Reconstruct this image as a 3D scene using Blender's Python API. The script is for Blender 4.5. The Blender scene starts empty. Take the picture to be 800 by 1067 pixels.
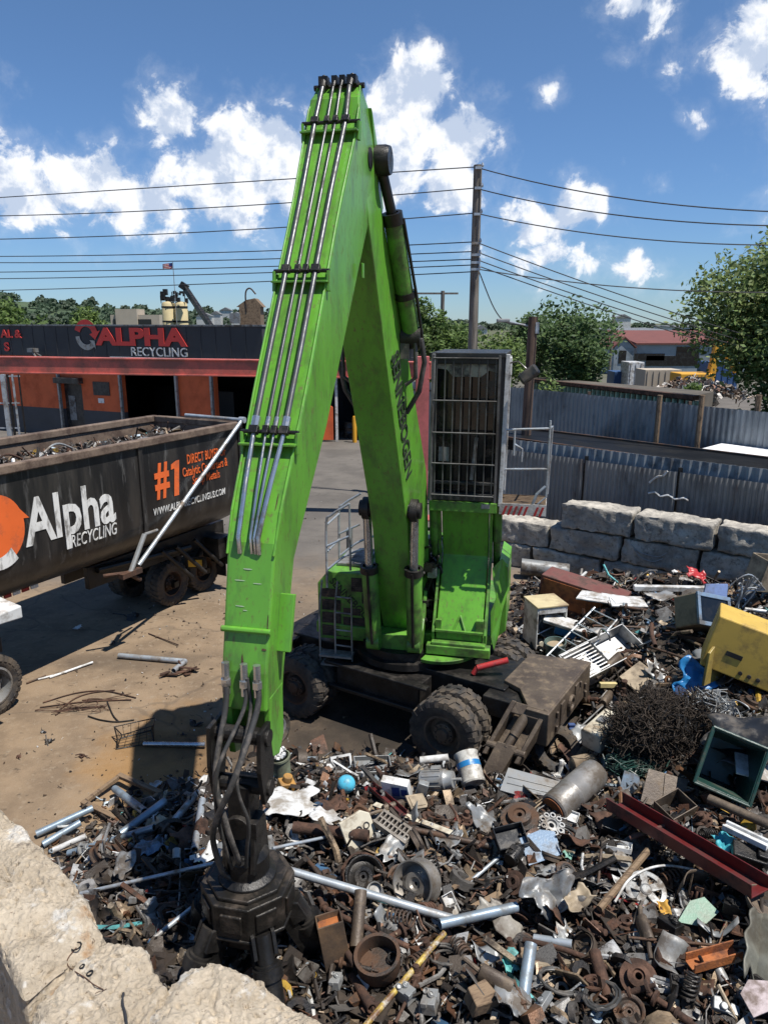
import bpy, math, random
from mathutils import Vector, Matrix, noise, Euler
R = math.radians
random.seed(7)
sc = bpy.context.scene
COL = sc.collection
FPX, PITCH = 770.0, R(14.4)
CP, SP = math.cos(PITCH), math.sin(PITCH)
CAM = Vector((0, 0, 6.4))
V = Vector

# ---------------------------------------------------------------- measuring
def ray(px, py):
    a = (px - 400) / FPX; b = (533.5 - py) / FPX
    return V((a, CP + b * SP, b * CP - SP))
def atY(px, py, Y):
    d = ray(px, py); return CAM + d * (Y / d.y)
def atZ(px, py, z=0.0):
    d = ray(px, py); return CAM + d * ((z - 6.4) / d.z)
def onplane(px, py, P, N):
    d = ray(px, py); return CAM + d * ((P - CAM).dot(N) / d.dot(N))
def proj(p):
    q = p - CAM
    t = q.y * CP - q.z * SP; u = q.y * SP + q.z * CP
    return (400 + FPX * q.x / t, 533.5 - FPX * u / t)
def sstep(a, b, x):
    t = max(0.0, min(1.0, (x - a) / (b - a))); return t * t * (3 - 2 * t)

# ---------------------------------------------------------------- materials
MATS = {}
def nd(nt, typ, **kw):
    n = nt.nodes.new(typ)
    for k, v in kw.items():
        if k in n.inputs.keys(): n.inputs[k].default_value = v
        else: setattr(n, k, v)
    return n
def mat(name, base, rough=0.6, metal=0.0, var=0.25, scale=3.0, dirt=None, amt=0.35, dscale=1.6, bump=0.15,
        stretch=(1, 1, 1), attr=None, spec=0.5, dirt2=None, amt2=0.2, d2scale=9.0, translucent=0):
    """procedural paint / metal / stone: base colour with cloudy variation, one or two kinds of dirt, fine bump"""
    if name in MATS: return MATS[name]
    m = bpy.data.materials.new(name); m.use_nodes = True
    nt = m.node_tree; L = nt.links.new
    bs = nt.nodes['Principled BSDF']
    bs.inputs['Metallic'].default_value = metal
    bs.inputs['Specular IOR Level'].default_value = spec
    tc = nd(nt, 'ShaderNodeTexCoord'); oi = nd(nt, 'ShaderNodeObjectInfo')
    sh = nd(nt, 'ShaderNodeVectorMath', operation='MULTIPLY_ADD')
    cmb = nd(nt, 'ShaderNodeCombineXYZ')
    for k, f in enumerate((37.0, 91.0, 53.0)):
        mu = nd(nt, 'ShaderNodeMath', operation='MULTIPLY'); mu.inputs[1].default_value = f
        L(oi.outputs['Random'], mu.inputs[0]); L(mu.outputs[0], cmb.inputs[k])
    L(tc.outputs['Object'], sh.inputs[0]); sh.inputs[1].default_value = stretch; L(cmb.outputs[0], sh.inputs[2])
    def noise_(s, det=6, ro=0.6):
        n = nd(nt, 'ShaderNodeTexNoise'); n.inputs['Scale'].default_value = s
        n.inputs['Detail'].default_value = det; n.inputs['Roughness'].default_value = ro
        L(sh.outputs[0], n.inputs['Vector']); return n
    n1 = noise_(scale)
    rmp = nd(nt, 'ShaderNodeMapRange'); L(n1.outputs['Fac'], rmp.inputs['Value'])
    rmp.inputs['From Min'].default_value = 0.3; rmp.inputs['From Max'].default_value = 0.7
    rmp.inputs['To Min'].default_value = 1 - var; rmp.inputs['To Max'].default_value = 1 + var
    mul = nd(nt, 'ShaderNodeVectorMath', operation='SCALE'); L(rmp.outputs[0], mul.inputs['Scale'])
    if attr:
        at = nd(nt, 'ShaderNodeAttribute', attribute_name=attr); L(at.outputs['Color'], mul.inputs[0])
    else:
        mul.inputs[0].default_value = base[:3]
    col = mul.outputs[0]
    rough_out = None
    for (dc, am, ds) in ((dirt, amt, dscale), (dirt2, amt2, d2scale)):
        if dc is None: continue
        n2 = noise_(ds, 8, 0.68)
        r2 = nd(nt, 'ShaderNodeMapRange'); L(n2.outputs['Fac'], r2.inputs['Value'])
        c = 0.72 - am * 0.5
        r2.inputs['From Min'].default_value = c - 0.07; r2.inputs['From Max'].default_value = c + 0.1
        mx = nd(nt, 'ShaderNodeMix', data_type='RGBA')
        L(r2.outputs[0], mx.inputs[0]); L(col, mx.inputs[6]); mx.inputs[7].default_value = (*dc[:3], 1)
        col = mx.outputs[2]; rough_out = r2
    L(col, bs.inputs['Base Color'])
    rr = nd(nt, 'ShaderNodeMapRange'); L((rough_out or n1).outputs[0], rr.inputs['Value'])
    rr.inputs['To Min'].default_value = max(0.05, rough - 0.08); rr.inputs['To Max'].default_value = min(1, rough + 0.25)
    L(rr.outputs[0], bs.inputs['Roughness'])
    if bump:
        nb = noise_(scale * 9, 5, 0.65)
        bp = nd(nt, 'ShaderNodeBump'); bp.inputs['Strength'].default_value = bump; bp.inputs['Distance'].default_value = 0.02
        L(nb.outputs['Fac'], bp.inputs['Height']); L(bp.outputs[0], bs.inputs['Normal'])
    if translucent:
        out = nt.nodes['Material Output']
        tr = nd(nt, 'ShaderNodeBsdfTranslucent'); L(col, tr.inputs['Color'])
        ms = nd(nt, 'ShaderNodeMixShader'); ms.inputs[0].default_value = translucent
        L(bs.outputs[0], ms.inputs[1]); L(tr.outputs[0], ms.inputs[2]); L(ms.outputs[0], out.inputs['Surface'])
    MATS[name] = m; return m

RUST = (0.13, 0.055, 0.026); GRIME = (0.022, 0.019, 0.016); DUST = (0.24, 0.18, 0.12)
green = mat('green_paint', (0.122, 0.345, 0.036), 0.36, var=0.12, scale=1.4, dirt=(0.085, 0.20, 0.035), amt=0.34, dscale=2.6,
            dirt2=(0.13, 0.085, 0.045), amt2=0.20, d2scale=16, bump=0.05, stretch=(1.6, 1.6, 0.5))
green_old = mat('green_weathered_paint', (0.115, 0.30, 0.04), 0.5, var=0.2, scale=2, dirt=(0.06, 0.10, 0.03), amt=0.4, dscale=3.4,
            dirt2=(0.2, 0.13, 0.07), amt2=0.15, d2scale=11, bump=0.08)
blackmetal = mat('black_greasy_metal', (0.018, 0.017, 0.016), 0.42, 0.35, 0.4, 5, dirt=(0.042, 0.036, 0.03), amt=0.35, dscale=4, bump=0.3)
hose_m = mat('black_rubber_hose', (0.045, 0.044, 0.041), 0.55, 0, 0.3, 6, dirt=(0.15, 0.13, 0.11), amt=0.35, dscale=5, bump=0.1)
steel = mat('bright_steel', (0.55, 0.56, 0.56), 0.28, 0.85, 0.15, 6, dirt=(0.16, 0.15, 0.13), amt=0.3, dscale=5, bump=0.05)
galv = mat('galvanised_steel', (0.42, 0.46, 0.49), 0.45, 0.45, 0.2, 5, dirt=(0.20, 0.16, 0.12), amt=0.32, dscale=3, bump=0.08)
bluegalv = mat('bluish_conduit_steel', (0.27, 0.34, 0.40), 0.45, 0.4, 0.2, 5, dirt=(0.16, 0.15, 0.13), amt=0.3, dscale=3, bump=0.08)
darksteel = mat('dark_oily_steel', (0.055, 0.05, 0.045), 0.5, 0.4, 0.45, 4, dirt=(0.11, 0.06, 0.035), amt=0.5, dscale=3, bump=0.4)
brownmetal = mat('brown_dirty_metal', (0.125, 0.095, 0.068), 0.6, 0.2, 0.25, 3, dirt=(0.075, 0.056, 0.042), amt=0.45, dscale=2.2,
                 dirt2=(0.2, 0.15, 0.1), amt2=0.25, d2scale=6, bump=0.3)
rust = mat('rusty_iron', (0.105, 0.052, 0.031), 0.8, 0.15, 0.4, 5, dirt=(0.05, 0.03, 0.022), amt=0.45, dscale=4, bump=0.5)
rust_red = mat('rust_red_primer', (0.17, 0.062, 0.048), 0.65, 0, 0.25, 3, dirt=(0.08, 0.045, 0.035), amt=0.4, dscale=3, bump=0.15)
darkred = mat('dark_red_paint', (0.13, 0.016, 0.015), 0.5, 0, 0.3, 4, dirt=(0.05, 0.02, 0.018), amt=0.4, dscale=4, bump=0.15)
orange_rust = mat('orange_rust', (0.36, 0.12, 0.035), 0.8, 0, 0.3, 6, dirt=(0.12, 0.05, 0.03), amt=0.35, dscale=5, bump=0.4)
tanm = mat('tan_dirty_plastic', (0.34, 0.27, 0.18), 0.6, 0, 0.25, 4, dirt=(0.13, 0.1, 0.07), amt=0.4, dscale=3, bump=0.1)
creamm = mat('cream_enamel', (0.60, 0.55, 0.43), 0.45, 0, 0.12, 3, dirt=(0.22, 0.16, 0.10), amt=0.32, dscale=4, bump=0.05)
whitem = mat('white_enamel', (0.64, 0.645, 0.63), 0.45, 0, 0.1, 3, dirt=(0.26, 0.23, 0.19), amt=0.4, dscale=3.5, bump=0.05)
greym = mat('grey_painted_metal', (0.26, 0.27, 0.27), 0.5, 0.2, 0.2, 3, dirt=(0.10, 0.085, 0.07), amt=0.42, dscale=3, bump=0.12)
ltgrey = mat('light_grey_crumpled_metal', (0.35, 0.355, 0.345), 0.45, 0.35, 0.2, 3, dirt=(0.17, 0.14, 0.11), amt=0.36, dscale=3, bump=0.12)
blackp = mat('black_plastic', (0.02, 0.021, 0.023), 0.38, 0, 0.3, 4, dirt=(0.08, 0.068, 0.055), amt=0.36, dscale=4, bump=0.08)
rubber = mat('worn_tyre_rubber', (0.028, 0.026, 0.025), 0.75, 0, 0.3, 5, dirt=(0.10, 0.078, 0.056), amt=0.46, dscale=4, bump=0.35)
yellowp = mat('yellow_enamel', (0.56, 0.37, 0.075), 0.5, 0, 0.1, 2, dirt=(0.26, 0.17, 0.055), amt=0.3, dscale=3, bump=0.05)
tealm = mat('teal_plastic', (0.10, 0.38, 0.36), 0.5, 0, 0.15, 5, dirt=(0.12, 0.13, 0.11), amt=0.25, dscale=5)
paleteal = mat('pale_green_plastic', (0.20, 0.38, 0.30), 0.5, 0, 0.15, 5, dirt=(0.14, 0.15, 0.11), amt=0.3, dscale=5)
bluem = mat('blue_plastic', (0.022, 0.18, 0.42), 0.4, 0, 0.2, 5, dirt=(0.05, 0.08, 0.12), amt=0.25, dscale=5)
brightblue = mat('sky_blue_plastic', (0.09, 0.48, 0.66), 0.35, 0, 0.08, 5, dirt=(0.1, 0.2, 0.25), amt=0.2, dscale=6)
paleblue = mat('pale_blue_sheet', (0.21, 0.30, 0.41), 0.4, 0.1, 0.2, 4, dirt=(0.12, 0.12, 0.12), amt=0.42, dscale=4)
darkgreenp = mat('dark_green_plastic', (0.018, 0.055, 0.045), 0.45, 0, 0.2, 4, dirt=(0.06, 0.06, 0.045), amt=0.3, dscale=4)
woodm = mat('weathered_wood', (0.25, 0.17, 0.10), 0.8, 0, 0.3, 4, dirt=(0.09, 0.06, 0.04), amt=0.42, dscale=4, bump=0.35, stretch=(1, 6, 1))
redm = mat('red_paint', (0.42, 0.03, 0.03), 0.45, 0, 0.2, 5, dirt=(0.12, 0.03, 0.03), amt=0.3, dscale=5)
stainless = mat('stainless_steel', (0.50, 0.50, 0.49), 0.5, 0.55, 0.1, 4, dirt=(0.3, 0.27, 0.23), amt=0.3, dscale=3, bump=0.04)
glassdark = mat('dark_glass', (0.008, 0.009, 0.010), 0.14, 0, 0.3, 3, dirt=(0.025, 0.023, 0.02), amt=0.3, dscale=2.4, bump=0.02)
concrete = mat('weathered_concrete', (0.47, 0.43, 0.36), 0.9, 0, 0.25, 2.2, dirt=(0.27, 0.25, 0.215), amt=0.45, dscale=1.7,
               dirt2=(0.15, 0.14, 0.12), amt2=0.28, d2scale=9, bump=0.9)
pebble = None
poleWood = mat('grey_pole_wood', (0.20, 0.175, 0.145), 0.85, 0, 0.25, 3, dirt=(0.09, 0.075, 0.06), amt=0.4, dscale=2, stretch=(6, 6, 0.5), bump=0.3)
poleBrown = mat('brown_pole_wood', (0.13, 0.08, 0.055), 0.85, 0, 0.25, 3, dirt=(0.06, 0.04, 0.03), amt=0.4, dscale=2, stretch=(6, 6, 0.5), bump=0.3)
cableM = mat('black_cable', (0.025, 0.026, 0.03), 0.6, bump=0)
bluefence = mat('blue_grey_corrugated_steel', (0.275, 0.30, 0.31), 0.5, 0.25, 0.14, 0.7, dirt=(0.10, 0.115, 0.125), amt=0.34, dscale=0.8,
                dirt2=(0.14, 0.10, 0.075), amt2=0.12, d2scale=5, bump=0.04, stretch=(1, 1, 0.35))
greyfence = mat('dark_grey_corrugated_steel', (0.245, 0.247, 0.243), 0.5, 0.25, 0.18, 0.9, dirt=(0.115, 0.118, 0.12), amt=0.36, dscale=1,
                dirt2=(0.17, 0.11, 0.075), amt2=0.14, d2scale=4, bump=0.04, stretch=(1, 1, 0.35))
pipeM = mat('dark_grey_hydraulic_pipe', (0.105, 0.108, 0.11), 0.42, 0.4, 0.25, 6, dirt=(0.09, 0.085, 0.075), amt=0.3, dscale=5, bump=0.05)
palefence = mat('pale_corrugated_steel', (0.32, 0.345, 0.355), 0.5, 0.25, 0.15, 1, dirt=(0.12, 0.12, 0.12), amt=0.3, dscale=1.5, bump=0.04)
redbeam = mat('faded_red_steel_paint', (0.52, 0.115, 0.085), 0.6, 0, 0.18, 1.2, dirt=(0.25, 0.085, 0.065), amt=0.4, dscale=1.5,
              dirt2=(0.12, 0.05, 0.035), amt2=0.12, d2scale=5, bump=0.06)
facBlack = mat('charcoal_cladding', (0.030, 0.032, 0.037), 0.6, 0, 0.2, 0.6, dirt=(0.05, 0.05, 0.053), amt=0.35, dscale=0.7, bump=0.05)
facOrange = mat('orange_masonry_paint', (0.66, 0.125, 0.035), 0.75, 0, 0.15, 0.7, dirt=(0.48, 0.095, 0.035), amt=0.32, dscale=0.9, bump=0.1)
facGrey = mat('dark_grey_masonry_paint', (0.055, 0.055, 0.06), 0.75, 0, 0.18, 0.8, dirt=(0.085, 0.08, 0.075), amt=0.35, dscale=1, bump=0.1)
trailerBlack = mat('black_trailer_paint', (0.022, 0.021, 0.021), 0.42, 0.1, 0.3, 1.2, dirt=(0.05, 0.045, 0.04), amt=0.4, dscale=1.2,
                   dirt2=(0.15, 0.145, 0.135), amt2=0.17, d2scale=3.5, bump=0.08, stretch=(1.8, 1.8, 0.3))
trailerRim = mat('rusty_trailer_rim', (0.20, 0.145, 0.105), 0.75, 0.1, 0.3, 2, dirt=(0.09, 0.06, 0.045), amt=0.45, dscale=2.5, bump=0.25)
signOrange = mat('orange_vinyl', (0.80, 0.15, 0.035), 0.5, 0, 0.08, 2, dirt=(0.42, 0.10, 0.04), amt=0.25, dscale=2.5, bump=0.02)
signRed = mat('red_vinyl', (0.62, 0.05, 0.04), 0.5, 0, 0.06, 2, bump=0.02)
signWhite = mat('white_vinyl', (0.76, 0.75, 0.71), 0.5, 0, 0.08, 2, dirt=(0.16, 0.15, 0.13), amt=0.30, dscale=5, bump=0.02, stretch=(1.5, 1.5, .5))
markBlack = mat('black_vinyl', (0.02, 0.03, 0.015), 0.5, 0, 0.1, 2, bump=0.02)
plateY = mat('yellow_plate', (0.75, 0.42, 0.04), 0.5, 0, 0.1, 5, bump=0)
leafA = mat('leaves', (0.06, 0.1, 0.03), 0.6, 0, 0.25, 0.6, attr='col', bump=0, translucent=0.28)
barkM = mat('bark', (0.10, 0.08, 0.06), 0.9, 0, 0.3, 3, bump=0.4)
fragM = mat('scrap_metal_bits', (0.1, 0.1, 0.1), 0.55, 0.25, 0.4, 6, attr='col', dirt=(0.045, 0.033, 0.025), amt=0.36, dscale=5, bump=0.35)
white_roof = mat('white_van_roof', (0.8, 0.8, 0.8), 0.4, 0, 0.05, 1, bump=0)
brickT = mat('tan_rendered_wall', (0.42, 0.36, 0.28), 0.85, 0, 0.1, 0.4, bump=0.05)
redroof = mat('red_shingle_roof', (0.155, 0.052, 0.042), 0.8, 0, 0.15, 0.5, bump=0.05)
shedgrey = mat('grey_shed_cladding', (0.25, 0.29, 0.32), 0.7, 0, 0.12, 0.4, dirt=(0.15, 0.17, 0.18), amt=0.3, dscale=0.5, bump=0.05)
crane_y = mat('yellow_machine_paint', (0.62, 0.31, 0.02), 0.5, 0, 0.1, 2, bump=0.02)
silo_m = mat('cream_silo', (0.58, 0.47, 0.25), 0.6, 0, 0.12, 0.5, bump=0.02)
blueCont = mat('blue_container', (0.03, 0.08, 0.2), 0.5, 0, 0.15, 1, bump=0.05)

# ---------------------------------------------------------------- mesh builder
ORG = {}
class MB:
    def __init__(s): s.v = []; s.f = []; s.m = []; s.c = []
    def add(s, vs, fs, mi=0, col=None):
        o = len(s.v); s.v += [V(p) for p in vs]
        s.f += [[i + o for i in f] for f in fs]; s.m += [mi] * len(fs)
        if col is not None: s.c += [col] * len(fs)
        return s
    def hexa(s, p, mi=0, col=None):   # p: 4 bottom ccw, 4 top ccw
        return s.add(p, [(3, 2, 1, 0), (4, 5, 6, 7), (0, 1, 5, 4), (1, 2, 6, 5), (2, 3, 7, 6), (3, 0, 4, 7)], mi, col)
    def box(s, c, d, X=None, mi=0, col=None):
        c = V(c); hx, hy, hz = d[0] / 2, d[1] / 2, d[2] / 2
        p = [V(q) for q in ((-hx, -hy, -hz), (hx, -hy, -hz), (hx, hy, -hz), (-hx, hy, -hz), (-hx, -hy, hz), (hx, -hy, hz), (hx, hy, hz), (-hx, hy, hz))]
        if X is not None: p = [X @ q for q in p]
        return s.hexa([q + c for q in p], mi, col)
    def beam(s, p0, p1, w, h, up=V((0, 0, 1)), mi=0, w1=None, h1=None):
        p0, p1 = V(p0), V(p1); d = (p1 - p0).normalized()
        sd = d.cross(up)
        if sd.length < 1e-4: sd = d.cross(V((0, 1, 0)))
        sd.normalize(); u = sd.cross(d)
        w1 = w if w1 is None else w1; h1 = h if h1 is None else h1
        q = []
        for (p, a, b) in ((p0, w / 2, h / 2), (p1, w1 / 2, h1 / 2)):
            q += [p - sd * a - u * b, p + sd * a - u * b, p + sd * a + u * b, p - sd * a + u * b]
        return s.hexa(q, mi)
    def tube(s, pts, r, n=8, mi=0, cap=True, col=None, closed=False):
        pts = [V(p) for p in pts]; k = len(pts); rs = r if isinstance(r, (list, tuple)) else [r] * k
        vs = []; ref = None
        for i, p in enumerate(pts):
            if closed: d = pts[(i + 1) % k] - pts[i - 1]
            else: d = pts[min(i + 1, k - 1)] - pts[max(i - 1, 0)]
            d = d.normalized() if d.length > 1e-9 else V((0, 0, 1))
            if ref is None:
                ref = d.orthogonal().normalized()
            a = ref - d * ref.dot(d); a = a.normalized() if a.length > 1e-5 else d.orthogonal().normalized()
            ref = a; b = d.cross(a)
            for j in range(n):
                t = 2 * math.pi * j / n
                vs.append(p + (a * math.cos(t) + b * math.sin(t)) * rs[i])
        fs = []
        for i in range(k if closed else k - 1):
            i2 = (i + 1) % k
            for j in range(n):
                fs.append((i * n + j, i * n + (j + 1) % n, i2 * n + (j + 1) % n, i2 * n + j))
        if cap and not closed: fs += [tuple(range(n))[::-1], tuple((k - 1) * n + j for j in range(n))]
        return s.add(vs, fs, mi, col)
    def pipe(s, p0, p1, r, wall=0.006, n=14, mi=0, bend=0, seed=0):
        """hollow pipe with open ends, optionally a little bowed"""
        p0, p1 = V(p0), V(p1); d = p1 - p0; sd = d.orthogonal().normalized()
        pts = [p0 + d * t + sd * (bend * math.sin(math.pi * t)) for t in [i / 6 for i in range(7)]]
        ax = d.normalized(); a = sd; b = ax.cross(a); k = len(pts); vs = []
        for rr in (r, max(r - wall, r * 0.6)):
            for p in pts:
                for j in range(n):
                    t = 2 * math.pi * j / n; vs.append(p + (a * math.cos(t) + b * math.sin(t)) * rr)
        fs = []; O = k * n
        for i in range(k - 1):
            for j in range(n):
                j2 = (j + 1) % n
                fs.append((i * n + j, i * n + j2, (i + 1) * n + j2, (i + 1) * n + j))
                fs.append((O + i * n + j2, O + i * n + j, O + (i + 1) * n + j, O + (i + 1) * n + j2))
        for j in range(n):
            j2 = (j + 1) % n
            fs.append((j2, j, O + j, O + j2)); e = (k - 1) * n
            fs.append((e + j, e + j2, O + e + j2, O + e + j))
        return s.add(vs, fs, mi)
    def lathe(s, prof, X=None, n=24, mi=0, a0=0, a1=2 * math.pi, col=None):
        """profile (r, z) turned about z; closed ring"""
        full = abs(a1 - a0 - 2 * math.pi) < 1e-6; m = n if full else n + 1
        vs = []
        for j in range(m):
            t = a0 + (a1 - a0) * j / n
            for (r_, z_) in prof: vs.append(V((r_ * math.cos(t), r_ * math.sin(t), z_)))
        if X is not None: vs = [X @ q for q in vs]
        k = len(prof); fs = []
        for j in range(n):
            j2 = (j + 1) % m
            for i in range(k - 1):
                fs.append((j * k + i, j2 * k + i, j2 * k + i + 1, j * k + i + 1))
        return s.add(vs, fs, mi, col)
    def prism(s, poly, h0, h1, X=None, mi=0):
        """2-D polygon (ccw) extruded from z=h0 to z=h1, then transformed by X"""
        n = len(poly); vs = [V((p[0], p[1], h0)) for p in poly] + [V((p[0], p[1], h1)) for p in poly]
        if X is not None: vs = [X @ q for q in vs]
        fs = [tuple(range(n))[::-1], tuple(range(n, 2 * n))] + [(i, (i + 1) % n, n + (i + 1) % n, n + i) for i in range(n)]
        return s.add(vs, fs, mi)
    def grid(s, fn, nu, nv, mi=0, thick=0.0, col=None):
        P = [[V(fn(i / nu, j / nv)) for j in range(nv + 1)] for i in range(nu + 1)]
        vs = [p for row in P for p in row]; k = nv + 1
        fs = [(i * k + j, (i + 1) * k + j, (i + 1) * k + j + 1, i * k + j + 1) for i in range(nu) for j in range(nv)]
        s.add(vs, fs, mi, col)
        return s
    def build(s, name, ms, parent=None, smooth=None, bevel=0, solid=0, origin=None, rot=None, loc=None):
        me = bpy.data.meshes.new(name)
        if parent is not None: o0 = ORG[parent.name]
        elif origin is not None: o0 = V(origin)
        elif loc is not None: o0 = V((0, 0, 0))
        else:
            xs = [p.x for p in s.v]; ys = [p.y for p in s.v]; zs = [p.z for p in s.v]
            o0 = V(((min(xs) + max(xs)) / 2, (min(ys) + max(ys)) / 2, min(zs)))
        me.from_pydata([p - o0 for p in s.v], [], s.f)
        if not isinstance(ms, (list, tuple)): ms = [ms]
        for m in ms: me.materials.append(m)
        if len(ms) > 1: me.polygons.foreach_set('material_index', s.m)
        if s.c and len(s.c) == len(s.f):
            a = me.color_attributes.new('col', 'FLOAT_COLOR', 'CORNER')
            buf = []
            for p, c in zip(me.polygons, s.c): buf += [c[0], c[1], c[2], 1.0] * p.loop_total
            a.data.foreach_set('color', buf)
        me.validate(); me.update()
        if smooth is not None:
            me.polygons.foreach_set('use_smooth', [True] * len(me.polygons))
            me.set_sharp_from_angle(angle=R(smooth))
        o = bpy.data.objects.new(name, me); COL.objects.link(o)
        if parent is not None: o.parent = parent; ORG[o.name] = o0
        elif loc is not None:
            o.location = loc; ORG[o.name] = V(loc)
            if rot is not None: o.rotation_euler = rot
        else: o.location = o0; ORG[o.name] = o0
        if solid:
            md = o.modifiers.new('solidify', 'SOLIDIFY'); md.thickness = solid
        if bevel:
            md = o.modifiers.new('bevel', 'BEVEL'); md.width = bevel; md.segments = 2; md.limit_method = 'ANGLE'; md.angle_limit = R(40)
        return o

def tag(o, label=None, cat=None, group=None, kind=None):
    if label: o['label'] = label
    if cat: o['category'] = cat
    if group: o['group'] = group
    if kind: o['kind'] = kind
    return o
def empty(name, loc, label=None, cat=None, group=None):
    o = bpy.data.objects.new(name, None); COL.objects.link(o); o.location = loc; ORG[o.name] = V(loc)
    o.empty_display_size = 0.2
    return tag(o, label, cat, group)
KIDS = {}
def copy_tree(o, parent=None):
    c = o.copy(); COL.objects.link(c)
    if parent is not None: c.parent = parent
    for ch in [k for k in bpy.data.objects if k.parent == o]: copy_tree(ch, c)
    return c
def X3(x, y, z, o=(0, 0, 0)):
    m = Matrix((x, y, z)).transposed().to_4x4(); m.translation = V(o); return m
def axis_to(d, o):
    """4x4 that sends local +z to d"""
    return Matrix.Translation(V(o)) @ V(d).to_track_quat('Z', 'Y').to_matrix().to_4x4()

def text_mb(body, O, U, W, H, offset=0.0, shear=0.0, Vv=None, depth=0.004, N=None, space=1.0):
    """writing laid on a plane: box W x H, lower-left corner O, reading along U"""
    cu = bpy.data.curves.new('txt', 'FONT'); cu.body = body; cu.offset = offset; cu.extrude = 0.001; cu.shear = shear
    cu.resolution_u = 3; cu.space_character = space
    to = bpy.data.objects.new('txt', cu); COL.objects.link(to)
    bpy.context.view_layer.update()
    me = bpy.data.meshes.new_from_object(to.evaluated_get(bpy.context.evaluated_depsgraph_get()))
    pts = [v.co.copy() for v in me.vertices]; fs = [tuple(p.vertices) for p in me.polygons]
    bpy.data.objects.remove(to); bpy.data.curves.remove(cu); bpy.data.meshes.remove(me)
    x0 = min(p.x for p in pts); x1 = max(p.x for p in pts); y0 = min(p.y for p in pts); y1 = max(p.y for p in pts)
    Vv = V((0, 0, 1)) if Vv is None else V(Vv); U = V(U).normalized(); N = U.cross(Vv) if N is None else N
    m = MB()
    m.add([V(O) + U * ((p.x - x0) / (x1 - x0) * W) + Vv * ((p.y - y0) / (y1 - y0) * H) + N * (depth + (depth * 0.8 if p.z > 0 else -depth * 0.5)) for p in pts], fs)
    return m
# ---------------------------------------------------------------- camera, sun, sky
cam_d = bpy.data.cameras.new('camera'); cam = bpy.data.objects.new('camera', cam_d); COL.objects.link(cam)
cam_d.sensor_fit = 'VERTICAL'; cam_d.sensor_height = 36; cam_d.sensor_width = 27; cam_d.lens = 770 / 1067 * 36
cam_d.clip_start = 0.05; cam_d.clip_end = 6000
cam.location = CAM; cam.rotation_euler = (R(90) - PITCH, 0, 0); sc.camera = cam
SUNV = V((0.37, -0.21, 1)).normalized()
sd = bpy.data.lights.new('sun', 'SUN'); sd.energy = 5.0; sd.angle = R(0.53); sd.color = (1.0, 0.955, 0.89)
sun = bpy.data.objects.new('sun', sd); COL.objects.link(sun); sun.location = SUNV * 80
sun.rotation_euler = SUNV.to_track_quat('Z', 'Y').to_euler()
sc.view_settings.view_transform = 'Standard'; sc.view_settings.look = 'None'; sc.view_settings.exposure = 0.30; sc.view_settings.gamma = 1
sc.cycles.use_denoising = True; sc.cycles.max_bounces = 6; sc.cycles.diffuse_bounces = 3; sc.cycles.glossy_bounces = 3
sc.cycles.transparent_max_bounces = 6; sc.cycles.sample_clamp_indirect = 6; sc.cycles.caustics_reflective = False

w = bpy.data.worlds.new('World'); sc.world = w; w.use_nodes = True
nt = w.node_tree; nt.nodes.clear(); L = nt.links.new
out = nt.nodes.new('ShaderNodeOutputWorld'); bg = nt.nodes.new('ShaderNodeBackground'); bg.inputs['Strength'].default_value = 0.058
sky = nt.nodes.new('ShaderNodeTexSky'); sky.sky_type = 'NISHITA'; sky.sun_disc = False
sky.sun_elevation = math.asin(SUNV.z); sky.sun_rotation = R(120); sky.air_density = 1.0; sky.dust_density = 0.0; sky.ozone_density = 1.0
tc = nt.nodes.new('ShaderNodeTexCoord')
def vm(op, a, b=None, scale=None):
    n = nt.nodes.new('ShaderNodeVectorMath'); n.operation = op
    for i, q in enumerate((a, b)):
        if q is None: continue
        if hasattr(q, 'is_linked'): L(q, n.inputs[i])
        else: n.inputs[i].default_value = q
    if scale is not None: n.inputs['Scale'].default_value = scale
    return n
def mth(op, a, b=None, c=None):
    n = nt.nodes.new('ShaderNodeMath'); n.operation = op
    for i, q in enumerate((a, b, c)):
        if q is None: continue
        if hasattr(q, 'is_linked'): L(q, n.inputs[i])
        else: n.inputs[i].default_value = q
    return n.outputs[0]
def mrange(v, a, b, c, d, smooth=False):
    n = nt.nodes.new('ShaderNodeMapRange'); n.interpolation_type = 'SMOOTHSTEP' if smooth else 'LINEAR'
    L(v, n.inputs['Value'])
    for k, q in zip(('From Min', 'From Max', 'To Min', 'To Max'), (a, b, c, d)): n.inputs[k].default_value = q
    return n.outputs['Result']
D = tc.outputs['Generated']
def wnoise(vec, scale, det, ro, dist=0.0):
    n = nt.nodes.new('ShaderNodeTexNoise'); n.inputs['Scale'].default_value = scale; n.inputs['Detail'].default_value = det
    n.inputs['Roughness'].default_value = ro; n.inputs['Distortion'].default_value = dist; L(vec, n.inputs['Vector']); return n.outputs['Fac']
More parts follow.
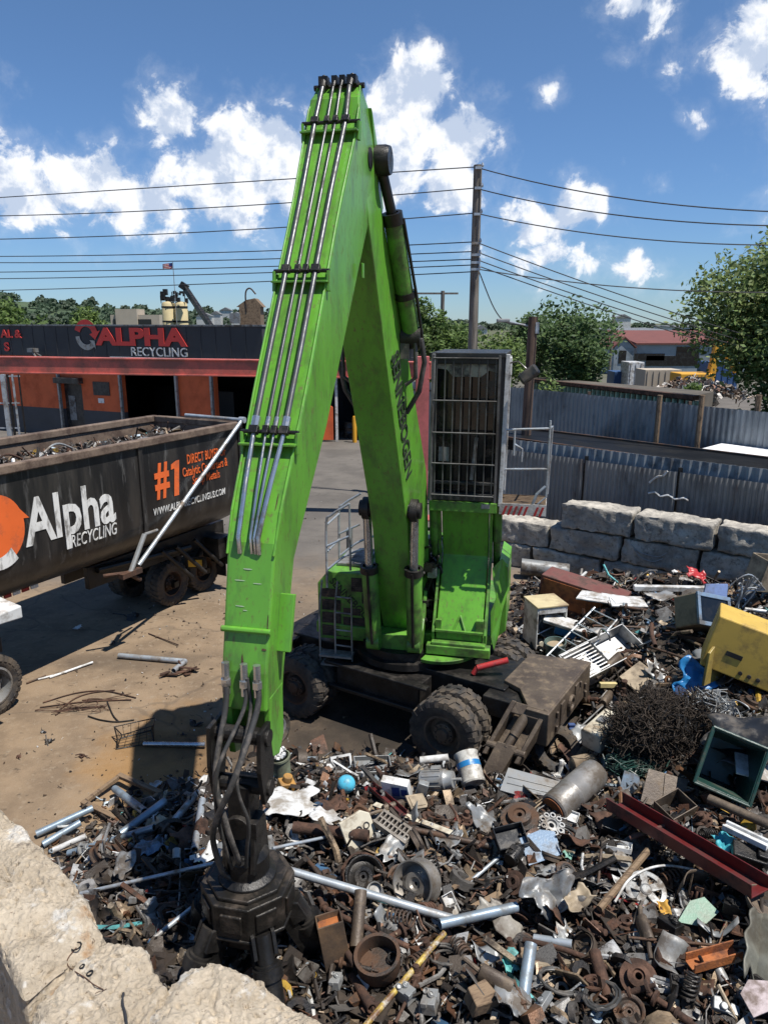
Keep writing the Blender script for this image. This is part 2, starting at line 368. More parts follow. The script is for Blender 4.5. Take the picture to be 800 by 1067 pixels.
# the cumulus banks of that day: direction, angular size (px of a 770 px focal length), flatness, weight
BANKS = [(436, 92, 46, 1.0, 1.0), (420, 128, 58, 1.1, 1.0), (475, 145, 52, 1.2, .95), (400, 172, 70, 1.2, .95), (465, 190, 60, 1.4, .8), (182, 122, 44, 1.0, .85), (165, 150, 36, 1.2, .6),
         (275, 168, 74, 1.2, 1.0), (225, 188, 74, 1.4, .95), (330, 180, 90, 1.3, .95), (90, 192, 90, 1.8, .84), (20, 197, 90, 1.8, .80), (150, 207, 110, 2.2, .78),
         (170, 246, 34, 1.4, .66), (60, 243, 40, 1.8, .5), (110, 270, 120, 3.0, .42), (270, 235, 120, 2.2, .5),
         (605, 218, 56, 1.5, .80), (560, 235, 66, 1.6, .72), (665, 278, 42, 1.3, .76), (590, 268, 95, 2.0, .66), (720, 300, 90, 3.0, .48), (500, 250, 80, 2.0, .5),
         (655, 6, 42, 1.2, .66), (690, 22, 34, 1.0, .62), (705, 66, 36, 1.3, .58), (785, 55, 48, 1.0, .85), (795, 22, 44, 1.2, .74), (722, 115, 30, 1.4, .56), (577, 95, 26, 1.2, .52),
         (690, 192, 22, 1.4, .52), (20, 135, 60, 2.5, .48), (640, 60, 40, 2.0, .46), (740, 130, 40, 2.5, .46),
         (-120, 150, 140, 1.6, .8), (930, 150, 130, 1.4, .8), (1000, 40, 120, 1.2, .7), (-200, 40, 120, 1.5, .6)]
def bank_mask(vec):
    cur = None
    for (px, py, r, fl, wt) in BANKS:
        c = ray(px, py).normalized()
        df = vm('SUBTRACT', vec, tuple(c))
        mu = vm('MULTIPLY', df.outputs[0], (1, 1, fl))
        ln = vm('LENGTH', mu.outputs[0]).outputs['Value']
        v = mrange(ln, r / 780.0 * 1.5, 0.0, 0.0, wt)
        cur = v if cur is None else mth('MAXIMUM', cur, v)
    return cur
mask = bank_mask(D)
big = wnoise(D, 11, 3, .5)
fine = wnoise(D, 24, 10, .62, 0.25)
dens = mth('ADD', mask, mth('ADD', mth('MULTIPLY', mth('SUBTRACT', fine, .5), .95), mth('MULTIPLY', mth('SUBTRACT', big, .5), .42)))
alpha = mth('MAXIMUM', mrange(dens, .45, .62, 0, 1, True), mth('MULTIPLY', mrange(dens, .26, .62, 0, 1, True), .18))
# self-shading: the same billows sampled a little way towards the sun
D2 = vm('ADD', D, (0.012, -0.004, 0.03)).outputs[0]
fine2 = wnoise(D2, 24, 6, .6, 0.25); big2 = wnoise(D2, 11, 3, .5)
lit = mth('ADD', mth('MULTIPLY', mth('SUBTRACT', fine, fine2), 2.2), mth('MULTIPLY', mth('SUBTRACT', big, big2), 1.4))
lit = mrange(lit, -.24, .26, 0, 1, True)
ramp = nt.nodes.new('ShaderNodeMix'); ramp.data_type = 'RGBA'
L(lit, ramp.inputs[0]); ramp.inputs[6].default_value = (8.2, 9.5, 11.8, 1); ramp.inputs[7].default_value = (15.0, 15.2, 15.6, 1)
mixc = nt.nodes.new('ShaderNodeMix'); mixc.data_type = 'RGBA'
sepd = nt.nodes.new('ShaderNodeSeparateXYZ'); L(D, sepd.inputs[0])
tint = nt.nodes.new('ShaderNodeMix'); tint.data_type = 'RGBA'; L(mrange(sepd.outputs[2], 0.0, .42, 0, 1), tint.inputs[0])
tint.inputs[6].default_value = (.66, .98, 1.55, 1); tint.inputs[7].default_value = (1.0, 1.28, 1.55, 1)
tsky = nt.nodes.new('ShaderNodeMix'); tsky.data_type = 'RGBA'; tsky.blend_type = 'MULTIPLY'; tsky.inputs[0].default_value = 1
L(sky.outputs[0], tsky.inputs[6]); L(tint.outputs[2], tsky.inputs[7])
L(mth('MULTIPLY', alpha, .94), mixc.inputs[0]); L(tsky.outputs[2], mixc.inputs[6]); L(ramp.outputs[2], mixc.inputs[7])
L(mixc.outputs[2], bg.inputs['Color']); L(bg.outputs[0], out.inputs['Surface'])

# ---------------------------------------------------------------- ground
def ground_material():
    m = bpy.data.materials.new('yard_ground'); m.use_nodes = True; nt = m.node_tree; L = nt.links.new; bs = nt.nodes['Principled BSDF']
    tc = nt.nodes.new('ShaderNodeTexCoord'); P = tc.outputs['Object']
    def N(s, det=6, ro=.6, st=(1, 1, 1), off=(0, 0, 0)):
        mp = nt.nodes.new('ShaderNodeMapping'); L(P, mp.inputs['Vector']); mp.inputs['Scale'].default_value = st; mp.inputs['Location'].default_value = off
        n = nt.nodes.new('ShaderNodeTexNoise'); L(mp.outputs[0], n.inputs['Vector']); n.inputs['Scale'].default_value = s
        n.inputs['Detail'].default_value = det; n.inputs['Roughness'].default_value = ro; return n.outputs['Fac']
    def mr(v, a, b, c=0.0, d=1.0):
        n = nt.nodes.new('ShaderNodeMapRange'); n.interpolation_type = 'SMOOTHSTEP'; L(v, n.inputs['Value'])
        for k, q in zip(('From Min', 'From Max', 'To Min', 'To Max'), (a, b, c, d)): n.inputs[k].default_value = q
        return n.outputs['Result']
    def mt(op, a, b):
        n = nt.nodes.new('ShaderNodeMath'); n.operation = op; n.use_clamp = True
        for i, q in enumerate((a, b)):
            if hasattr(q, 'is_linked'): L(q, n.inputs[i])
            else: n.inputs[i].default_value = q
        return n.outputs[0]
    def mix(f, a, b):
        n = nt.nodes.new('ShaderNodeMix'); n.data_type = 'RGBA'
        for i, q in ((0, f), (6, a), (7, b)):
            if hasattr(q, 'is_linked'): L(q, n.inputs[i])
            else: n.inputs[i].default_value = q if i == 0 else (*q, 1)
        return n.outputs[2]
    sp = nt.nodes.new('ShaderNodeSeparateXYZ'); L(P, sp.inputs[0]); x, y = sp.outputs[0], sp.outputs[1]
    def spot(cx, cy, rx, ry, soft=.6):
        a = nt.nodes.new('ShaderNodeVectorMath'); a.operation = 'SUBTRACT'; L(P, a.inputs[0]); a.inputs[1].default_value = (cx, cy, 0)
        b = nt.nodes.new('ShaderNodeVectorMath'); b.operation = 'MULTIPLY'; L(a.outputs[0], b.inputs[0]); b.inputs[1].default_value = (1 / rx, 1 / ry, 0)
        c = nt.nodes.new('ShaderNodeVectorMath'); c.operation = 'LENGTH'; L(b.outputs[0], c.inputs[0])
        w_ = nt.nodes.new('ShaderNodeMath'); w_.operation = 'MULTIPLY_ADD'; L(N(1.6, 8, .65), w_.inputs[0]); w_.inputs[1].default_value = 1.4; L(c.outputs['Value'], w_.inputs[2])
        return mr(w_.outputs[0], 1.7 + soft * .5, 1.7 - soft)
    near = mix(mr(N(1.1, 9, .66), .36, .66), (.262, .190, .122), (.180, .130, .085))
    near = mix(mr(N(7, 6, .7), .52, .72), near, (.28, .22, .155))
    near = mix(mr(N(3.2, 8, .7, (1, 1.5, 1), (5, 2, 0)), .57, .70), near, (.10, .075, .052))
    far = mix(mr(N(.5, 9, .66), .35, .66), (.155, .140, .122), (.108, .098, .087))
    far = mix(mr(N(2.6, 8, .7, (.3, 2.2, 1)), .58, .70), far, (.07, .064, .058))
    far = mix(mr(N(14, 3, .7), .68, .76), far, (.28, .26, .235))
    k = nt.nodes.new('ShaderNodeMath'); k.operation = 'MULTIPLY_ADD'; L(N(.45, 6, .6), k.inputs[0]); k.inputs[1].default_value = 9.0; L(y, k.inputs[2])
    c = mix(mr(k.outputs[0], 19.5, 25.5), near, far)
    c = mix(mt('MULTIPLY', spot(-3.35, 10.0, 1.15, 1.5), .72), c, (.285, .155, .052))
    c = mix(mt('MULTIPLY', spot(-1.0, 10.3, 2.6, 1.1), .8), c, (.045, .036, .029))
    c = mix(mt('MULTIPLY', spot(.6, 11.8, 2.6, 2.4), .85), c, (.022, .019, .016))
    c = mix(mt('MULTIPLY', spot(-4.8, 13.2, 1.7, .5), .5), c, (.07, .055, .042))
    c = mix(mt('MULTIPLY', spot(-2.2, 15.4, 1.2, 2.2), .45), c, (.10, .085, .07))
    # slab joints across the yard and a few cracks
    wv = nt.nodes.new('ShaderNodeTexVoronoi'); wv.feature = 'DISTANCE_TO_EDGE'; wv.inputs['Scale'].default_value = .22
    mp = nt.nodes.new('ShaderNodeMapping'); mp.inputs['Scale'].default_value = (.55, 1.4, 1); 
    ad = nt.nodes.new('ShaderNodeVectorMath'); ad.operation = 'ADD'; nz = nt.nodes.new('ShaderNodeTexNoise'); nz.inputs['Scale'].default_value = .9; L(P, nz.inputs['Vector'])
    L(P, ad.inputs[0]); L(nz.outputs['Color'], ad.inputs[1]); L(ad.outputs[0], mp.inputs['Vector']); L(mp.outputs[0], wv.inputs['Vector'])
    c = mix(mt('MULTIPLY', mr(wv.outputs['Distance'], .007, .002), .28), c, (.05, .045, .04))
    far_f = mr(y, 62, 110)
    c = mix(far_f, c, (.10, .105, .06))
    L(c, bs.inputs['Base Color']); bs.inputs['Roughness'].default_value = .92; bs.inputs['Specular IOR Level'].default_value = .25
    bp = nt.nodes.new('ShaderNodeBump'); bp.inputs['Strength'].default_value = .45; bp.inputs['Distance'].default_value = .03
    hh = nt.nodes.new('ShaderNodeMath'); hh.operation = 'ADD'; L(N(4, 8, .7), hh.inputs[0]); L(N(28, 4, .7), hh.inputs[1]); L(hh.outputs[0], bp.inputs['Height'])
    L(bp.outputs[0], bs.inputs['Normal']); return m
g = MB(); S = 2500
g.grid(lambda u, v: (-S + 2 * S * u, -600 + (S * 1.6 + 600) * v, 0), 24, 24)
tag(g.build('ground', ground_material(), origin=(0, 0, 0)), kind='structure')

# ---------------------------------------------------------------- heap
BND = [(-4.6, 5.4), (-4.1, 7.6), (-3.6, 8.7), (-2.7, 9.15), (-1.6, 9.9), (1.3, 9.75), (2.2, 9.5), (3.1, 10.6), (2.5, 12.6), (2.6, 15.0), (3.3, 17.6), (5.2, 17.3), (9.2, 14.6), (13, 12.0), (13, 2.4), (-4.6, 2.4)]
def bdist(x, y):
    ins = False; dm = 1e9; n = len(BND)
    for i in range(n):
        x0, y0 = BND[i]; x1, y1 = BND[(i + 1) % n]
        if (y0 > y) != (y1 > y) and x < (x1 - x0) * (y - y0) / (y1 - y0) + x0: ins = not ins
        dx, dy = x1 - x0, y1 - y0; t = max(0, min(1, ((x - x0) * dx + (y - y0) * dy) / (dx * dx + dy * dy)))
        dm = min(dm, math.hypot(x - x0 - dx * t, y - y0 - dy * t))
    return dm if ins else -dm
def H(x, y):
    d = bdist(x, y)
    if d < -0.4: return 0.0
    hm = .55 + .75 * sstep(1.5, 6.5, x) - .25 * sstep(12, 17, y) + .12 * sstep(9, 5, y)
    e = sstep(-.4, 2.0, d)
    lump = noise.noise(V((x * .9, y * .9, 3.1))) * .22 + noise.noise(V((x * 2.1, y * 2.1, 7.7))) * .09
    return max(0.0, e * (hm + lump) + .02 * e)
HC = {}
def hit(px, py, dz=0.0):
    d = ray(px, py); t = 3.0
    while t < 40:
        p = CAM + d * t
        if p.z <= H(p.x, p.y) + dz + 1e-3: break
        t += .25
    lo, hi = t - .25, t
    for _ in range(14):
        md = (lo + hi) / 2; p = CAM + d * md
        if p.z <= H(p.x, p.y) + dz + 1e-3: hi = md
        else: lo = md
    return CAM + d * hi
hm = MB()
x0, x1, y0, y1 = -5.2, 13.5, 2.2, 18.4; nx, ny = 150, 130
P = [[V((x0 + (x1 - x0) * i / nx, y0 + (y1 - y0) * j / ny, 0)) for j in range(ny + 1)] for i in range(nx + 1)]
vs, idx = [], {}
for i in range(nx + 1):
    for j in range(ny + 1):
        p = P[i][j]; h = H(p.x, p.y); idx[i, j] = len(vs)
        vs.append(V((p.x, p.y, h - .04 + (.05 * noise.noise(p * 5) if h > .05 else 0) if h > 0.002 else -.05)))
fs = [(idx[i, j], idx[i + 1, j], idx[i + 1, j + 1], idx[i, j + 1]) for i in range(nx) for j in range(ny) if max(vs[idx[a, b]].z for a in (i, i + 1) for b in (j, j + 1)) > -.049]
hm.add(vs, fs)
heapM = mat('scrap_dirt', (0.040, 0.031, 0.024), .9, .1, .5, 6, dirt=(0.10, 0.07, 0.045), amt=.35, dscale=3, bump=.9)
tag(hm.build('scrap_heap_base', heapM, origin=(0, 0, 0), smooth=60), 'dark dirt and crushed scrap under the heap', 'scrap heap', kind='stuff')

PAL = [((.030, .024, .019), 22), ((.013, .012, .012), 18), ((.060, .047, .036), 16), ((.105, .05, .028), 11), ((.15, .075, .038), 5), ((.13, .12, .108), 11), ((.26, .25, .235), 7),
       ((.46, .46, .45), 4.5), ((.26, .19, .12), 7), ((.40, .32, .22), 3), ((.68, .68, .65), 2.6), ((.05, .12, .22), .9), ((.12, .40, .40), .5), ((.32, .03, .03), .6), ((.45, .28, .04), .5), ((.30, .36, .40), 2)]
PW = [w_ for _, w_ in PAL]
def frag(m, rng, p, s, col=None):
    col = col or rng.choices(PAL, PW)[0][0]
    k = rng.uniform(.75, 1.25); col = tuple(min(.8, c * k) for c in col)
    E = Euler((rng.gauss(0, .55), rng.gauss(0, .55), rng.uniform(0, 6.28))).to_matrix()
    kind = rng.random()
    if kind < .27:      # plate, slightly bent
        a, b, t = s * rng.uniform(.6, 1.3), s * rng.uniform(.3, .8), rng.uniform(.004, .02)
        z = s * rng.uniform(-.25, .25)
        q = [V((-a, -b, 0)), V((a * .1, -b, z)), V((a, -b * rng.uniform(.5, 1), 0)), V((a * rng.uniform(.6, 1), b, z * .3)), V((0, b, z)), V((-a, b * rng.uniform(.4, 1), 0))]
        vs = [E @ v_ + p for v_ in q] + [E @ (v_ + V((0, 0, t))) + p for v_ in q]
        fs = [(0, 5, 4, 1), (1, 4, 3, 2), (6, 7, 10, 11), (7, 8, 9, 10)] + [(i, (i + 1) % 6, 6 + (i + 1) % 6, 6 + i) for i in range(6)]
        m.add(vs, fs, 0, col)
    elif kind < .52:    # chunk
        q = [V((sx * s * rng.uniform(.25, .8), sy * s * rng.uniform(.2, .6), sz * s * rng.uniform(.12, .45))) for sz in (-1, 1) for (sx, sy) in ((-1, -1), (1, -1), (1, 1), (-1, 1))]
        m.hexa([E @ v_ + p for v_ in q], 0, col)
    elif kind < .80:    # rod, tube, bent bar
        l = s * rng.uniform(1.0, 2.6); r_ = min(.04, s * rng.uniform(.06, .2))
        pts = [V((-l, 0, 0)), V((-l * .2, rng.gauss(0, .12) * l, rng.gauss(0, .1) * l)), V((l * .4, rng.gauss(0, .15) * l, rng.gauss(0, .1) * l)), V((l, 0, 0))]
        m.tube([E @ v_ + p for v_ in pts], r_, 6, 0, True, col)
    elif kind < .90:    # ring, collar, pulley
        X = Matrix.Translation(p) @ E.to_4x4(); a, b = s * rng.uniform(.5, .9), s * rng.uniform(.12, .3)
        m.lathe([(a, -b), (a, b), (a * .55, b), (a * .55, -b), (a, -b)], X, 10, 0, col=col)
    elif kind < .95:    # stepped shaft
        X = Matrix.Translation(p) @ E.to_4x4(); a = s * .45
        m.lathe([(0.001, -s), (a * .5, -s), (a * .5, -s * .3), (a, -s * .3), (a, s * .2), (a * .35, s * .2), (a * .35, s), (.001, s)], X, 8, 0, col=col)
    else:               # strap / strip curled
        n_ = 5; wd = s * .18; pts = []
        ph = rng.uniform(0, 3)
        for i in range(n_ + 1):
            t = i / n_; pts.append((s * 2 * (t - .5) * 1.6, .6 * s * math.sin(ph + t * 3), .5 * s * math.sin(ph * 2 + t * 4) ** 2))
        vs = [E @ V((a, b - wd, c)) + p for a, b, c in pts] + [E @ V((a, b + wd, c + wd * .4)) + p for a, b, c in pts]
        m.add(vs, [(i, i + 1, n_ + 2 + i, n_ + 1 + i) for i in range(n_)], 0, col)
rng = random.Random(11)
fm = MB(); cnt = 0
while cnt < 15500:
    near_ = rng.random() < .62
    if near_: x, y = rng.uniform(-4.6, 6.2), rng.uniform(3.0, 10.2)
    else: x, y = rng.uniform(1.8, 11.5), rng.uniform(6.5, 17.8)
    d = bdist(x, y)
    if d < -.35: continue
    if d < .25 and rng.random() < .65: continue
    px, py = proj(V((x, y, .6)))
    if px < -40 or px > 860 or py > 1120: continue
    s = min(.20, .030 + rng.expovariate(1 / .036)) * (1.0 if y < 9 else 1.2)
    frag(fm, rng, V((x, y, H(x, y) + rng.uniform(-.02, .075) * (1 if d > .3 else .3))), s); cnt += 1
for _ in range(900):
    x, y = (rng.uniform(-4.2, 6.5), rng.uniform(3.4, 9.9)) if rng.random() < .65 else (rng.uniform(2.4, 11), rng.uniform(8, 17))
    if bdist(x, y) < .3: continue
    b = V((x, y, H(x, y))); a_ = rng.uniform(0, 6.28); l_ = rng.uniform(.12, .5); d_ = V((math.cos(a_), math.sin(a_), 0)) * l_; q_ = []
    for t in (-1, -.4, .3, 1): s_ = b + d_ * t + V((rng.gauss(0, .05), rng.gauss(0, .05), 0)); q_.append(V((s_.x, s_.y, H(s_.x, s_.y) + rng.uniform(.02, .12))))
    fm.tube(q_, rng.choice((.004, .006, .009, .014, .02)), 5, 0, True, rng.choices(PAL, PW)[0][0])
for _ in range(420):
    x, y = (rng.uniform(-4.2, 6.5), rng.uniform(3.4, 9.9)) if rng.random() < .6 else (rng.uniform(2.4, 11), rng.uniform(8, 17))
    if bdist(x, y) < .3: continue
    w_, h_ = rng.uniform(.06, .2), rng.uniform(.04, .13); E = Euler((rng.gauss(0, .5), rng.gauss(0, .5), rng.uniform(0, 6.28))).to_matrix(); sd_ = rng.uniform(0, 99); c_ = rng.choices(PAL, PW)[0][0]; P0_ = V((x, y, H(x, y) + .06))
    fm.grid(lambda u, v: P0_ + E @ V(((u - .5) * 2 * w_ * (1 + .5 * noise.noise(V((v * 3, sd_, 0)))), (v - .5) * 2 * h_ * (1 + .5 * noise.noise(V((u * 3, 0, sd_)))), .09 * noise.noise(V((u * 3, v * 3, sd_))))), 5, 4, 0, col=c_)
tag(fm.build('scrap_fragments', fragM, origin=(0, 0, 0), smooth=40), 'mixed rusty black and grey scrap bits covering the heap', 'scrap', kind='stuff')
lm = MB()
for _ in range(900):   # litter blown over the yard
    a = rng.random()
    x, y = rng.gauss(-3.0, 1.6), rng.uniform(8.2, 17)
    if a > .6: x, y = rng.uniform(-6, 4), rng.uniform(8, 28)
    if bdist(x, y) > 0: continue
    if -.2 < x < 2 and 9.5 < y < 14: continue
    frag(lm, rng, V((x, y, .008)), rng.uniform(.008, .028) * (1 if rng.random() < .92 else 2.2), rng.choice([(.6, .58, .54), (.05, .04, .035), (.09, .06, .04), (.03, .027, .025), (.16, .11, .07)]))
tag(lm.build('yard_litter', fragM, origin=(0, 0, 0)), 'small chips of litter scattered over the yard', 'litter', kind='stuff')
# ---------------------------------------------------------------- the green material handler
MBASE = V((0.12, 11.6, 0)); MH = V((-0.215, -0.977, 0)).normalized(); MR = V((-MH.y, MH.x, 0))
def mf(r_, h_, z_): return MBASE + MR * r_ + MH * h_ + V((0, 0, z_))
mach = empty('material_handler', (0.37, 11.5, 0), 'green wheeled scrap handler with raised cab, its long arm reaching down to the heap', 'scrap handler')
UC = V((0.37, 11.5, 0)); UU = V((.848, -.53, 0)).normalized(); UV_ = V((.53, .848, 0)).normalized()
def uf(u, v, z): return UC + UU * u + UV_ * v + V((0, 0, z))
UX = X3(UU, UV_, V((0, 0, 1)))
U3 = UX.to_3x3()
# undercarriage
m = MB()
m.box(uf(0, 0, .84), (4.0, 1.0, .50), U3); m.box(uf(0, -.72, .78), (1.55, .42, .44), U3); m.box(uf(0, .72, .78), (1.55, .42, .44), U3)
m.box(uf(0, -.97, .60), (2.0, .10, .07), U3); m.box(uf(0, -.97, 1.02), (1.9, .14, .05), U3)
for u in (-1.38, 1.38): m.beam(uf(u, -.75, .55), uf(u, .75, .55), .24, .3); m.lathe([(.001, -.2), (.24, -.2), (.24, .2), (.001, .2)], axis_to(UV_, uf(u, 0, .55)), 16)
for (u, w_) in ((-2.1, .5), (2.05, .6)): m.box(uf(u, 0, .9), (w_, 1.5, .3), U3)
m.build('undercarriage', brownmetal if False else blackmetal, mach, bevel=.015)
m = MB(); m.lathe([(.001, 1.05), (.82, 1.05), (.82, 1.16), (.72, 1.17), (.72, 1.3), (.001, 1.3)], Matrix.Translation(uf(0, 0, 0)), 40)
m.build('slewing_ring', blackmetal, mach, smooth=30)
m = MB()
pl = [(1.9, -.30), (2.2, -.42), (2.5, -.86), (2.8, -.86), (2.8, 1.0), (1.9, .8)]
m.prism(pl, 1.06, 1.14, Matrix.Translation(UC) @ UX)
m.box(uf(2.66, .05, .88), (.34, 1.95, .50), U3)
for v in (-.35, .3): m.box(uf(2.84, v, .9), (.03, .16, .34), U3)
m.lathe([(.001, 0), (.13, 0), (.13, .05), (.08, .05), (.08, .02), (.001, .02)], axis_to(UU, uf(2.83, .02, .88)), 18)
for (v, z) in ((-.6, .98), (-.6, .76), (.45, 1.0), (.72, .85), (.75, .7)): m.box(uf(2.85, v, z), (.04, .05, .10), U3)
m.build('stabiliser_beam', brownmetal, mach, bevel=.012)
m = MB()
P0, P1, P2 = uf(2.50, -.84, 1.06), uf(2.40, -1.12, .66), uf(2.2, -1.50, .20)
LD_ = (P2 - P0).normalized(); LN = UU.cross(LD_).normalized()
if LN.z < 0: LN = -LN
def lq(u, l, n): return P0 + UU * u + LD_ * l + LN * n
LX = X3(UU, LD_, UU.cross(LD_)); sg = 1 if (UU.cross(LD_)).dot(LN) > 0 else -1
for s_ in (-.24, .24): m.hexa([lq(s_ - .035, -.08, -.22), lq(s_ + .035, -.08, -.22), lq(s_ + .035, .78, -.14), lq(s_ - .035, .78, -.14), lq(s_ - .035, -.08, .06), lq(s_ + .035, -.08, .06), lq(s_ + .03, .78, .03), lq(s_ - .03, .78, .03)])
m.hexa([lq(-.2, -.05, -.2), lq(.2, -.05, -.2), lq(.2, .7, -.15), lq(-.2, .7, -.15), lq(-.2, -.05, -.15), lq(.2, -.05, -.15), lq(.2, .7, -.1), lq(-.2, .7, -.1)])
m.hexa([lq(-.205, -.07, -.02), lq(.205, -.07, -.02), lq(.205, .10, -.02), lq(-.205, .10, -.02), lq(-.205, -.07, .055), lq(.205, -.07, .055), lq(.205, .10, .05), lq(-.205, .10, .05)])
m.hexa([lq(-.15, .55, -.14), lq(.15, .55, -.14), lq(.13, 1.12, -.14), lq(-.13, 1.12, -.14), lq(-.15, .55, .06), lq(.15, .55, .06), lq(.13, 1.12, .02), lq(-.13, 1.12, .02)])
m.lathe([(.001, -.29), (.055, -.29), (.055, .29), (.001, .29)], axis_to(UU, lq(0, .62, .0)), 14)
m.box(P2 + V((-.1, -.12, -.16)), (.46, .36, .07), U3)
leg = m.build('stabiliser_leg', brownmetal, mach, bevel=.012)
m = MB(); m.tube([lq(0, .06, -.02), lq(0, .4, .0)], .075, 14); m.tube([lq(0, .38, .0), lq(0, .6, .01)], .055, 12)
m.build('cylinder', brownmetal, leg, smooth=40)
for (v0, u0) in ((.9, 2.62), (-.9, -2.2), (.9, -2.2)):
    m = MB(); s_ = 1 if v0 > 0 else -1
    a, b = uf(u0, v0 * .8, .9), uf(u0, v0 * 1.55, .25 if u0 > 0 else .42)
    m.beam(a, b, .34, .26, w1=.26, h1=.18); m.box(b + V((0, 0, -.1)), (.36, .36, .06), U3); m.build('stabiliser_leg', brownmetal, mach, bevel=.012)
# wheels
def tyre_mb(Rr=.55, w_=.29, rim_r=.29, treads=20, X=Matrix()):
    m = MB(); h = w_ / 2
    prof = [(rim_r, -h * .75), (rim_r + .05, -h * .95), (Rr * .82, -h), (Rr * .95, -h * .9), (Rr * .965, -h * .5), (Rr * .965, h * .5), (Rr * .95, h * .9), (Rr * .82, h), (rim_r + .05, h * .95), (rim_r, h * .75), (rim_r, -h * .75)]
    m.lathe(prof, X, 48)
    for k in range(treads):
        for s_ in (-1, 1):
            t = 2 * math.pi * (k + (.5 if s_ > 0 else 0)) / treads
            c, s2 = math.cos(t), math.sin(t); dt = .105
            q = []
            for (rr, zz) in ((Rr * .94, .0), (Rr * .8, h * 1.0)):
                pass
            def pt(r_, tt, z_): return X @ V((r_ * math.cos(tt), r_ * math.sin(tt), z_))
            z0, z1, z2 = s_ * .008, s_ * h * .88, s_ * h * 1.03
            b = [pt(Rr * .95, t - dt, z0), pt(Rr * .95, t + dt * .3, z0), pt(Rr * .95, t + dt * .9, z1), pt(Rr * .95, t - dt * .4, z1)]
            tp = [pt(Rr * 1.0, t - dt, z0), pt(Rr * 1.0, t + dt * .3, z0), pt(Rr * .992, t + dt * .9, z1), pt(Rr * .992, t - dt * .4, z1)]
            m.hexa(b + tp)
            b2 = [pt(Rr * .95, t - dt * .4, z1), pt(Rr * .95, t + dt * .9, z1), pt(Rr * .80, t + dt * .8, z2 * .98), pt(Rr * .80, t - dt * .3, z2 * .98)]
            t2 = [pt(Rr * .992, t - dt * .4, z1), pt(Rr * .992, t + dt * .9, z1), pt(Rr * .82, t + dt * .8, z2 * 1.03), pt(Rr * .82, t - dt * .3, z2 * 1.03)]
            m.hexa(b2 + t2)
    return m
def rim_mb(rim_r=.29, w_=.29, X=Matrix()):
    m = MB(); h = w_ / 2
    m.lathe([(rim_r, h * .75), (rim_r + .02, h * .8), (rim_r - .02, h * .82), (rim_r * .86, h * .3), (rim_r * .8, h * .1), (rim_r * .62, h * .12), (rim_r * .55, h * .55), (rim_r * .36, h * .62), (rim_r * .3, h * .9), (.001, h * .92)], X, 32)
    for k in range(10):
        t = 2 * math.pi * k / 10; m.lathe([(.001, h * .72), (.018, h * .72), (.018, h * .5)], X @ Matrix.Translation((rim_r * .46 * math.cos(t), rim_r * .46 * math.sin(t), 0)), 6)
    return m
for u in (-1.38, 1.38):
    for v in (-1.2, -.84, .84, 1.2):
        out_v = -UV_ if v < 0 else UV_
        X = axis_to(out_v, uf(u, v, .55))
        wl = tyre_mb(X=X).build('wheel', rubber, mach, smooth=35)
        if abs(v) > 1: rim_mb(X=X).build('rim', brownmetal if u > 0 else darksteel, wl, smooth=35)
# upper structure
m = MB()
m.prism([(-1.25, .2), (-.5, .32), (1.55, .32), (1.7, .1), (1.7, -2.3), (1.2, -2.8), (-1.0, -2.8), (-1.25, -2.4)][::-1], 1.3, 1.5, X3(MR, MH, V((0, 0, 1)), MBASE))
m.build('slewing_platform', green_old, mach, bevel=.015)
MX = X3(MR, V((0, 0, 1)), MH, MBASE)    # local (right, up, forward)
m = MB()
prof = [(-1.2, 1.22), (-.12, 1.22), (-.12, 2.42), (-1.02, 2.42), (-1.2, 2.2)]
m.prism(prof, -1.1, .25, MX); m.prism([(-1.16, 1.4), (.6, 1.4), (.6, 1.95), (-1.16, 1.95)], -2.6, -1.12, MX)
m.build('engine_housing', green_old, mach, bevel=.02)
m = MB()
m.prism([(-1.12, 1.34), (-.60, 1.34), (-1.12, 2.0)], .252, .262, MX); 
m.build('louvre_panel', blackmetal, mach) if False else None
lm_ = MB()
def louv(x0, x1, z0, z1):
    lm_.prism([(x0, z0), (x1, z0), (x1, z1), (x0, z1)], .2505, .258, MX, 0)
    k = max(2, int((z1 - z0) / .03))
    for i in range(k): lm_.box(mf((x0 + x1) / 2, .262, z0 + (z1 - z0) * (i + .5) / k), (x1 - x0 - .02, .012, .010), X3(MR, MH, V((0, 0, 1))).to_3x3())
for (z0, z1) in ((1.28, 1.47), (1.51, 1.70), (1.74, 1.93), (1.97, 2.12)):
    louv(-1.13, -.80, z0, z1)
    xa = {1.28: -.74, 1.51: -.74, 1.74: -.70, 1.97: -.64}[z0]
louv(-.76, -.20, 1.28, 1.45); louv(-.76, -.30, 1.49, 1.64); louv(-.76, -.46, 1.68, 1.80); louv(-.62, -.16, 2.10, 2.34); louv(-.44, -.16, 1.90, 2.08)
lm_.build('louvre', mat('dusty_brown_louvre', (.085, .06, .045), .7, .2, .3, 4, dirt=(.03, .025, .02), amt=.4, dscale=5, bump=.3), mach)
dv = (MR * .60 + V((0, 0, -.62))).normalized()
text_mb('SENNEBOGEN', mf(-1.0, .256, 2.24), dv, 1.08, .13, .012, Vv=(MR * .62 + V((0, 0, .60))).normalized(), N=MH).build('lettering', markBlack, mach)
# top deck clutter
m = MB(); m.box(mf(-.7, -.5, 2.45), (.5, .9, .05), X3(MR, MH, V((0, 0, 1))).to_3x3()); m.tube([mf(-.95, -.9, 2.4), mf(-.95, -.9, 2.85)], .06, 12)
m.build('deck_plate', greym, mach, bevel=.01)
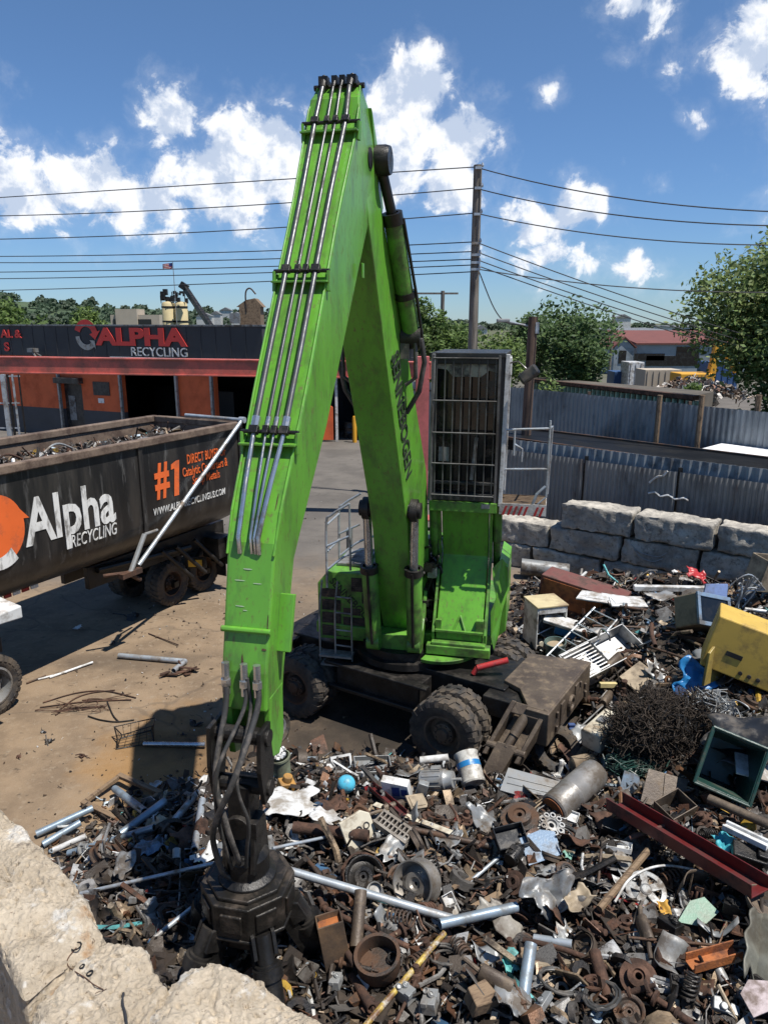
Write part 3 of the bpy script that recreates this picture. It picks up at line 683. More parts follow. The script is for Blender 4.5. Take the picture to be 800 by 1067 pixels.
# boom foot brackets
m = MB()
for s_ in (-1, 1):
    m.prism([(-.55, 1.28), (.62, 1.28), (.66, 1.5), (.3, 1.75), (.1, 2.15), (-.2, 2.15), (-.5, 1.6)], s_ * .40 + .16, s_ * .40 + .22, X3(MH, V((0, 0, 1)), MR, MBASE))
m.box(mf(.19, .45, 1.42), (.85, .3, .26), X3(MR, MH, V((0, 0, 1))).to_3x3())
m.build('boom_bracket', green_old, mach, bevel=.012)

def loft(sections, mi=0, m=None):
    """sections: list of 4 points (front-left, front-right, back-right, back-left)"""
    m = m or MB(); vs = [q for s_ in sections for q in s_]; fs = [(3, 2, 1, 0)]
    for i in range(len(sections) - 1):
        a = i * 4
        for j in range(4): fs.append((a + j, a + (j + 1) % 4, a + 4 + (j + 1) % 4, a + 4 + j))
    e = (len(sections) - 1) * 4; fs.append((e, e + 1, e + 2, e + 3)); return m.add(vs, fs, mi)
# boom: axis points (h, z), depth, half width
BW = [(0.0, 1.5, .5, .26), (.28, 2.4, .72, .29), (.62, 3.55, .86, .265), (.80, 4.05, .90, .265), (1.5, 5.65, .80, .27), (2.25, 7.35, .66, .275), (2.62, 8.15, .52, .26)]
def BL_(z): return .19 * max(0, min(1, (8.0 - z) / 4.2))
def SK_(z): return .03 + .17 * max(0, min(1, (7.4 - z) / 2.6))
secs = []
for i, (h_, z_, dp, hw) in enumerate(BW):
    a, b = BW[max(i - 1, 0)], BW[min(i + 1, len(BW) - 1)]
    t = V((b[0] - a[0], b[1] - a[1])).normalized(); nx_, nz_ = t.y, -t.x     # towards camera and down
    f = (h_ + nx_ * dp / 2, z_ + nz_ * dp / 2); k = (h_ - nx_ * dp / 2, z_ - nz_ * dp / 2)
    q_ = BL_(z_); secs.append([mf(q_ - hw, *f), mf(q_ + hw, *f), mf(q_ + hw + SK_(z_) * dp, *k), mf(q_ - hw + SK_(z_) * dp, *k)])
boom = loft(secs).build('boom', green, mach, bevel=.02)
# flange plates along the boom underside and knee pins
m = MB()
m.lathe([(.001, -.46), (.12, -.46), (.12, .46), (.001, .46)], axis_to(MR, mf(.19, .98, 3.72)), 20)
for s_ in (-1, 1): m.lathe([(.001, 0), (.17, 0), (.17, .10), (.001, .10)], axis_to(MR, mf(.19 + s_ * .36 - .05, .98, 3.72)), 20)
m.build('knee_pin', blackmetal, mach, smooth=35)
# writing on the boom's right flank
A_, B_, C_ = secs[4][1], secs[3][1], secs[4][2]     # front-right at z 5.6, front-right at z 4, back-right at z 5.6
U = (B_ - A_).normalized(); Vt = (C_ - A_); Vt = (Vt - U * Vt.dot(U)).normalized()
text_mb('SENNEBOGEN', A_ - U * .45 + Vt * .16, U, 1.9, .28, .016, Vv=Vt, depth=.008).build('lettering', markBlack, boom)
# boom cylinders
for s_ in (-1, 1):
    a, k, b = mf(.19 + .33 * s_, .66, 1.45), mf(.19 + .345 * s_, .90, 2.75), mf(.19 + .36 * s_, .98, 3.72)
    m = MB(); m.tube([a, a.lerp(k, .97), k], [.125, .125, .11], 20); m.lathe([(.001, -.1), (.14, -.1), (.14, .1), (.001, .1)], axis_to(MR, a), 18)
    cy = m.build('boom_cylinder', green_old, mach, smooth=35)
    m = MB(); m.tube([k, b], .065, 16); m.build('rod', steel, cy, smooth=40)
    m = MB(); m.lathe([(.10, -.06), (.145, -.06), (.145, .05), (.10, .05)], axis_to(b - a, k), 18); m.tube([a + MH * .14, k.lerp(a, .3) + MH * .15, k + MH * .14], .022, 8)
    m.build('collar', blackmetal, cy, smooth=35)
# stick
ST = [((2.80, 8.86), (2.42, 8.72), .24), ((2.99, 8.70), (2.25, 8.35), .275), ((3.07, 8.47), (2.27, 7.93), .29), ((3.75, 7.5), (2.99, 6.98), .255), ((4.9, 5.86), (4.32, 5.42), .255), ((5.62, 4.84), (5.16, 4.50), .225),
      ((5.76, 4.60), (5.30, 4.32), .215), ((6.04, 3.54), (5.62, 3.42), .205), ((6.08, 3.2), (5.68, 3.15), .20)]
secs = [[mf(-w_, *f), mf(w_, *f), mf(w_, *b), mf(-w_, *b)] for f, b, w_ in ST]
stick = loft(secs).build('stick', green, mach, bevel=.022)
m = MB()   # fork at the tip
for s_ in (-1, 1):
    m.prism([(6.0, 3.3), (6.02, 2.95), (5.98, 2.72), (5.82, 2.66), (5.70, 2.8), (5.68, 3.3)], s_ * .175 - .03, s_ * .175 + .03, X3(MH, V((0, 0, 1)), MR, MBASE))
m.box(mf(0, 5.78, 3.0), (.3, .12, .5), X3(MR, MH, V((0, 0, 1))).to_3x3())
m.build('stick_fork', green, mach, bevel=.012)
m = MB()   # raised edge strips, side pad and cross rib
def sp_(i, t, s_, off=0.0):
    f0, b0, w0 = ST[i]; f1, b1, w1 = ST[i + 1]
    f = V(f0).lerp(V(f1), t); b = V(b0).lerp(V(b1), t); w_ = w0 + (w1 - w0) * t
    d = (f - b).normalized(); f = f + d * off
    return f, w_, d
def front(t, lat, off):    # t: 0..1 along the stick's front from the head to the tip; lateral -1..1
    lens = [(V(ST[i + 1][0]) - V(ST[i][0])).length for i in range(len(ST) - 1)]
    s_ = t * sum(lens)
    for i, l_ in enumerate(lens):
        if s_ <= l_ or i == len(lens) - 1: break
        s_ -= l_
    f, w_, d = sp_(i, min(1, s_ / l_), 0, off)
    return mf(lat * w_, f.x, f.y)
for s_ in (-1, 1): m.tube([front(t, s_ * .97, .008) for t in [i / 14 * .80 for i in range(15)]], .014, 6)
m.tube([front(.895, -1.06, .015), front(.895, 1.06, .015)], .028, 8)
m.beam(mf(.235, 5.64, 4.12), mf(.225, 5.78, 3.64), .05, .20, up=MR); m.box(mf(.31, 3.05, 6.95), (.02, .07, .16), X3(MR, MH, V((0, 0, 1))).to_3x3())
m.build('stick_flange', green, mach, bevel=.006)
# scratches and a rust run on the lower front plate
for (py_, la_, wd_, ht_, mt_) in ((592, -.1, .10, .012, 'w'), (606, -.35, .12, .010, 'w'), (608, .35, .10, .008, 'w'), (633, -.35, .10, .010, 'w'), (636, -.1, .05, .008, 'w'), (690, -.1, .022, .15, 'r'), (676, .8, .05, .02, 'r'), (520, .75, .012, .2, 'r'), (650, .9, .012, .25, 'r')):
    t0 = min((abs(proj(front(t, 0, .02))[1] - py_), t) for t in [i / 400 for i in range(401)])[1]; c0_ = front(t0, la_, .004); d0 = (front(t0 + .01, la_, .004) - c0_).normalized(); rs_ = random.Random(py_)
    m = MB(); pl_ = [(-1, -.6), (-.4, -1), (.5, -.8), (1, .1), (.4, 1), (-.7, .7)]
    m.add([c0_ + MR * (a * wd_ / 2 * rs_.uniform(.7, 1.1)) + d0 * (b * ht_ / 2 * rs_.uniform(.6, 1.1)) for a, b in pl_], [tuple(range(6))])
    m.build('scratch' if mt_ == 'w' else 'rust_run', mat('pale_scuff', (.42, .50, .36), .6, 0, .2, 9, bump=0) if mt_ == 'w' else rust, stick)
# pipes on the stick front
lats = (-.56, -.10, .22, .60)
def tz(py):  # parameter of the front line at an image row
    best = min((abs(proj(front(t, 0, .05))[1] - py), t) for t in [i / 400 for i in range(401)]); return best[1]
T = {k: tz(k) for k in (92, 128, 283, 450, 560, 575)}
for i, la in enumerate(lats):
    big_ = i in (0, 3); r_ = .024 if big_ else .014
    m = MB(); m.tube([front(t, la, .075) for t in [T[92] + .001, T[128], (T[128] + T[283]) / 2, T[283], (T[283] + T[450]) / 2, T[450]]], r_, 10)
    m.build('hydraulic_pipe', pipeM, mach, smooth=40)
    m = MB(); lb = (-.45, .05, .20, .36)[i]
    m.tube([front(T[450] - .035, la, .075), front(T[450], la, .075), front((T[450] + T[560]) / 2, (la + lb) / 2, .07), front(T[560], lb, .06), front(T[575], lb, .0)], r_ * .9, 10)
    for tt in (T[450] - .02,): m.tube([front(tt, la, .075), front(tt + .018, la, .075)], r_ * 1.6, 8)
    m.build('hydraulic_pipe', steel, mach, smooth=40)
for k in (128, 283, 450):
    m = MB(); t0 = T[k]; m.tube([front(t0, -1.08, .055), front(t0, 1.12, .055)], .02, 8)
    for la in lats: m.box(front(t0, la, .085), (.085 if la in (lats[0], lats[3]) else .055, .055, .075), (axis_to(front(t0 + .01, 0, 0) - front(t0, 0, 0), (0, 0, 0)).to_3x3()))
    br = m.build('pipe_clamp', blackmetal, mach, bevel=.004)
    m = MB(); a, b = front(t0 + .016, -1.08, .03), front(t0 + .016, 1.1, .03); m.beam(a, b, .02, .12, up=MH)
    for s_ in (-1.06, 1.08): m.beam(front(t0, s_, .05), front(t0 + .025, s_, -.04), .03, .05)
    m.build('bracket', green, br, bevel=.004)
m = MB()  # head of the stick: elbows, hoses, dark blocks
for la in lats:
    big_ = la in (lats[0], lats[3])
    m.box(mf(la * .27, 2.86, 8.90), (.10 if big_ else .06, .10, .09), X3(MR, MH, V((0, 0, 1))).to_3x3())
    m.tube([front(T[92], la, .075), mf(la * .27, 2.86, 8.94), mf(la * .27, 2.55, 8.92), mf(la * .27, 2.3, 8.62)], .03 if big_ else .018, 8)
m.tube([mf(-.28, 2.8, 8.86), mf(.28, 2.8, 8.86)], .03, 8)
m.tube([mf(-.30, 2.9, 8.6), mf(-.37, 2.85, 8.45), mf(-.36, 2.95, 8.25), mf(-.29, 3.0, 8.2)], .008, 6)
m.build('head_fittings', blackmetal, mach, smooth=40)
# joint pin and the two stick cylinders beside the boom
m = MB(); m.lathe([(.001, -.30), (.11, -.30), (.11, .30), (.001, .30)], axis_to(MR, mf(0, 2.60, 8.18)), 24)
m.build('stick_pin', blackmetal, mach, smooth=35)
m = MB()
m.prism([(2.35, 8.3), (2.5, 8.72), (2.15, 8.3), (1.9, 7.75), (2.05, 7.6), (2.3, 7.9)], .20, .29, X3(MH, V((0, 0, 1)), MR, MBASE)); m.prism([(2.35, 8.3), (2.5, 8.72), (2.15, 8.3), (1.9, 7.75), (2.05, 7.6), (2.3, 7.9)], -.29, -.20, X3(MH, V((0, 0, 1)), MR, MBASE))
m.build('stick_horn', green, mach, bevel=.01)
for s_ in (-1, 1):
    a, k, b = mf(.32 * s_, 2.24, 8.22), mf(.06 + .36 * s_, 1.97, 7.62), mf(.14 + .42 * s_, 1.38, 6.2)
    m = MB(); m.lathe([(.001, -.13), (.155, -.13), (.17, -.08), (.17, .08), (.155, .13), (.001, .13)], axis_to(MR, a), 24); m.tube([a, k], .062, 14)
    m.lathe([(.08, -.07), (.13, -.07), (.13, .07), (.08, .07)], axis_to(a - b, k), 18)
    rod = m.build('stick_cylinder', blackmetal, mach, smooth=35)
    m = MB(); m.tube([k, b], .115, 20)
    m.build('barrel', green_old, rod, smooth=40)
    m = MB(); q = k.lerp(b, .62); m.lathe([(.115, -.04), (.135, -.04), (.135, .04), (.115, .04)], axis_to(a - b, q), 18)
    m.lathe([(.001, -.13), (.15, -.13), (.15, .13), (.001, .13)], axis_to(MR, b), 20); m.tube([k + MR * s_ * .13, q + MR * s_ * .15, b + MR * s_ * .14], .02, 8)
    m.build('band', blackmetal, rod, smooth=35)
def mf0(r_, h_, z_): return mf(r_ + .13, h_ + .34, z_ + .68)
m = MB()
m.tube([mf0(-.42, .98, 5.5), mf0(.42, .98, 5.5)], .06, 12)
for s_ in (-1, 1):
    m.tube([mf0(.42 * s_, 1.02, 5.55), mf0(.56 * s_, 1.05, 5.5), mf0(.60 * s_, 1.0, 5.2), mf0(.52 * s_, .95, 4.8), mf0(.34 * s_, .9, 4.5)], .035, 8)
    m.tube([mf0(.40 * s_, 1.1, 5.6), mf0(.50 * s_, 1.15, 5.45), mf0(.50 * s_, 1.1, 5.0), mf0(.36 * s_, 1.1, 4.9)], .028, 8)
    m.box(mf0(.36 * s_, 1.1, 5.35), (.12, .16, .2), X3(MR, MH, V((0, 0, 1))).to_3x3())
m.build('boom_hoses', hose_m, mach, smooth=40)

# ---- grapple hanging from the stick
GC = V((-1.23, 5.66, .14))
def gq(x, y, z): return GC + MR * x + MH * y + V((0, 0, z))
G3 = X3(MR, MH, V((0, 0, 1))).to_3x3()
m = MB()
for s_ in (-1, 1): m.prism([(-.16, 2.95), (.14, 2.95), (.17, 2.6), (.10, 2.25), (-.06, 2.25), (-.16, 2.6)], s_ * .225 - .02, s_ * .225 + .02, X3(MH, V((0, 0, 1)), MR, GC))
for z in (2.84, 2.36): m.lathe([(.001, -.27), (.075, -.27), (.075, .27), (.001, .27)], axis_to(MR, gq(0, 0, z)), 16)
m.box(gq(0, 0, 2.15), (.20, .24, .5), G3); m.box(gq(0, .05, 2.0), (.34, .2, .16), G3)
m.lathe([(.001, -.17), (.11, -.17), (.11, .17), (.001, .17)], axis_to(MH, gq(0, .0, 2.02)), 18)
for s_ in (-1, 1): m.prism([(-.12, 2.0), (.14, 2.0), (.2, 1.6), (.0, 1.45), (-.16, 1.6)], s_ * .13 - .02, s_ * .13 + .02, X3(MH, V((0, 0, 1)), MR, GC))
m.lathe([(.001, 1.72), (.16, 1.72), (.2, 1.66), (.2, 1.5), (.26, 1.46), (.26, 1.38), (.001, 1.38)], Matrix.Translation(GC), 24)
gr = m.build('grapple', blackmetal, mach, bevel=.006)
m = MB(); oct_ = [(.42 * math.cos(R(22.5 + 45 * k)), .42 * math.sin(R(22.5 + 45 * k))) for k in range(8)]
m.prism(oct_, 1.08, 1.40, X3(MR, MH, V((0, 0, 1)), GC)); m.prism([(a * .86, b * .86) for a, b in oct_], 1.40, 1.44, X3(MR, MH, V((0, 0, 1)), GC)); m.prism([(a * 1.03, b * 1.03) for a, b in oct_], 1.05, 1.085, X3(MR, MH, V((0, 0, 1)), GC))
m.prism([(a * .7, b * .7) for a, b in oct_], .86, 1.05, X3(MR, MH, V((0, 0, 1)), GC))
for k in range(8):
    a = R(45 * k); d = MR * math.cos(a) + MH * math.sin(a); m.box(GC + d * .395 + V((0, 0, 1.24)), (.03, .20, .18), X3(d, V((0, 0, 1)).cross(d), V((0, 0, 1))).to_3x3())
m.build('housing', mat('oily_brown_black_steel', (.028, .025, .021), .42, .4, .4, 4, dirt=(.085, .066, .05), amt=.36, dscale=4, bump=.3), gr, bevel=.012)
for k in range(5):
    a = R(72 * k + 52); d = MR * math.cos(a) + MH * math.sin(a); sdv = V((0, 0, 1)).cross(d)
    m = MB(); p = GC + d * .40 + V((0, 0, 1.12)); q = GC + d * .66 + V((0, 0, .62))
    m.tube([p, p.lerp(q, .5)], .075, 16); m.tube([p.lerp(q, .42), q], .105, 18); m.lathe([(.1, -.05), (.13, -.05), (.13, .05), (.1, .05)], axis_to(q - p, p.lerp(q, .55)), 18)
    for s_ in (-.09, .09): m.prism([(.30, 1.16), (.44, 1.14), (.52, .98), (.40, .92)], s_ - .015, s_ + .015, X3(d, V((0, 0, 1)), sdv * -1, GC))
    m.prism([(.28, .96), (.40, .98), (.56, .70), (.68, .52), (.70, .30), (.58, .10), (.40, -.02), (.52, .22), (.54, .42), (.42, .66)], -.09, .09, X3(d, V((0, 0, 1)), sdv * -1, GC))
    m.build('tine', blackmetal, gr, smooth=35)
m = MB()
def curve(pts, n=14):
    """smooth path through points"""
    P = [V(p) for p in pts]; P = [P[0] * 2 - P[1]] + P + [P[-1] * 2 - P[-2]]; o = []
    for i in range(1, len(P) - 2):
        for k in range(n):
            t = k / n; a, b, c, d = P[i - 1], P[i], P[i + 1], P[i + 2]
            o.append(.5 * ((2 * b) + (c - a) * t + (2 * a - 5 * b + 4 * c - d) * t * t + (3 * b - a - 3 * c + d) * t ** 3))
    o.append(P[-2]); return o
tip = [front(.955, la, .03) for la in (-.75, .05, .62)]
H_ = []
HS = [([tip[0], tip[0] + V((0, -.06, -.25)), gq(-0.122, .26, 2.6), gq(-0.014, .34, 2.2), gq(0.036, .28, 1.85), gq(0.000, .16, 1.66)], .030),
      ([tip[1], tip[1] + V((0, -.05, -.25)), gq(-0.072, .30, 2.7), gq(-0.115, .30, 2.3), gq(-0.072, .26, 1.9), gq(-0.058, .18, 1.62)], .022),
      ([tip[1] + MR * .03, tip[1] + V((.05, -.05, -.3)), gq(0.086, .30, 2.6), gq(0.158, .28, 2.2), gq(0.115, .24, 1.9), gq(0.072, .18, 1.66)], .020),
      ([tip[2], tip[2] + V((0, -.05, -.25)), gq(0.086, .34, 2.65), gq(-0.086, .36, 2.25), gq(-0.173, .28, 1.95), gq(-0.144, .20, 1.6), gq(-0.086, .16, 1.5)], .032)]
for pts, r_ in HS:
    m = MB(); m.tube(curve(pts), r_ * .82, 10); m.build('hose', hose_m, gr, smooth=50)
m = MB()
for p in tip: m.tube([p + V((0, .02, .12)), p + V((0, 0, -.16))], .034, 10); m.tube([p + V((0, 0, -.02)), p + V((0, 0, -.08))], .045, 6)
m.build('hose_fitting', steel, gr, smooth=35)

# ---- raised cab
M3 = X3(MR, MH, V((0, 0, 1))).to_3x3()
m = MB(); prof = [(.50, 1.5), (.50, 1.62), (-.16, 2.72), (.10, 3.66), (-.42, 3.66), (-.75, 2.72), (-.45, 1.5)]
m.prism(prof, .83, 1.57, X3(MH, V((0, 0, 1)), MR, MBASE)); riser = m.build('cab_riser', green, mach, bevel=.02)
m = MB()
for s_ in (.79, 1.61): m.prism([(.52, 1.5), (.54, 1.64), (-.12, 2.72), (.14, 3.66), (.04, 3.66), (-.25, 2.72), (.37, 1.5)], s_ - .02, s_ + .02, X3(MH, V((0, 0, 1)), MR, MBASE))
m.beam(mf(.82, .52, 1.66), mf(1.58, .52, 1.66), .05, .04); m.box(mf(.87, .47, 1.74), (.09, .06, .18), M3); m.box(mf(1.52, .45, 1.76), (.12, .1, .2), M3)
m.beam(mf(1.1, .50, 1.66), mf(1.2, .37, 1.88), .03, .03); m.beam(mf(1.3, .50, 1.66), mf(1.2, .37, 1.88), .03, .03)
m.build('riser_flange', green_old, riser, bevel=.006)
for s_, h0 in ((.70, -.1), (1.70, -.2)):
    m = MB(); m.tube([mf(s_, h0 - .4, 2.1), mf(s_, h0 + .05, 3.0)], .06, 14); m.tube([mf(s_, h0 + .05, 3.0), mf(s_, h0 + .2, 3.7)], .075, 14); m.build('riser_cylinder', green_old, mach, smooth=40)
m = MB(); m.box(mf(1.2, .56, 1.38), (1.0, .2, .15), M3); m.box(mf(1.2, .56, 1.48), (.85, .15, .05), M3)
m.lathe([(.50, 1.2), (.66, 1.2), (.68, 1.27), (.50, 1.28)], Matrix.Translation(mf(.85, .15, 0)), 14, 0, R(-120), R(-20)); m.build('front_ledge', green_old, mach, bevel=.012)
# bent side door
m = MB()
pts = [(1.66, .12, 2.62), (1.80, .02, 2.76), (1.90, -.12, 2.6), (1.92, -.1, 2.2), (1.84, .1, 1.9), (1.80, .22, 1.5), (1.74, .28, 1.28), (1.68, .24, 1.5), (1.66, .2, 1.9), (1.74, .16, 2.15), (1.68, .14, 2.4)]
vs = [mf(*p) for p in pts]; k = len(vs); back = [p - MH * .03 for p in vs]
m.add(vs + back, [tuple(range(k)), tuple(range(k, 2 * k))[::-1]] + [(i, k + i, k + (i + 1) % k, (i + 1) % k) for i in range(k)])
m.prism([(1.74, 1.35), (1.9, 1.5), (1.9, 2.6), (1.76, 2.7)], -1.2, -.05, MX)
m.build('side_door', green, mach, bevel=.008)
# cab body
cl, cr, cf, cb, cz0, cz1 = .66, 1.73, .24, -1.25, 3.72, 5.97
m = MB()
m.box(mf((cl + cr) / 2, (cf + cb) / 2, cz0 + .06), (cr - cl, cf - cb, .12), M3)
m.box(mf((cl + cr) / 2, (cf + cb) / 2, cz1 - .04), (cr - cl + .04, cf - cb + .06, .07), M3); m.box(mf((cl + cr) / 2, cb + .03, (cz0 + cz1) / 2), (cr - cl, .06, cz1 - cz0 - .12), M3)
for a in (cl + .035, cr - .035):
    m.beam(mf(a, cf - .035, cz0), mf(a, cf - .035, cz1), .07, .07); m.beam(mf(a, (cf + cb) / 2, cz0), mf(a, (cf + cb) / 2, cz1), .06, .06); m.beam(mf(a, cf - .5, cz0 + .9), mf(a, cb, cz0 + .9), .05, .05)
m.box(mf(cl + .03, (cf + cb) / 2, cz0 + .4), (.04, cf - cb - .1, .7), M3)
m.beam(mf(cl + .04, cf - .03, cz0 + .28), mf(cr - .04, cf - .03, cz0 + .28), .06, .05); m.beam(mf(cl + .04, cf - .03, cz1 - .12), mf(cr - .04, cf - .03, cz1 - .12), .06, .1)
cab = m.build('cab', mat('sooty_cab_paint', (.024, .025, .025), .5, .1, .4, 3, dirt=(.06, .055, .048), amt=.3, dscale=4, bump=.1), mach, bevel=.01)
m = MB(); m.box(mf((cl + cr) / 2, cf - .06, (cz0 + cz1) / 2), (cr - cl - .13, .012, cz1 - cz0 - .3), M3); m.build('windscreen', glassdark, cab)
m = MB(); m.box(mf(cr - .03, (cf + cb) / 2 + .35, cz0 + 1.2), (.012, .72, 1.9), M3); m.box(mf(cl + .03, (cf + cb) / 2 + .35, cz0 + 1.5), (.012, .72, 1.2), M3); m.build('side_window', glassdark, cab)
m = MB()
m.beam(mf(cl - .01, cf + .02, cz0 + .02), mf(cl + .035, cf + .02, cz1 - .02), .03, .05, up=MR); m.build('frame_post', ltgrey, cab, bevel=.006)
m = MB()
m.beam(mf(cr + .015, cf + .0, cz0 - .05), mf(cr + .05, cf + .0, cz1 - .02), .045, .06, up=MR); m.beam(mf(cr + .05, cf - .2, cz0 + .1), mf(cr + .07, cf - .2, cz1 - .05), .05, .05, up=MR)
m.box(mf(cr + .07, cf - .12, cz1 - .2), (.06, .22, .26), M3)
m.build('frame_post', mat('dirty_white_post', (.62, .62, .6), .5, 0, .15, 4, dirt=(.2, .18, .15), amt=.35, dscale=4), cab, bevel=.006)
m = MB()     # guard grille in front of the windscreen
gx0, gx1, gz0, gz1, gf = cl + .08, cr - .12, cz0 + .05, cz1 - .08, cf + .10
for i in range(8): a = gx0 + (gx1 - gx0) * i / 7; m.tube([mf(a, gf, gz0), mf(a + .01, gf, gz1)], .0105, 6)
for i, z in enumerate((gz0 + .06, gz0 + .55, gz0 + 1.02, gz0 + 1.5, gz1)): m.tube([mf(gx0 - .04, gf + .01, z), mf(gx1 + .04, gf + .01, z)], .013, 6)
for s_ in (gx0 - .05, gx1 + .06): m.beam(mf(s_, gf, gz0 - .03), mf(s_, gf, gz1 + .05), .035, .035)
for z in (gz0 + .06, gz1):
    for s_ in (gx0 - .03, gx1 + .03): m.tube([mf(s_, gf, z), mf(s_, cf - .02, z)], .014, 6)
m.build('guard_grille', mat('grille_bars', (.12, .12, .115), .5, .4, .3, 5, dirt=(.05, .045, .04), amt=.4), cab, smooth=40)
m = MB()     # top visor with scalloped pale edge
vp = [(gx0, cz1 - .10), (gx1 + .05, cz1 - .10), (gx1 + .05, cz1 - .30), (gx1 - .10, cz1 - .26), (gx1 - .22, cz1 - .36), ((gx0 + gx1) / 2, cz1 - .35), (gx0 + .24, cz1 - .36), (gx0 + .14, cz1 - .25), (gx0, cz1 - .24)]
m.prism([(a, b) for a, b in vp][::-1], cf - .045, cf - .03, MX); m.build('sun_visor', mat('visor', (.36, .34, .27), .6, 0, .2, 4, dirt=(.08, .07, .06), amt=.5, dscale=5), cab)
m = MB(); m.box(mf(cl + .52, -.25, 4.3), (.5, .5, .15), M3); m.box(mf(cl + .52, -.5, 4.75), (.48, .14, .8), M3); m.box(mf(cl + .52, -.55, 5.3), (.28, .1, .25), M3); m.build('operator_seat', blackp, cab, bevel=.03)
m = MB(); m.beam(mf(gx0 + .56, cf + .03, cz0 + .35), mf(gx0 + .62, cf + .03, cz0 + 1.0), .05, .02, up=MH); m.build('wiper', greym, cab)
m = MB(); m.box(mf(gx0 + .12, cf - .04, cz0 + .72), (.16, .01, .22), M3); m.build('sticker', greym, cab)
m = MB(); m.box(mf((cl + cr) / 2 - .02, cf - .02, cz0 - .09), (cr - cl - .02, .1, .16), M3); m.build('cab_floor_beam', green_old, cab, bevel=.01)
m = MB(); m.box(mf(cr - .2, cf + .035, cz0 - .06), (.13, .012, .07), M3); m.build('plate', ltgrey, cab)
# mirror
m = MB(); c = mf(cr + .36, cf + .1, cz1 - .30); E = M3 @ Euler((R(15), R(-38), 0)).to_matrix()
m.box(c, (.30, .09, .17), E); mi_ = m.build('mirror', blackp, cab, bevel=.035)
m = MB(); m.tube([mf(cr + .05, cf, cz1 - .15), mf(cr + .2, cf + .05, cz1 - .12), mf(cr + .32, cf + .08, cz1 - .22)], .012, 6); m.build('mirror_arm', blackp, mach, smooth=40)
# step platform with rails
m = MB()
for i in range(9): m.beam(mf(cr + .03, .24 - .075 * i, cz0 - .02), mf(cr + .70, .24 - .075 * i, cz0 - .02), .03, .04)
m.box(mf(cr + .36, -.37, cz0 - .03), (.68, .04, .06), M3); m.box(mf(cr + .365, -.06, cz0 - .055), (.66, .60, .02), M3)  # base plate added under the planks so they cast one solid shadow
pf = m.build('step_platform', woodm, mach)
m = MB(); m.box(mf(cr + .36, .30, cz0 - .07), (.70, .02, .17), M3); m.box(mf(cr + .70, -.05, cz0 - .09), (.02, .68, .16), M3); m.build('front_board', mat('dirty_white_board', (.52, .50, .46), .5, 0, .15, 4, dirt=(.2, .17, .14), amt=.4, dscale=5), pf)
m = MB()
for i in range(8):
    if i in (5,): continue
    a = cr + .05 + .078 * i; m.prism([(a, cz0 - .165), (a + .035, cz0 - .165), (a + .085, cz0 - .02), (a + .05, cz0 - .02)], .311, .314, MX)
m.build('warning_stripes', redm, pf)
m = MB()
rr = .017
m.tube(curve([mf(cr + .06, .2, cz0 + .2), mf(cr + .06, .2, cz0 + 1.05), mf(cr + .12, .2, cz0 + 1.12), mf(cr + .70, .2, cz0 + 1.16)], 6), rr, 8)
m.tube([mf(cr + .70, .2, cz0 + 1.28), mf(cr + .70, .2, cz0 + .12), mf(cr + .55, .22, cz0 - .02)], rr, 8)
m.tube([mf(cr + .06, .2, cz0 + .52), mf(cr + .70, .2, cz0 + .55)], rr, 8); m.tube([mf(cr + .70, .2, cz0 + 1.16), mf(cr + .74, -.5, cz0 + 1.1), mf(cr + .72, -.55, cz0)], rr, 8)
m.tube([mf(cr + .18, .0, cz0 + .7), mf(cr + .18, .0, cz0 + 1.12)], rr, 8); m.tube([mf(cr + .18, .0, cz0 + .88), mf(cr + .3, -.05, cz0 + .8), mf(cr + .3, -.05, cz0 + .6)], rr, 8)
m.tube([mf(cr + .5, .28, cz0), mf(cr + .56, .3, cz0 + .18), mf(cr + .68, .28, cz0 + .3)], .024, 8)
m.build('platform_rail', galv, mach, smooth=40)
# ladder and handrail at the left of the arm
m = MB(); la0, la1 = -1.06, -.52
for a in (la0, -.80): m.tube(curve([mf(a, .62, 1.0), mf(a, .60, 1.9), mf(a + .02, .50, 2.35)], 5), .015, 8)
for z in (1.28, 1.55, 1.85, 2.12): m.tube([mf(-.80, .6, z), mf(la1, .62, z)], .014, 8)
m.tube([mf(la1, .62, 1.02), mf(la1, .62, 2.1)], .014, 8); m.box(mf(-.78, .6, 1.12), (.54, .24, .03), M3); m.box(mf(-.78, .6, .96), (.5, .2, .03), M3)
m.build('ladder', mat('scuffed_steel_tube', (.30, .30, .28), .5, .4, .2, 5, dirt=(.12, .1, .08), amt=.4), mach, smooth=40)
m = MB()
for o_ in (0, -.75):
    m.tube(curve([mf(-.98, .42 + o_, 2.2), mf(-.98, .40 + o_, 3.25), mf(-.90, .40 + o_, 3.42), mf(-.60, .38 + o_, 3.62)], 6), .02, 8)
    m.tube([mf(-.98, .41 + o_, 2.9), mf(-.62, .38 + o_, 3.08)], .018, 8); m.tube(curve([mf(-.98, .41 + o_, 2.5), mf(-.7, .3 + o_, 2.72), mf(-.4, .25 + o_, 2.85)], 5), .02, 8)
m.tube([mf(-.98, .40, 3.25), mf(-.98, -.35, 3.25)], .018, 8); m.tube([mf(-.98, .40, 2.8), mf(-.98, -.35, 2.8)], .018, 8); m.tube([mf(-.60, .38, 3.62), mf(-.6, .36, 2.5)], .018, 8)
m.build('handrail', galv, mach, smooth=40)
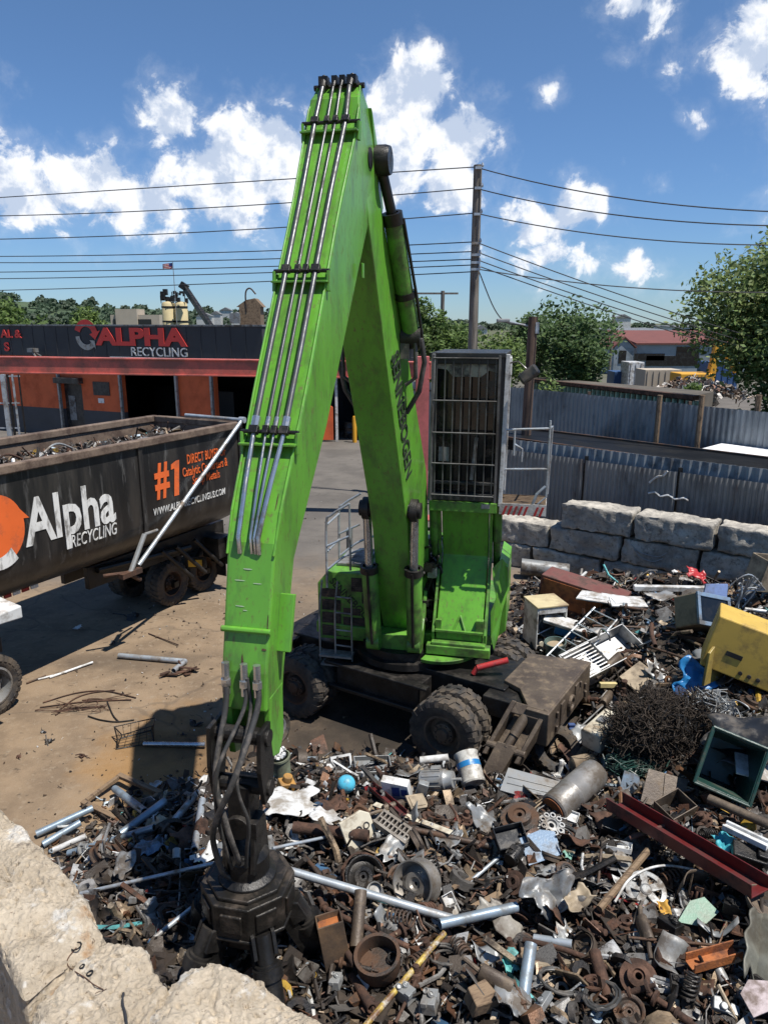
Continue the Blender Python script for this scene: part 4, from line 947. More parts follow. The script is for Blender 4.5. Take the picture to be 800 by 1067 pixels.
# dark machinery between arm and cab
m = MB(); rg = random.Random(4)
m.box(mf(.6, -.55, 2.0), (.40, .8, 1.0), M3); m.box(mf(.62, -.3, 2.55), (.3, .3, .3), M3)
for _ in range(46):
    p = mf(rg.uniform(.42, .76), rg.uniform(-.3, .22), rg.uniform(1.55, 3.0)); q = p + V((rg.uniform(-.2, .2), rg.uniform(-.15, .15), rg.uniform(-.7, .35)))
    if q.z < 1.5: q.z = 1.5
    m.tube(curve([p, p.lerp(q, .5) + V((rg.uniform(-.12, .12), -rg.uniform(.0, .15), .1)), q], 5), rg.choice((.014, .02, .028)), 7)
for _ in range(26): m.box(mf(rg.uniform(.42, .76), rg.uniform(-.25, .16), rg.uniform(1.55, 2.7)), [rg.uniform(.05, .16) for _ in range(3)], M3)
m.build('hydraulic_valves', blackmetal, mach, smooth=35)
m = MB(); m.box(mf(.60, -.25, 2.92), (.45, .3, .10), M3); m.build('valve_cover', ltgrey, mach, bevel=.015)
m = MB(); m.box(mf(.7, .12, 2.5), (.15, .12, .2), M3); m.build('filter_box', ltgrey, mach, bevel=.015)
m = MB(); m.box(mf(.45, -1.6, 2.0), (1.9, 1.3, 1.0), M3); m.build('counterweight', green_old, mach, bevel=.06)
m = MB(); m.tube([uf(1.45, -.3, 1.22), uf(1.85, -.05, 1.35)], .05, 10); m.tube([uf(1.45, -.3, 1.22), uf(1.4, -.33, 1.12)], .04, 8); m.build('locking_lever', redm, mach, smooth=40)
# fix: drop helper names that were not linked
# ---------------------------------------------------------------- open-top scrap trailer
TN = V((.89, -.46, 0)).normalized(); TU = V((-TN.y, TN.x, 0)).normalized()          # TU: towards the trailer's far end (reading direction)
TU = V((.46, .89, 0)).normalized()
TP = V((-3.33, 16.94, 0))          # far lower corner of the near side
def tq(s_, n_, z_): return TP - TU * s_ - TN * n_ + V((0, 0, z_))                     # s: back from the far end, n: inwards
trl = empty('scrap_trailer', tq(6, 1.3, 0), 'black open-top scrap trailer lettered in white and orange, loaded with scrap', 'trailer')
W_, ZT = 2.6, 4.12
LEN = 12.5
def barrel(off=0.0):
    o = [(0 + off, ZT)]
    for k in range(13):
        a = math.pi * k / 12; r_ = W_ / 2 - off
        o.append((W_ / 2 - r_ * math.cos(a), 2.55 - (.86 - off) * math.sin(a)))
    o.append((W_ - off, ZT)); return o
po, pi_ = barrel(), barrel(.06)
m = MB(); ns = 10
for (pr, flip) in ((po, 0), (pi_, 1)):
    k = len(pr)
    vs = [tq(LEN * i / ns, n_, z_) for i in range(ns + 1) for n_, z_ in pr]
    fs = [(i * k + j, i * k + j + 1, (i + 1) * k + j + 1, (i + 1) * k + j) for i in range(ns) for j in range(k - 1)]
    m.add(vs, [f[::-1] for f in fs] if flip else fs, flip)
for s_ in (0, LEN):
    m.add([tq(s_, n_, z_) for n_, z_ in po], [tuple(range(len(po)))], 0); m.add([tq(s_ + (.06 if s_ == 0 else -.06), n_, z_) for n_, z_ in pi_], [tuple(range(len(pi_)))], 1)
body = m.build('body', [trailerBlack, trailerRim], trl, smooth=40)
m = MB()
for n_ in (0.01, W_ - .01): m.box(tq(LEN / 2, n_, ZT + .0), (LEN + .1, .17, .15), X3(TU, TN, V((0, 0, 1))).to_3x3())
for s_ in (.0, LEN): m.box(tq(s_, W_ / 2, ZT - .003), (.17, W_ - .19, .15), X3(TU, TN, V((0, 0, 1))).to_3x3())
m.build('top_rail', trailerRim, trl, bevel=.02)
m = MB()
for s_ in (3.1, .03): m = MB(); m.box(tq(s_, -.02, 3.2), (.10, .05, 1.7), X3(TU, TN, V((0, 0, 1))).to_3x3()); m.build('side_rib', trailerBlack, trl, bevel=.01)
def side(px, py): return onplane(px, py, TP + TN * .0, TN)
def side_text(body_, pl, pr, zt_px, zb_px, name, mt_, off=.0, shear=0.0, space=1.0):
    a, b = side(*pl), side(*pr); W = (b - a).dot(TU); z1 = side(*zt_px).z; z0 = side(*zb_px).z
    O = V((a.x, a.y, z0)); return text_mb(body_, O, TU, W, z1 - z0, off, shear, depth=.008, space=space).build(name, mt_, trl)
side_text('Alpha', (27.6, 571), (121, 541), (58.5, 512.6), (62, 575), 'lettering', signWhite, .022)
side_text('RECYCLING', (74, 566), (121, 541), (69, 559.5), (67, 573.5), 'lettering', signWhite, .0, .22)
side_text('#', (162, 515), (177, 510), (164, 483), (164, 521), 'lettering', signOrange, .025)
m = MB(); m.add([side(x, y) + TN * .01 for x, y in ((181.5, 517), (186.5, 515.5), (186.5, 479), (183, 480), (178, 484), (178, 489.5), (181.5, 488))], [tuple(range(7))]); m.build('lettering', signOrange, trl)
side_text('DIRECT BUYER OF', (195, 483), (235, 474), (196, 473.5), (196, 483.5), 'lettering', signOrange, .004)
side_text('Catalytic Converters &', (190.5, 498), (237, 488), (193, 487), (193, 499.5), 'lettering', signOrange, .004)
side_text('Scrap Metals', (201, 507), (229, 501), (202, 496), (202, 507.5), 'lettering', signOrange, .004)
side_text('WWW.ALPHARECYCLINGUS.COM', (160, 534), (234.5, 513), (161, 530), (161, 537.5), 'lettering', signWhite, .004, .12)
c = side(-3, 553); m = MB()
circ = [c + TU * (.50 * math.cos(t)) + V((0, 0, .58 * math.sin(t))) + TN * .008 for t in [2 * math.pi * k / 40 for k in range(40)]]
circ = circ[:2] + [c + TU * .60 + V((0, 0, .08)) + TN * .008] + circ[3:]
m.add(circ, [tuple(range(len(circ)))]); m.build('logo_disc', signOrange, trl)
m = MB(); ar = []
for k in range(14): t = R(-160 + 8 * k); ar.append(c + TU * (.56 * math.cos(t)) + V((0, 0, .66 * math.sin(t))) + TN * .014)
for k in range(14)[::-1]: t = R(-160 + 8 * k); q = .36 + .01 * (13 - k); ar.append(c + TU * (q * math.cos(t)) + V((0, 0, q * 1.12 * math.sin(t))) + TN * .014)
m.add(ar, [tuple(range(len(ar)))]); m.build('logo_arrow', signWhite, trl)
# tarp arm
m = MB(); a = side(140, 588) + TN * .12; b = tq(.02, -.12, ZT + .12)
m.tube([a, b], .045, 10); m.tube([b, tq(.02, W_ * .6, ZT + .14)], .04, 10); m.lathe([(.001, -.07), (.07, -.07), (.07, .07), (.001, .07)], axis_to(TN, b), 14)
arm = m.build('tarp_arm', galv, trl, smooth=40)
m = MB(); p = side(130, 595) + TN * .16; q = side(146, 556) + TN * .12
m.tube([p, q], .05, 8); m.tube([q, side(162, 552) + TN * .05], .03, 8); m.build('brace', ltgrey, arm, smooth=40)
m = MB(); m.box(p + V((0, 0, -.02)), (.5, .12, .10), X3(TU, TN, V((0, 0, 1))).to_3x3()); m.tube([p, p - TU * .4 - TN * .3], .035, 8); m.tube([p + V((0, 0, -.05)), a + V((0, 0, -.3))], .045, 8); m.build('pivot_bracket', rust, arm)
# running gear
m = MB()
for n_ in (1.0, 1.7): m.box(tq(1.7, n_, 1.42), (4.2, .12, .46), X3(TU, TN, V((0, 0, 1))).to_3x3())
for s_ in (.3, 1.4): m.box(tq(s_, W_ / 2 + .4, .54), (.14, 1.6, .14), X3(TU, TN, V((0, 0, 1))).to_3x3())
m.box(tq(-.02, W_ / 2, .75), (.12, 2.3, .14), X3(TU, TN, V((0, 0, 1))).to_3x3())
for n_ in (.5, 1.3, 2.1): m.box(tq(0.05, n_, 1.05), (.12, .12, .65), X3(TU, TN, V((0, 0, 1))).to_3x3())
for s_, n_ in ((.2, .55), (.8, .55), (.4, 2.0), (1.2, .6)): m.tube([tq(s_, n_, .7), tq(s_ + .7, n_ + .2, 1.5)], .05, 8)
m.box(tq(.1, .75, 1.15), (.5, .5, .5), X3(TU, TN, V((0, 0, 1))).to_3x3()); m.tube([tq(1.0, .8, 1.35), tq(3.6, .9, 1.55)], .07, 10)
m.build('chassis', blackmetal, trl, bevel=.01)
for s_ in (.3, 1.4):
    for n_ in (1.2, 2.38):
        X = axis_to(TN if n_ < 1.5 else -TN, tq(s_, n_, .54))
        wl = tyre_mb(.53, .42, .29, 26, X).build('wheel', rubber, trl, smooth=35); rim_mb(.29, .42, X).build('rim', darksteel, wl, smooth=35)
m = MB(); m.box(tq(-.12, 1.0, .72), (.02, .58, .85), X3(TU, TN, V((0, 0, 1))).to_3x3()); m.build('mudflap', blackp, trl)
m = MB(); pc = atY(203.5, 587, 16.6); m.box(pc, (.32, .02, .17)); m.build('number_plate', plateY, trl)
m = MB(); m.box(pc + V((0, .06, .0)), (.5, .05, .26)); m.beam(pc + V((0, .1, .1)), pc + V((.1, .5, .3)), .06, .06); m.build('plate_bracket', blackmetal, trl)
m = MB()
for k in range(6):
    a, b = side(10 + k * 9, 624 - k * 5.2), side(17 + k * 9, 620 - k * 5.2)
    sa, sb = -(a - TP).dot(TU), -(b - TP).dot(TU); m.beam(tq(sa, .62, 1.79), tq(sb, .62, 1.79), .03, .06, mi=k % 2)
m.build('reflector_strip', [redm, signWhite], trl)
# load
lf = MB(); rg = random.Random(5)
for _ in range(2300):
    s_, n_ = rg.uniform(.3, 8), rg.uniform(.3, W_ - .3)
    z = 3.80 + .2 * noise.noise(V((s_ * .6, n_ * .8, 2))) + .22 * sstep(5.0, 7.0, s_) + rg.uniform(0, .06)
    frag(lf, rg, tq(s_, n_, z), rg.choice((.04, .06, .1, .16)), None)
lf.add([tq(s_, n_, 3.74) for s_, n_ in ((.07, .07), (.07, W_ - .07), (LEN - .07, W_ - .07), (LEN - .07, .07))], [(0, 1, 2, 3)], 0, (.05, .035, .025))
tag(lf.build('loaded_scrap', fragM, smooth=40), 'tangled brown scrap filling the black trailer', 'scrap load', kind='stuff')
m = MB(); b0 = tq(7.0, 1.0, 3.9); m.lathe([(.001, .0), (.24, .02), (.3, .3), (.29, .42), (.25, .42), (.24, .1), (.001, .06)], axis_to(V((.5, .3, .8)), b0), 20)
tag(m.build('plastic_tub', brightblue, smooth=40), 'light blue tub lying on the load in the trailer', 'tub')
for k, (s_, n_, l_) in enumerate(((5.4, 1.3, .9), (4.2, 1.5, 1.0), (6.0, 1.7, .7))):
    m = MB(); a = tq(s_, n_, 3.88); m.tube(curve([a, a + V((.2 * l_, .4 * l_, .22)), a + V((.38 * l_, .9 * l_, .02))], 6), .022, 8)
    tag(m.build('bent_rod', (rust, ltgrey, tanm)[k], smooth=40), ('rusty bent rod sticking up from the trailer load', 'pale bent rod lying on the trailer load', 'short tan bent rod by the far rail of the trailer load')[k], 'rod')

# ---------------------------------------------------------------- tractor unit at the frame's edge
trk = empty('semi_truck', V((-6.9, 10.9, 0)), 'semi truck at the left edge, showing a rear tyre and pale mudguard', 'truck')
wc = V((-6.60, 11.22, .53))
for (ds, nn) in ((0, 0), (1.32, 0), (0, 2.0), (1.32, 2.0)):
    X = axis_to(TN if nn == 0 else -TN, wc - TU * ds - TN * nn)
    wl = tyre_mb(.54, .34, .33, 30, X).build('wheel', rubber, trk, smooth=35)
    m = MB(); m.lathe([(.33, .13), (.345, .16), (.31, .17), (.29, .05), (.26, -.02), (.20, .0), (.15, .06), (.13, .14), (.001, .15)], X, 36)
    for k in range(10): t = 2 * math.pi * k / 10; m.lathe([(.001, .02), (.022, .02), (.022, -.02)], X @ Matrix.Translation((.225 * math.cos(t), .225 * math.sin(t), 0)), 8)
    m.build('rim', mat('dull_aluminium', (.45, .45, .44), .4, .6, .2, 5, dirt=(.15, .13, .1), amt=.45, dscale=5), wl, smooth=30)
m = MB()
for nn in (.6, 1.5): m.box(wc - TU * 1.6 - TN * nn + V((0, 0, .35)), (4.6, .1, .28), X3(TU, TN, V((0, 0, 1))).to_3x3())
m.build('chassis', blackmetal, trk)
m = MB(); fc = atY(-6, 634, 10.35)
m.hexa([fc + TU * a + TN * b + V((0, 0, c_)) for (a, b, c_) in ((-1.1, -.30, -.05), (-1.1, .22, -.12), (.30, .22, -.22), (.30, -.30, -.15), (-1.1, -.30, .0), (-1.1, .22, -.07), (.30, .22, -.02), (.30, -.30, .05))])
m.build('mudguard', whitem, trk, bevel=.02)
m = MB(); m.box(fc + TU * -.4 - TN * .2 + V((0, 0, -.5)), (.12, .1, .9), X3(TU, TN, V((0, 0, 1))).to_3x3()); m.build('mudguard_bracket', blackmetal, trk)

# ---------------------------------------------------------------- recycling building
FA, FB = V((-24, 45.4, 0)), V((-5.2, 37.0, 0)); FU = (FB - FA).normalized(); FN = V((FU.y, -FU.x, 0))
def fac(px, py): return onplane(px, py, FA, FN)
def fu(px, py): return (fac(px, py) - FA).dot(FU)
def fz(px, py): return fac(px, py).z
def fp(u, z, out_=0.0): return FA + FU * u + FN * out_ + V((0, 0, z))
F3 = X3(FU, FN, V((0, 0, 1))).to_3x3()
bld = empty('recycling_building', fp(10, 0), 'orange and charcoal recycling building with red lettering and open bays', 'building')
ZB, ZP = 4.55, 6.2
doors = [(fu(128, 410), fu(186, 410), 3.75), (fu(66, 420), fu(87, 420), 3.0), (fu(224, 410), fu(274, 410), 3.85)]
u0, u1 = -8.0, fu(276, 400) + .2
ds = sorted(doors)
spans = []; cur = u0
for a, b, z in ds: spans.append((cur, a)); cur = b
spans.append((cur, u1))
m = MB(); ZG = 1.55
for a, b in spans:
    m.box(fp((a + b) / 2, (ZG + ZB) / 2, -.15), (b - a, .3, ZB - ZG), F3, 0); m.box(fp((a + b) / 2, ZG / 2, -.148), (b - a, .304, ZG), F3, 1)
for a, b, z in ds: m.box(fp((a + b) / 2, (z + ZB) / 2, -.15), (b - a, .3, ZB - z), F3, 0)
m.build('wall', [facOrange, facGrey], bld)
m = MB(); m.box(fp((u0 + u1) / 2, (ZB + ZP) / 2, .10), (u1 - u0, .55, ZP - ZB), F3); n_ = int((u1 - u0) / .9)
for i in range(n_): m.box(fp(u0 + .9 * i, (ZB + ZP) / 2, .385), (.05, .02, ZP - ZB - .04), F3)
m.build('fascia', facBlack, bld); m = MB(); m.box(fp((u0 + u1) / 2, ZP + .04, .10), (u1 - u0 + .1, .66, .08), F3); m.build('parapet_cap', greym, bld)
m = MB(); m.box(fp((u0 + u1) / 2, ZP - .4, -9), (u1 - u0, 17.6, .2), F3); m.build('roof', facBlack, bld)
m = MB(); m.box(fp((u0 + u1) / 2, 3.0, -12), (u1 - u0, .3, 6.0), F3); m.box(fp(u1 - .15, 3, -6), (.3, 12, 5.6), F3); m.box(fp(u0 + .15, 3, -6), (.3, 12, 5.6), F3)
for k in range(5): m.box(fp(u0 + 6 + k * 5, 1.3, -6 - (k % 3)), (2.6, 2, 2.2), F3)
m.build('interior', facBlack, bld)
m = MB(); m.box(fp((ds[0][0] + ds[0][1]) / 2, 1.5, -.25), (ds[0][1] - ds[0][0], .08, 2.95), F3); m.box(fp((ds[0][0] + ds[0][1]) / 2 - .25, 1.6, -.2), (.5, .03, 1.4), F3, 1)
m.build('door', [blackp, greym], bld)
m = MB(); a, b = ds[0][0] - .15, ds[0][1] + .15; m.box(fp((a + b) / 2, 3.2, .2), (b - a, .45, .32), F3); m.build('awning', blackp, bld, bevel=.02)
m = MB()
for x in (ds[1][0], ds[1][1], ds[2][0] - .1): m.box(fp(x, 1.95, .12), (.13, .18, 3.9), F3)
m.build('door_post', palefence, bld) if False else None
for x in (ds[1][0], ds[1][1], ds[2][0] - .1, ds[0][0] - .05):
    m = MB(); m.box(fp(x, 1.9, .12), (.12, .16, 3.8), F3); m.build('door_post', ltgrey, bld)
m = MB(); m.box(fp((ds[1][0] + ds[1][1]) / 2, 3.9, .06), (ds[1][1] - ds[1][0] + .3, .22, .36), F3); m.build('shutter_box', blackp, bld)
def fac_text(body_, x0_, x1_, yt, yb, mt_, off=.0, name='lettering', space=1.0):
    xm = (x0_ + x1_) / 2; P, N_ = FA + FN * .40, FN
    A, B = onplane(x0_, yb, P, N_), onplane(x1_, yb, P, N_); z1 = onplane(xm, yt, P, N_).z; z0 = onplane(xm, yb, P, N_).z
    return text_mb(body_, V((A.x, A.y, z0)), FU, (B - A).dot(FU), z1 - z0, off, depth=.03, space=space).build(name, mt_, bld)
fac_text('ALPHA', 101, 196, 341.5, 360.5, signRed, .045)
fac_text('RECYCLING', 138, 196, 362, 371.5, signWhite, .004)
fac_text('AL &', 2, 23.5, 343.5, 352, signRed, .03)
fac_text('S', 6, 11, 356.5, 366, signRed, .03)
P = FA + FN * .42; c = onplane(90, 349.5, P, FN); rr = (onplane(103, 350, P, FN) - c).length
m = MB(); m2 = MB()
def ring(m_, a0, a1, r0, r1, head):
    N_ = 16; o = [c + FU * (r1 * math.cos(R(a0 + (a1 - a0) * k / N_))) + V((0, 0, r1 * math.sin(R(a0 + (a1 - a0) * k / N_)))) for k in range(N_ + 1)]
    i_ = [c + FU * (r0 * math.cos(R(a0 + (a1 - a0) * k / N_))) + V((0, 0, r0 * math.sin(R(a0 + (a1 - a0) * k / N_)))) for k in range(N_ + 1)]
    t = R(a1 + head); mid = c + FU * ((r0 + r1) / 2 * math.cos(t)) + V((0, 0, (r0 + r1) / 2 * math.sin(t)))
    ex = (r1 - r0) * .55; e1 = o[-1] + (o[-1] - c).normalized() * ex; e0 = i_[-1] + (i_[-1] - c).normalized() * -ex
    m_.add(o + [e1, mid, e0] + i_[::-1], [tuple(range(N_ * 2 + 5))])
ring(m, 160, 15, rr * .52, rr * .95, -35); m.build('logo_arrow', signRed, bld)
ring(m2, 185, 310, rr * .55, rr * .88, 25); m2.build('logo_arrow', ltgrey, bld)
m = MB(); m.box(fp((fu(121, 371) + fu(188, 371)) / 2, fz(150, 373), .40), (fu(188, 371) - fu(121, 371), .12, .12), F3); m.build('light_strip', signWhite, bld)
m = MB(); m.box(fp(fu(106, 404), fz(106, 405), .02), (fu(115, 404) - fu(98, 404), .03, .75), F3, 0); m.build('notice_board', blackp, bld)
m = MB(); m.box(fp(fu(106, 417), fz(106, 417.5), .02), (.42, .03, .26), F3); m.build('notice', signWhite, bld)
text_mb('ENTER', fp(fu(98.5, 404), fz(106, 404), .04), FU, fu(114, 404) - fu(98.5, 404), .3, .0).build('notice_lines', greym, bld) if False else None
m = MB(); q = fp(fu(48, 362), ZB - .02, .42); m.tube([q, q + FN * .5 + V((0, 0, .25)), q + FN * .9 + FU * .8 - V((0, 0, .25))], .06, 8); m.box(q + FN * .5 + V((0, 0, .35)), (.5, .35, .22), F3); m.build('lamp_bracket', greym, bld)
m = MB(); m.tube([fp(u0, 3.98, .2), fp((u0 + u1) / 2, 3.9, .2), fp(u1, 3.95, .2)], .035, 6); m.build('pipe_run', greym, bld)
# wing of the building behind the arm
wing = empty('building_wing', V((-3, 41, 0)), 'dark open-sided wing with orange door beside the recycling building', 'building')
m = MB(); ya = 41.0
m.box((-2.6, ya + 3, 4.95), (8.4, 6.6, 1.0)); m.box((-6.5, ya + 3, 2.2), (.3, 6, 4.4)); m.box((1.4, ya + 3, 2.2), (.3, 6, 4.4)); m.box((-2.6, ya + 6, 2.2), (8, .3, 4.4)); m.build('wall', facBlack, wing)
m = MB(); m.box((-2.6, ya - .5, 4.42), (8.6, .5, .3)); m.build('canopy', facBlack, wing)
for x in (-3.3, -2.6, -.6):
    m = MB(); m.box((x, ya - .3, 2.15), (.14, .14, 4.3)); m.build('post', whitem, wing)
m = MB(); a, b = atY(331, 462, 40.6), atY(347, 428, 40.6); m.prism([(a.x, .1), (b.x, .1), (b.x, 1.9), (b.x - .15, 2.0), (a.x, 1.5)], 0, .08, X3(V((1, 0, 0)), V((0, 0, 1)), V((0, -1, 0)), (0, 40.6, 0))); m.build('door', facOrange, wing, bevel=.01)
rg = random.Random(9)
for k in range(3):
    bx = empty('storage_drum', V((-2.0 + .75 * k, 42.0 + .3 * (k % 2), 0)), ('black drum under the wing canopy, nearest the orange door', 'black drum in the middle under the wing canopy', 'black drum under the wing canopy, nearest the yellow bollard')[k], 'drum', 'drums under the canopy')
    m = MB(); m.lathe([(.001, 0), (.29, 0), (.30, .28), (.315, .3), (.30, .32), (.30, .58), (.315, .6), (.30, .62), (.29, .9), (.31, .92), (.27, .9), (.001, .88)], Matrix.Translation(ORG[bx.name]), 20); m.build('drum_shell', blackp if k != 1 else darksteel, bx, smooth=40)
m = MB(); q = atZ(369.5, 461, 0); m.lathe([(.12, 0), (.12, 1.35), (.09, 1.44), (.001, 1.46)], Matrix.Translation(q), 16); tag(m.build('bollard', crane_y, smooth=40), 'yellow bollard at the corner of the dark wing', 'bollard')

# ---------------------------------------------------------------- red gantry in front of the building
gan = empty('steel_gantry', V((1.0, 24, 0)), 'faded red steel gantry beam on a column, crossing before the building', 'gantry')
A, B = atY(-60, 379, 25.6), atY(449, 386, 24.0)
m = MB(); m.beam(A, B, .34, .50); m.beam(A + V((0, 0, .25)), B + V((0, 0, .25)), .44, .05); m.beam(A - V((0, 0, .25)), B - V((0, 0, .25)), .44, .05)
m.build('beam', redbeam, gan, bevel=.01)
m = MB(); q = atY(440, 383, 24.0); m.box((q.x, 24, (q.z + .35) / 2), (.42, .42, q.z + .35)); m.box((q.x, 24, .03), (.7, .7, .05)); m.build('column', mat('pinkish_red_steel_paint', (.50, .13, .12), .6, 0, .15, 1.2, dirt=(.32, .09, .08), amt=.4, dscale=1.5), gan, bevel=.01)
m = MB(); m.box((A.x, A.y, A.z / 2), (.42, .42, A.z)); m.build('column', redbeam, gan)
m = MB(); m.box(atY(357, 365, 24.6), (.62, .1, .9)); m.build('grid_panel', redbeam, gan)
# metal gate at the left
gt = empty('metal_gate', atZ(8, 470, 0), 'grey metal gate with upright bars at the far left', 'gate')
for x, wd, mt_ in ((3, .16, galv), (8, .08, blackmetal), (13, .06, galv), (19.5, .05, blackmetal)):
    p = atY(x, 390, 30); m = MB(); m.box((p.x, 30, p.z / 2), (wd, wd, p.z)); m.build('post', mt_, gt)
for py in (392, 420, 446): a, b = atY(-30, py, 30), atY(21, py, 30); m = MB(); m.beam(a, b, .05, .05); m.build('rail', galv, gt)

# ---------------------------------------------------------------- corrugated fences
def corr(m, A, B, z0, z1, pitch=.2, amp=.016, n_per=4):
    d = (B - A); L_ = d.length; U = d.normalized(); N_ = V((U.y, -U.x, 0)); k = max(2, int(L_ / pitch * n_per)); vs = []
    prof = (-1, -1, 1, 1)
    for i in range(k + 1):
        s_ = L_ * i / k; o = amp * prof[i % 4] if n_per == 4 else amp * math.sin(2 * math.pi * s_ / pitch)
        p = A + U * s_ + N_ * o; vs += [V((p.x, p.y, A.z * 0 + z0)), V((p.x, p.y, z1))]
    return m.add(vs, [(2 * i, 2 * i + 2, 2 * i + 3, 2 * i + 1) for i in range(k)])
def fence(name, label, pts, z0, z1s, mt_, post_m, pitch, cat='fence', rails=True, gap=.0):
    root = empty(name, (pts[0] + pts[-1]) / 2, label, cat)
    for i in range(len(pts) - 1):
        a, b = pts[i], pts[i + 1]; U = (b - a).normalized(); N_ = V((U.y, -U.x, 0))
        m = MB(); corr(m, a + U * gap, b - U * gap, z0, z1s[i], pitch); m.build('panel', mt_, root)
        m = MB(); m.box(a + V((0, 0, (z0 + z1s[i] + .1) / 2)) - N_ * .12, (.09, .09, z1s[i] + .1 - z0)); m.build('post', post_m, root)
        for zz in (z0 + .5, z1s[i] - .35): m = MB(); m.beam(a - N_ * .07 + V((0, 0, zz)), b - N_ * .07 + V((0, 0, zz)), .04, .08); m.build('rail', post_m, root)
    return root
def lerpts(a, b, n): return [a.lerp(b, i / n) for i in range(n + 1)]
# far blue-grey fence
a, b = V((5.0, 30.4, 0)), V((14.6, 17.6, 0))
fence('corrugated_fence', 'tall blue-grey corrugated fence behind the long black trailer roof', lerpts(a, b, 4), 0, [3.86, 3.84, 3.82, 3.82], bluefence, poleBrown, .19)
a2, b2 = V((5.0, 30.45, 0)), V((.95, 33.4, 0))
fence('corrugated_fence', 'blue-grey corrugated fence running behind the red column', lerpts(a2, b2, 2), 0, [3.86, 3.86], bluefence, poleBrown, .19)
# near fence behind the block wall
a, b = V((3.6, 21.9, 0)), V((11.4, 15.1, 0))
fence('corrugated_fence', 'dark grey corrugated fence right behind the concrete block wall', lerpts(a, b, 4), .0, [2.72, 2.70, 2.70, 2.68], greyfence, blackmetal, .13, gap=.03)
Un = (b - a).normalized(); Nn = V((Un.y, -Un.x, 0))
m = MB(); corr(m, a - Nn * .6, b - Nn * .6, 2.5, 2.93, .24, .022); tag(m.build('corrugated_strip', palefence, solid=.01), 'pale corrugated strip along the top of the dark grey fence', 'cladding strip')
for k, (px, py0, py1) in enumerate(((392, 0, 0),)): pass
# graffiti scrawl on the near fence
m = MB()
for pts in ([(676, 503), (684, 497), (690, 496), (695, 491)], [(675, 514), (682, 513), (688, 517), (696, 516), (703, 520), (712, 519), (717, 522)]):
    q = [onplane(x, y, a + Nn * .05, Nn) for x, y in pts]; m.tube(curve(q, 4), .028, 5)
tag(m.build('graffiti', whitem), 'white scrawled graffiti on the dark grey fence', 'graffiti')
# long low trailer between the fences
bt = empty('box_trailer', V((8.6, 21.3, 0)), 'long black trailer roof between the two corrugated fences', 'trailer')
c0, c1 = V((4.3, 25.1, 0)), V((12.2, 16.8, 0)); Ub = (c1 - c0).normalized(); Nb = V((Ub.y, -Ub.x, 0)); B3 = X3(Ub, Nb, V((0, 0, 1))).to_3x3(); L_ = (c1 - c0).length
m = MB(); m.box((c0 + c1) / 2 + V((0, 0, 1.75)), (L_, 2.2, 2.0), B3); m.build('body', mat('black_tarpaulin', (.010, .0105, .0115), .6, 0, .4, .8, dirt=(.018, .018, .018), amt=.3, dscale=.7, bump=.2, spec=.1), bt, bevel=.03)
m = MB()
for s_ in (-1.12, 1.12): m.box((c0 + c1) / 2 + V((0, 0, 2.77)) + Nb * s_, (L_ + .1, .1, .08), B3)
m.build('roof_rail', darksteel, bt)
for s_ in (.15, .24, .85):
    for n_ in (-.95, .95):
        X = axis_to(Nb * (1 if n_ > 0 else -1), c0.lerp(c1, s_) + Nb * n_ + V((0, 0, .5))); tyre_mb(.5, .3, .28, 20, X).build('wheel', rubber, bt, smooth=35)
m = MB(); m.box((c0 + c1) / 2 + V((0, 0, .68)), (L_ - .4, 1.2, .16), B3); m.build('chassis', blackmetal, bt)
vn = empty('white_van', V((12.4, 19.6, 0)), 'white van roof showing over the black trailer at the right', 'van')
va = atY(770, 456, 20.2); va.z = 2.74; m = MB(); D3 = B3
m.prism([(-2.4, .35), (2.1, .35), (2.2, 1.2), (1.9, 1.5), (1.2, va.z), (-2.3, va.z + .02), (-2.45, 1.6)], -.95, .95, X3(Ub, V((0, 0, 1)), -Nb, V((va.x + 1.6, 20.6, 0)))); m.build('body', white_roof, vn, bevel=.12)
for s_ in (-1.5, 1.4):
    for n_ in (-.85, .85): tyre_mb(.34, .2, .2, 18, axis_to(Nb * (1 if n_ > 0 else -1), V((va.x + 1.6, 20.6, .34)) + Ub * s_ + Nb * n_)).build('wheel', rubber, vn, smooth=35)
m = MB(); m.prism([(1.28, va.z - .08), (1.22, va.z - .06), (1.92, 1.5), (1.98, 1.5)], -.8, .8, X3(Ub, V((0, 0, 1)), -Nb, V((va.x + 1.63, 20.6, 0)))); m.build('windscreen', glassdark, vn)

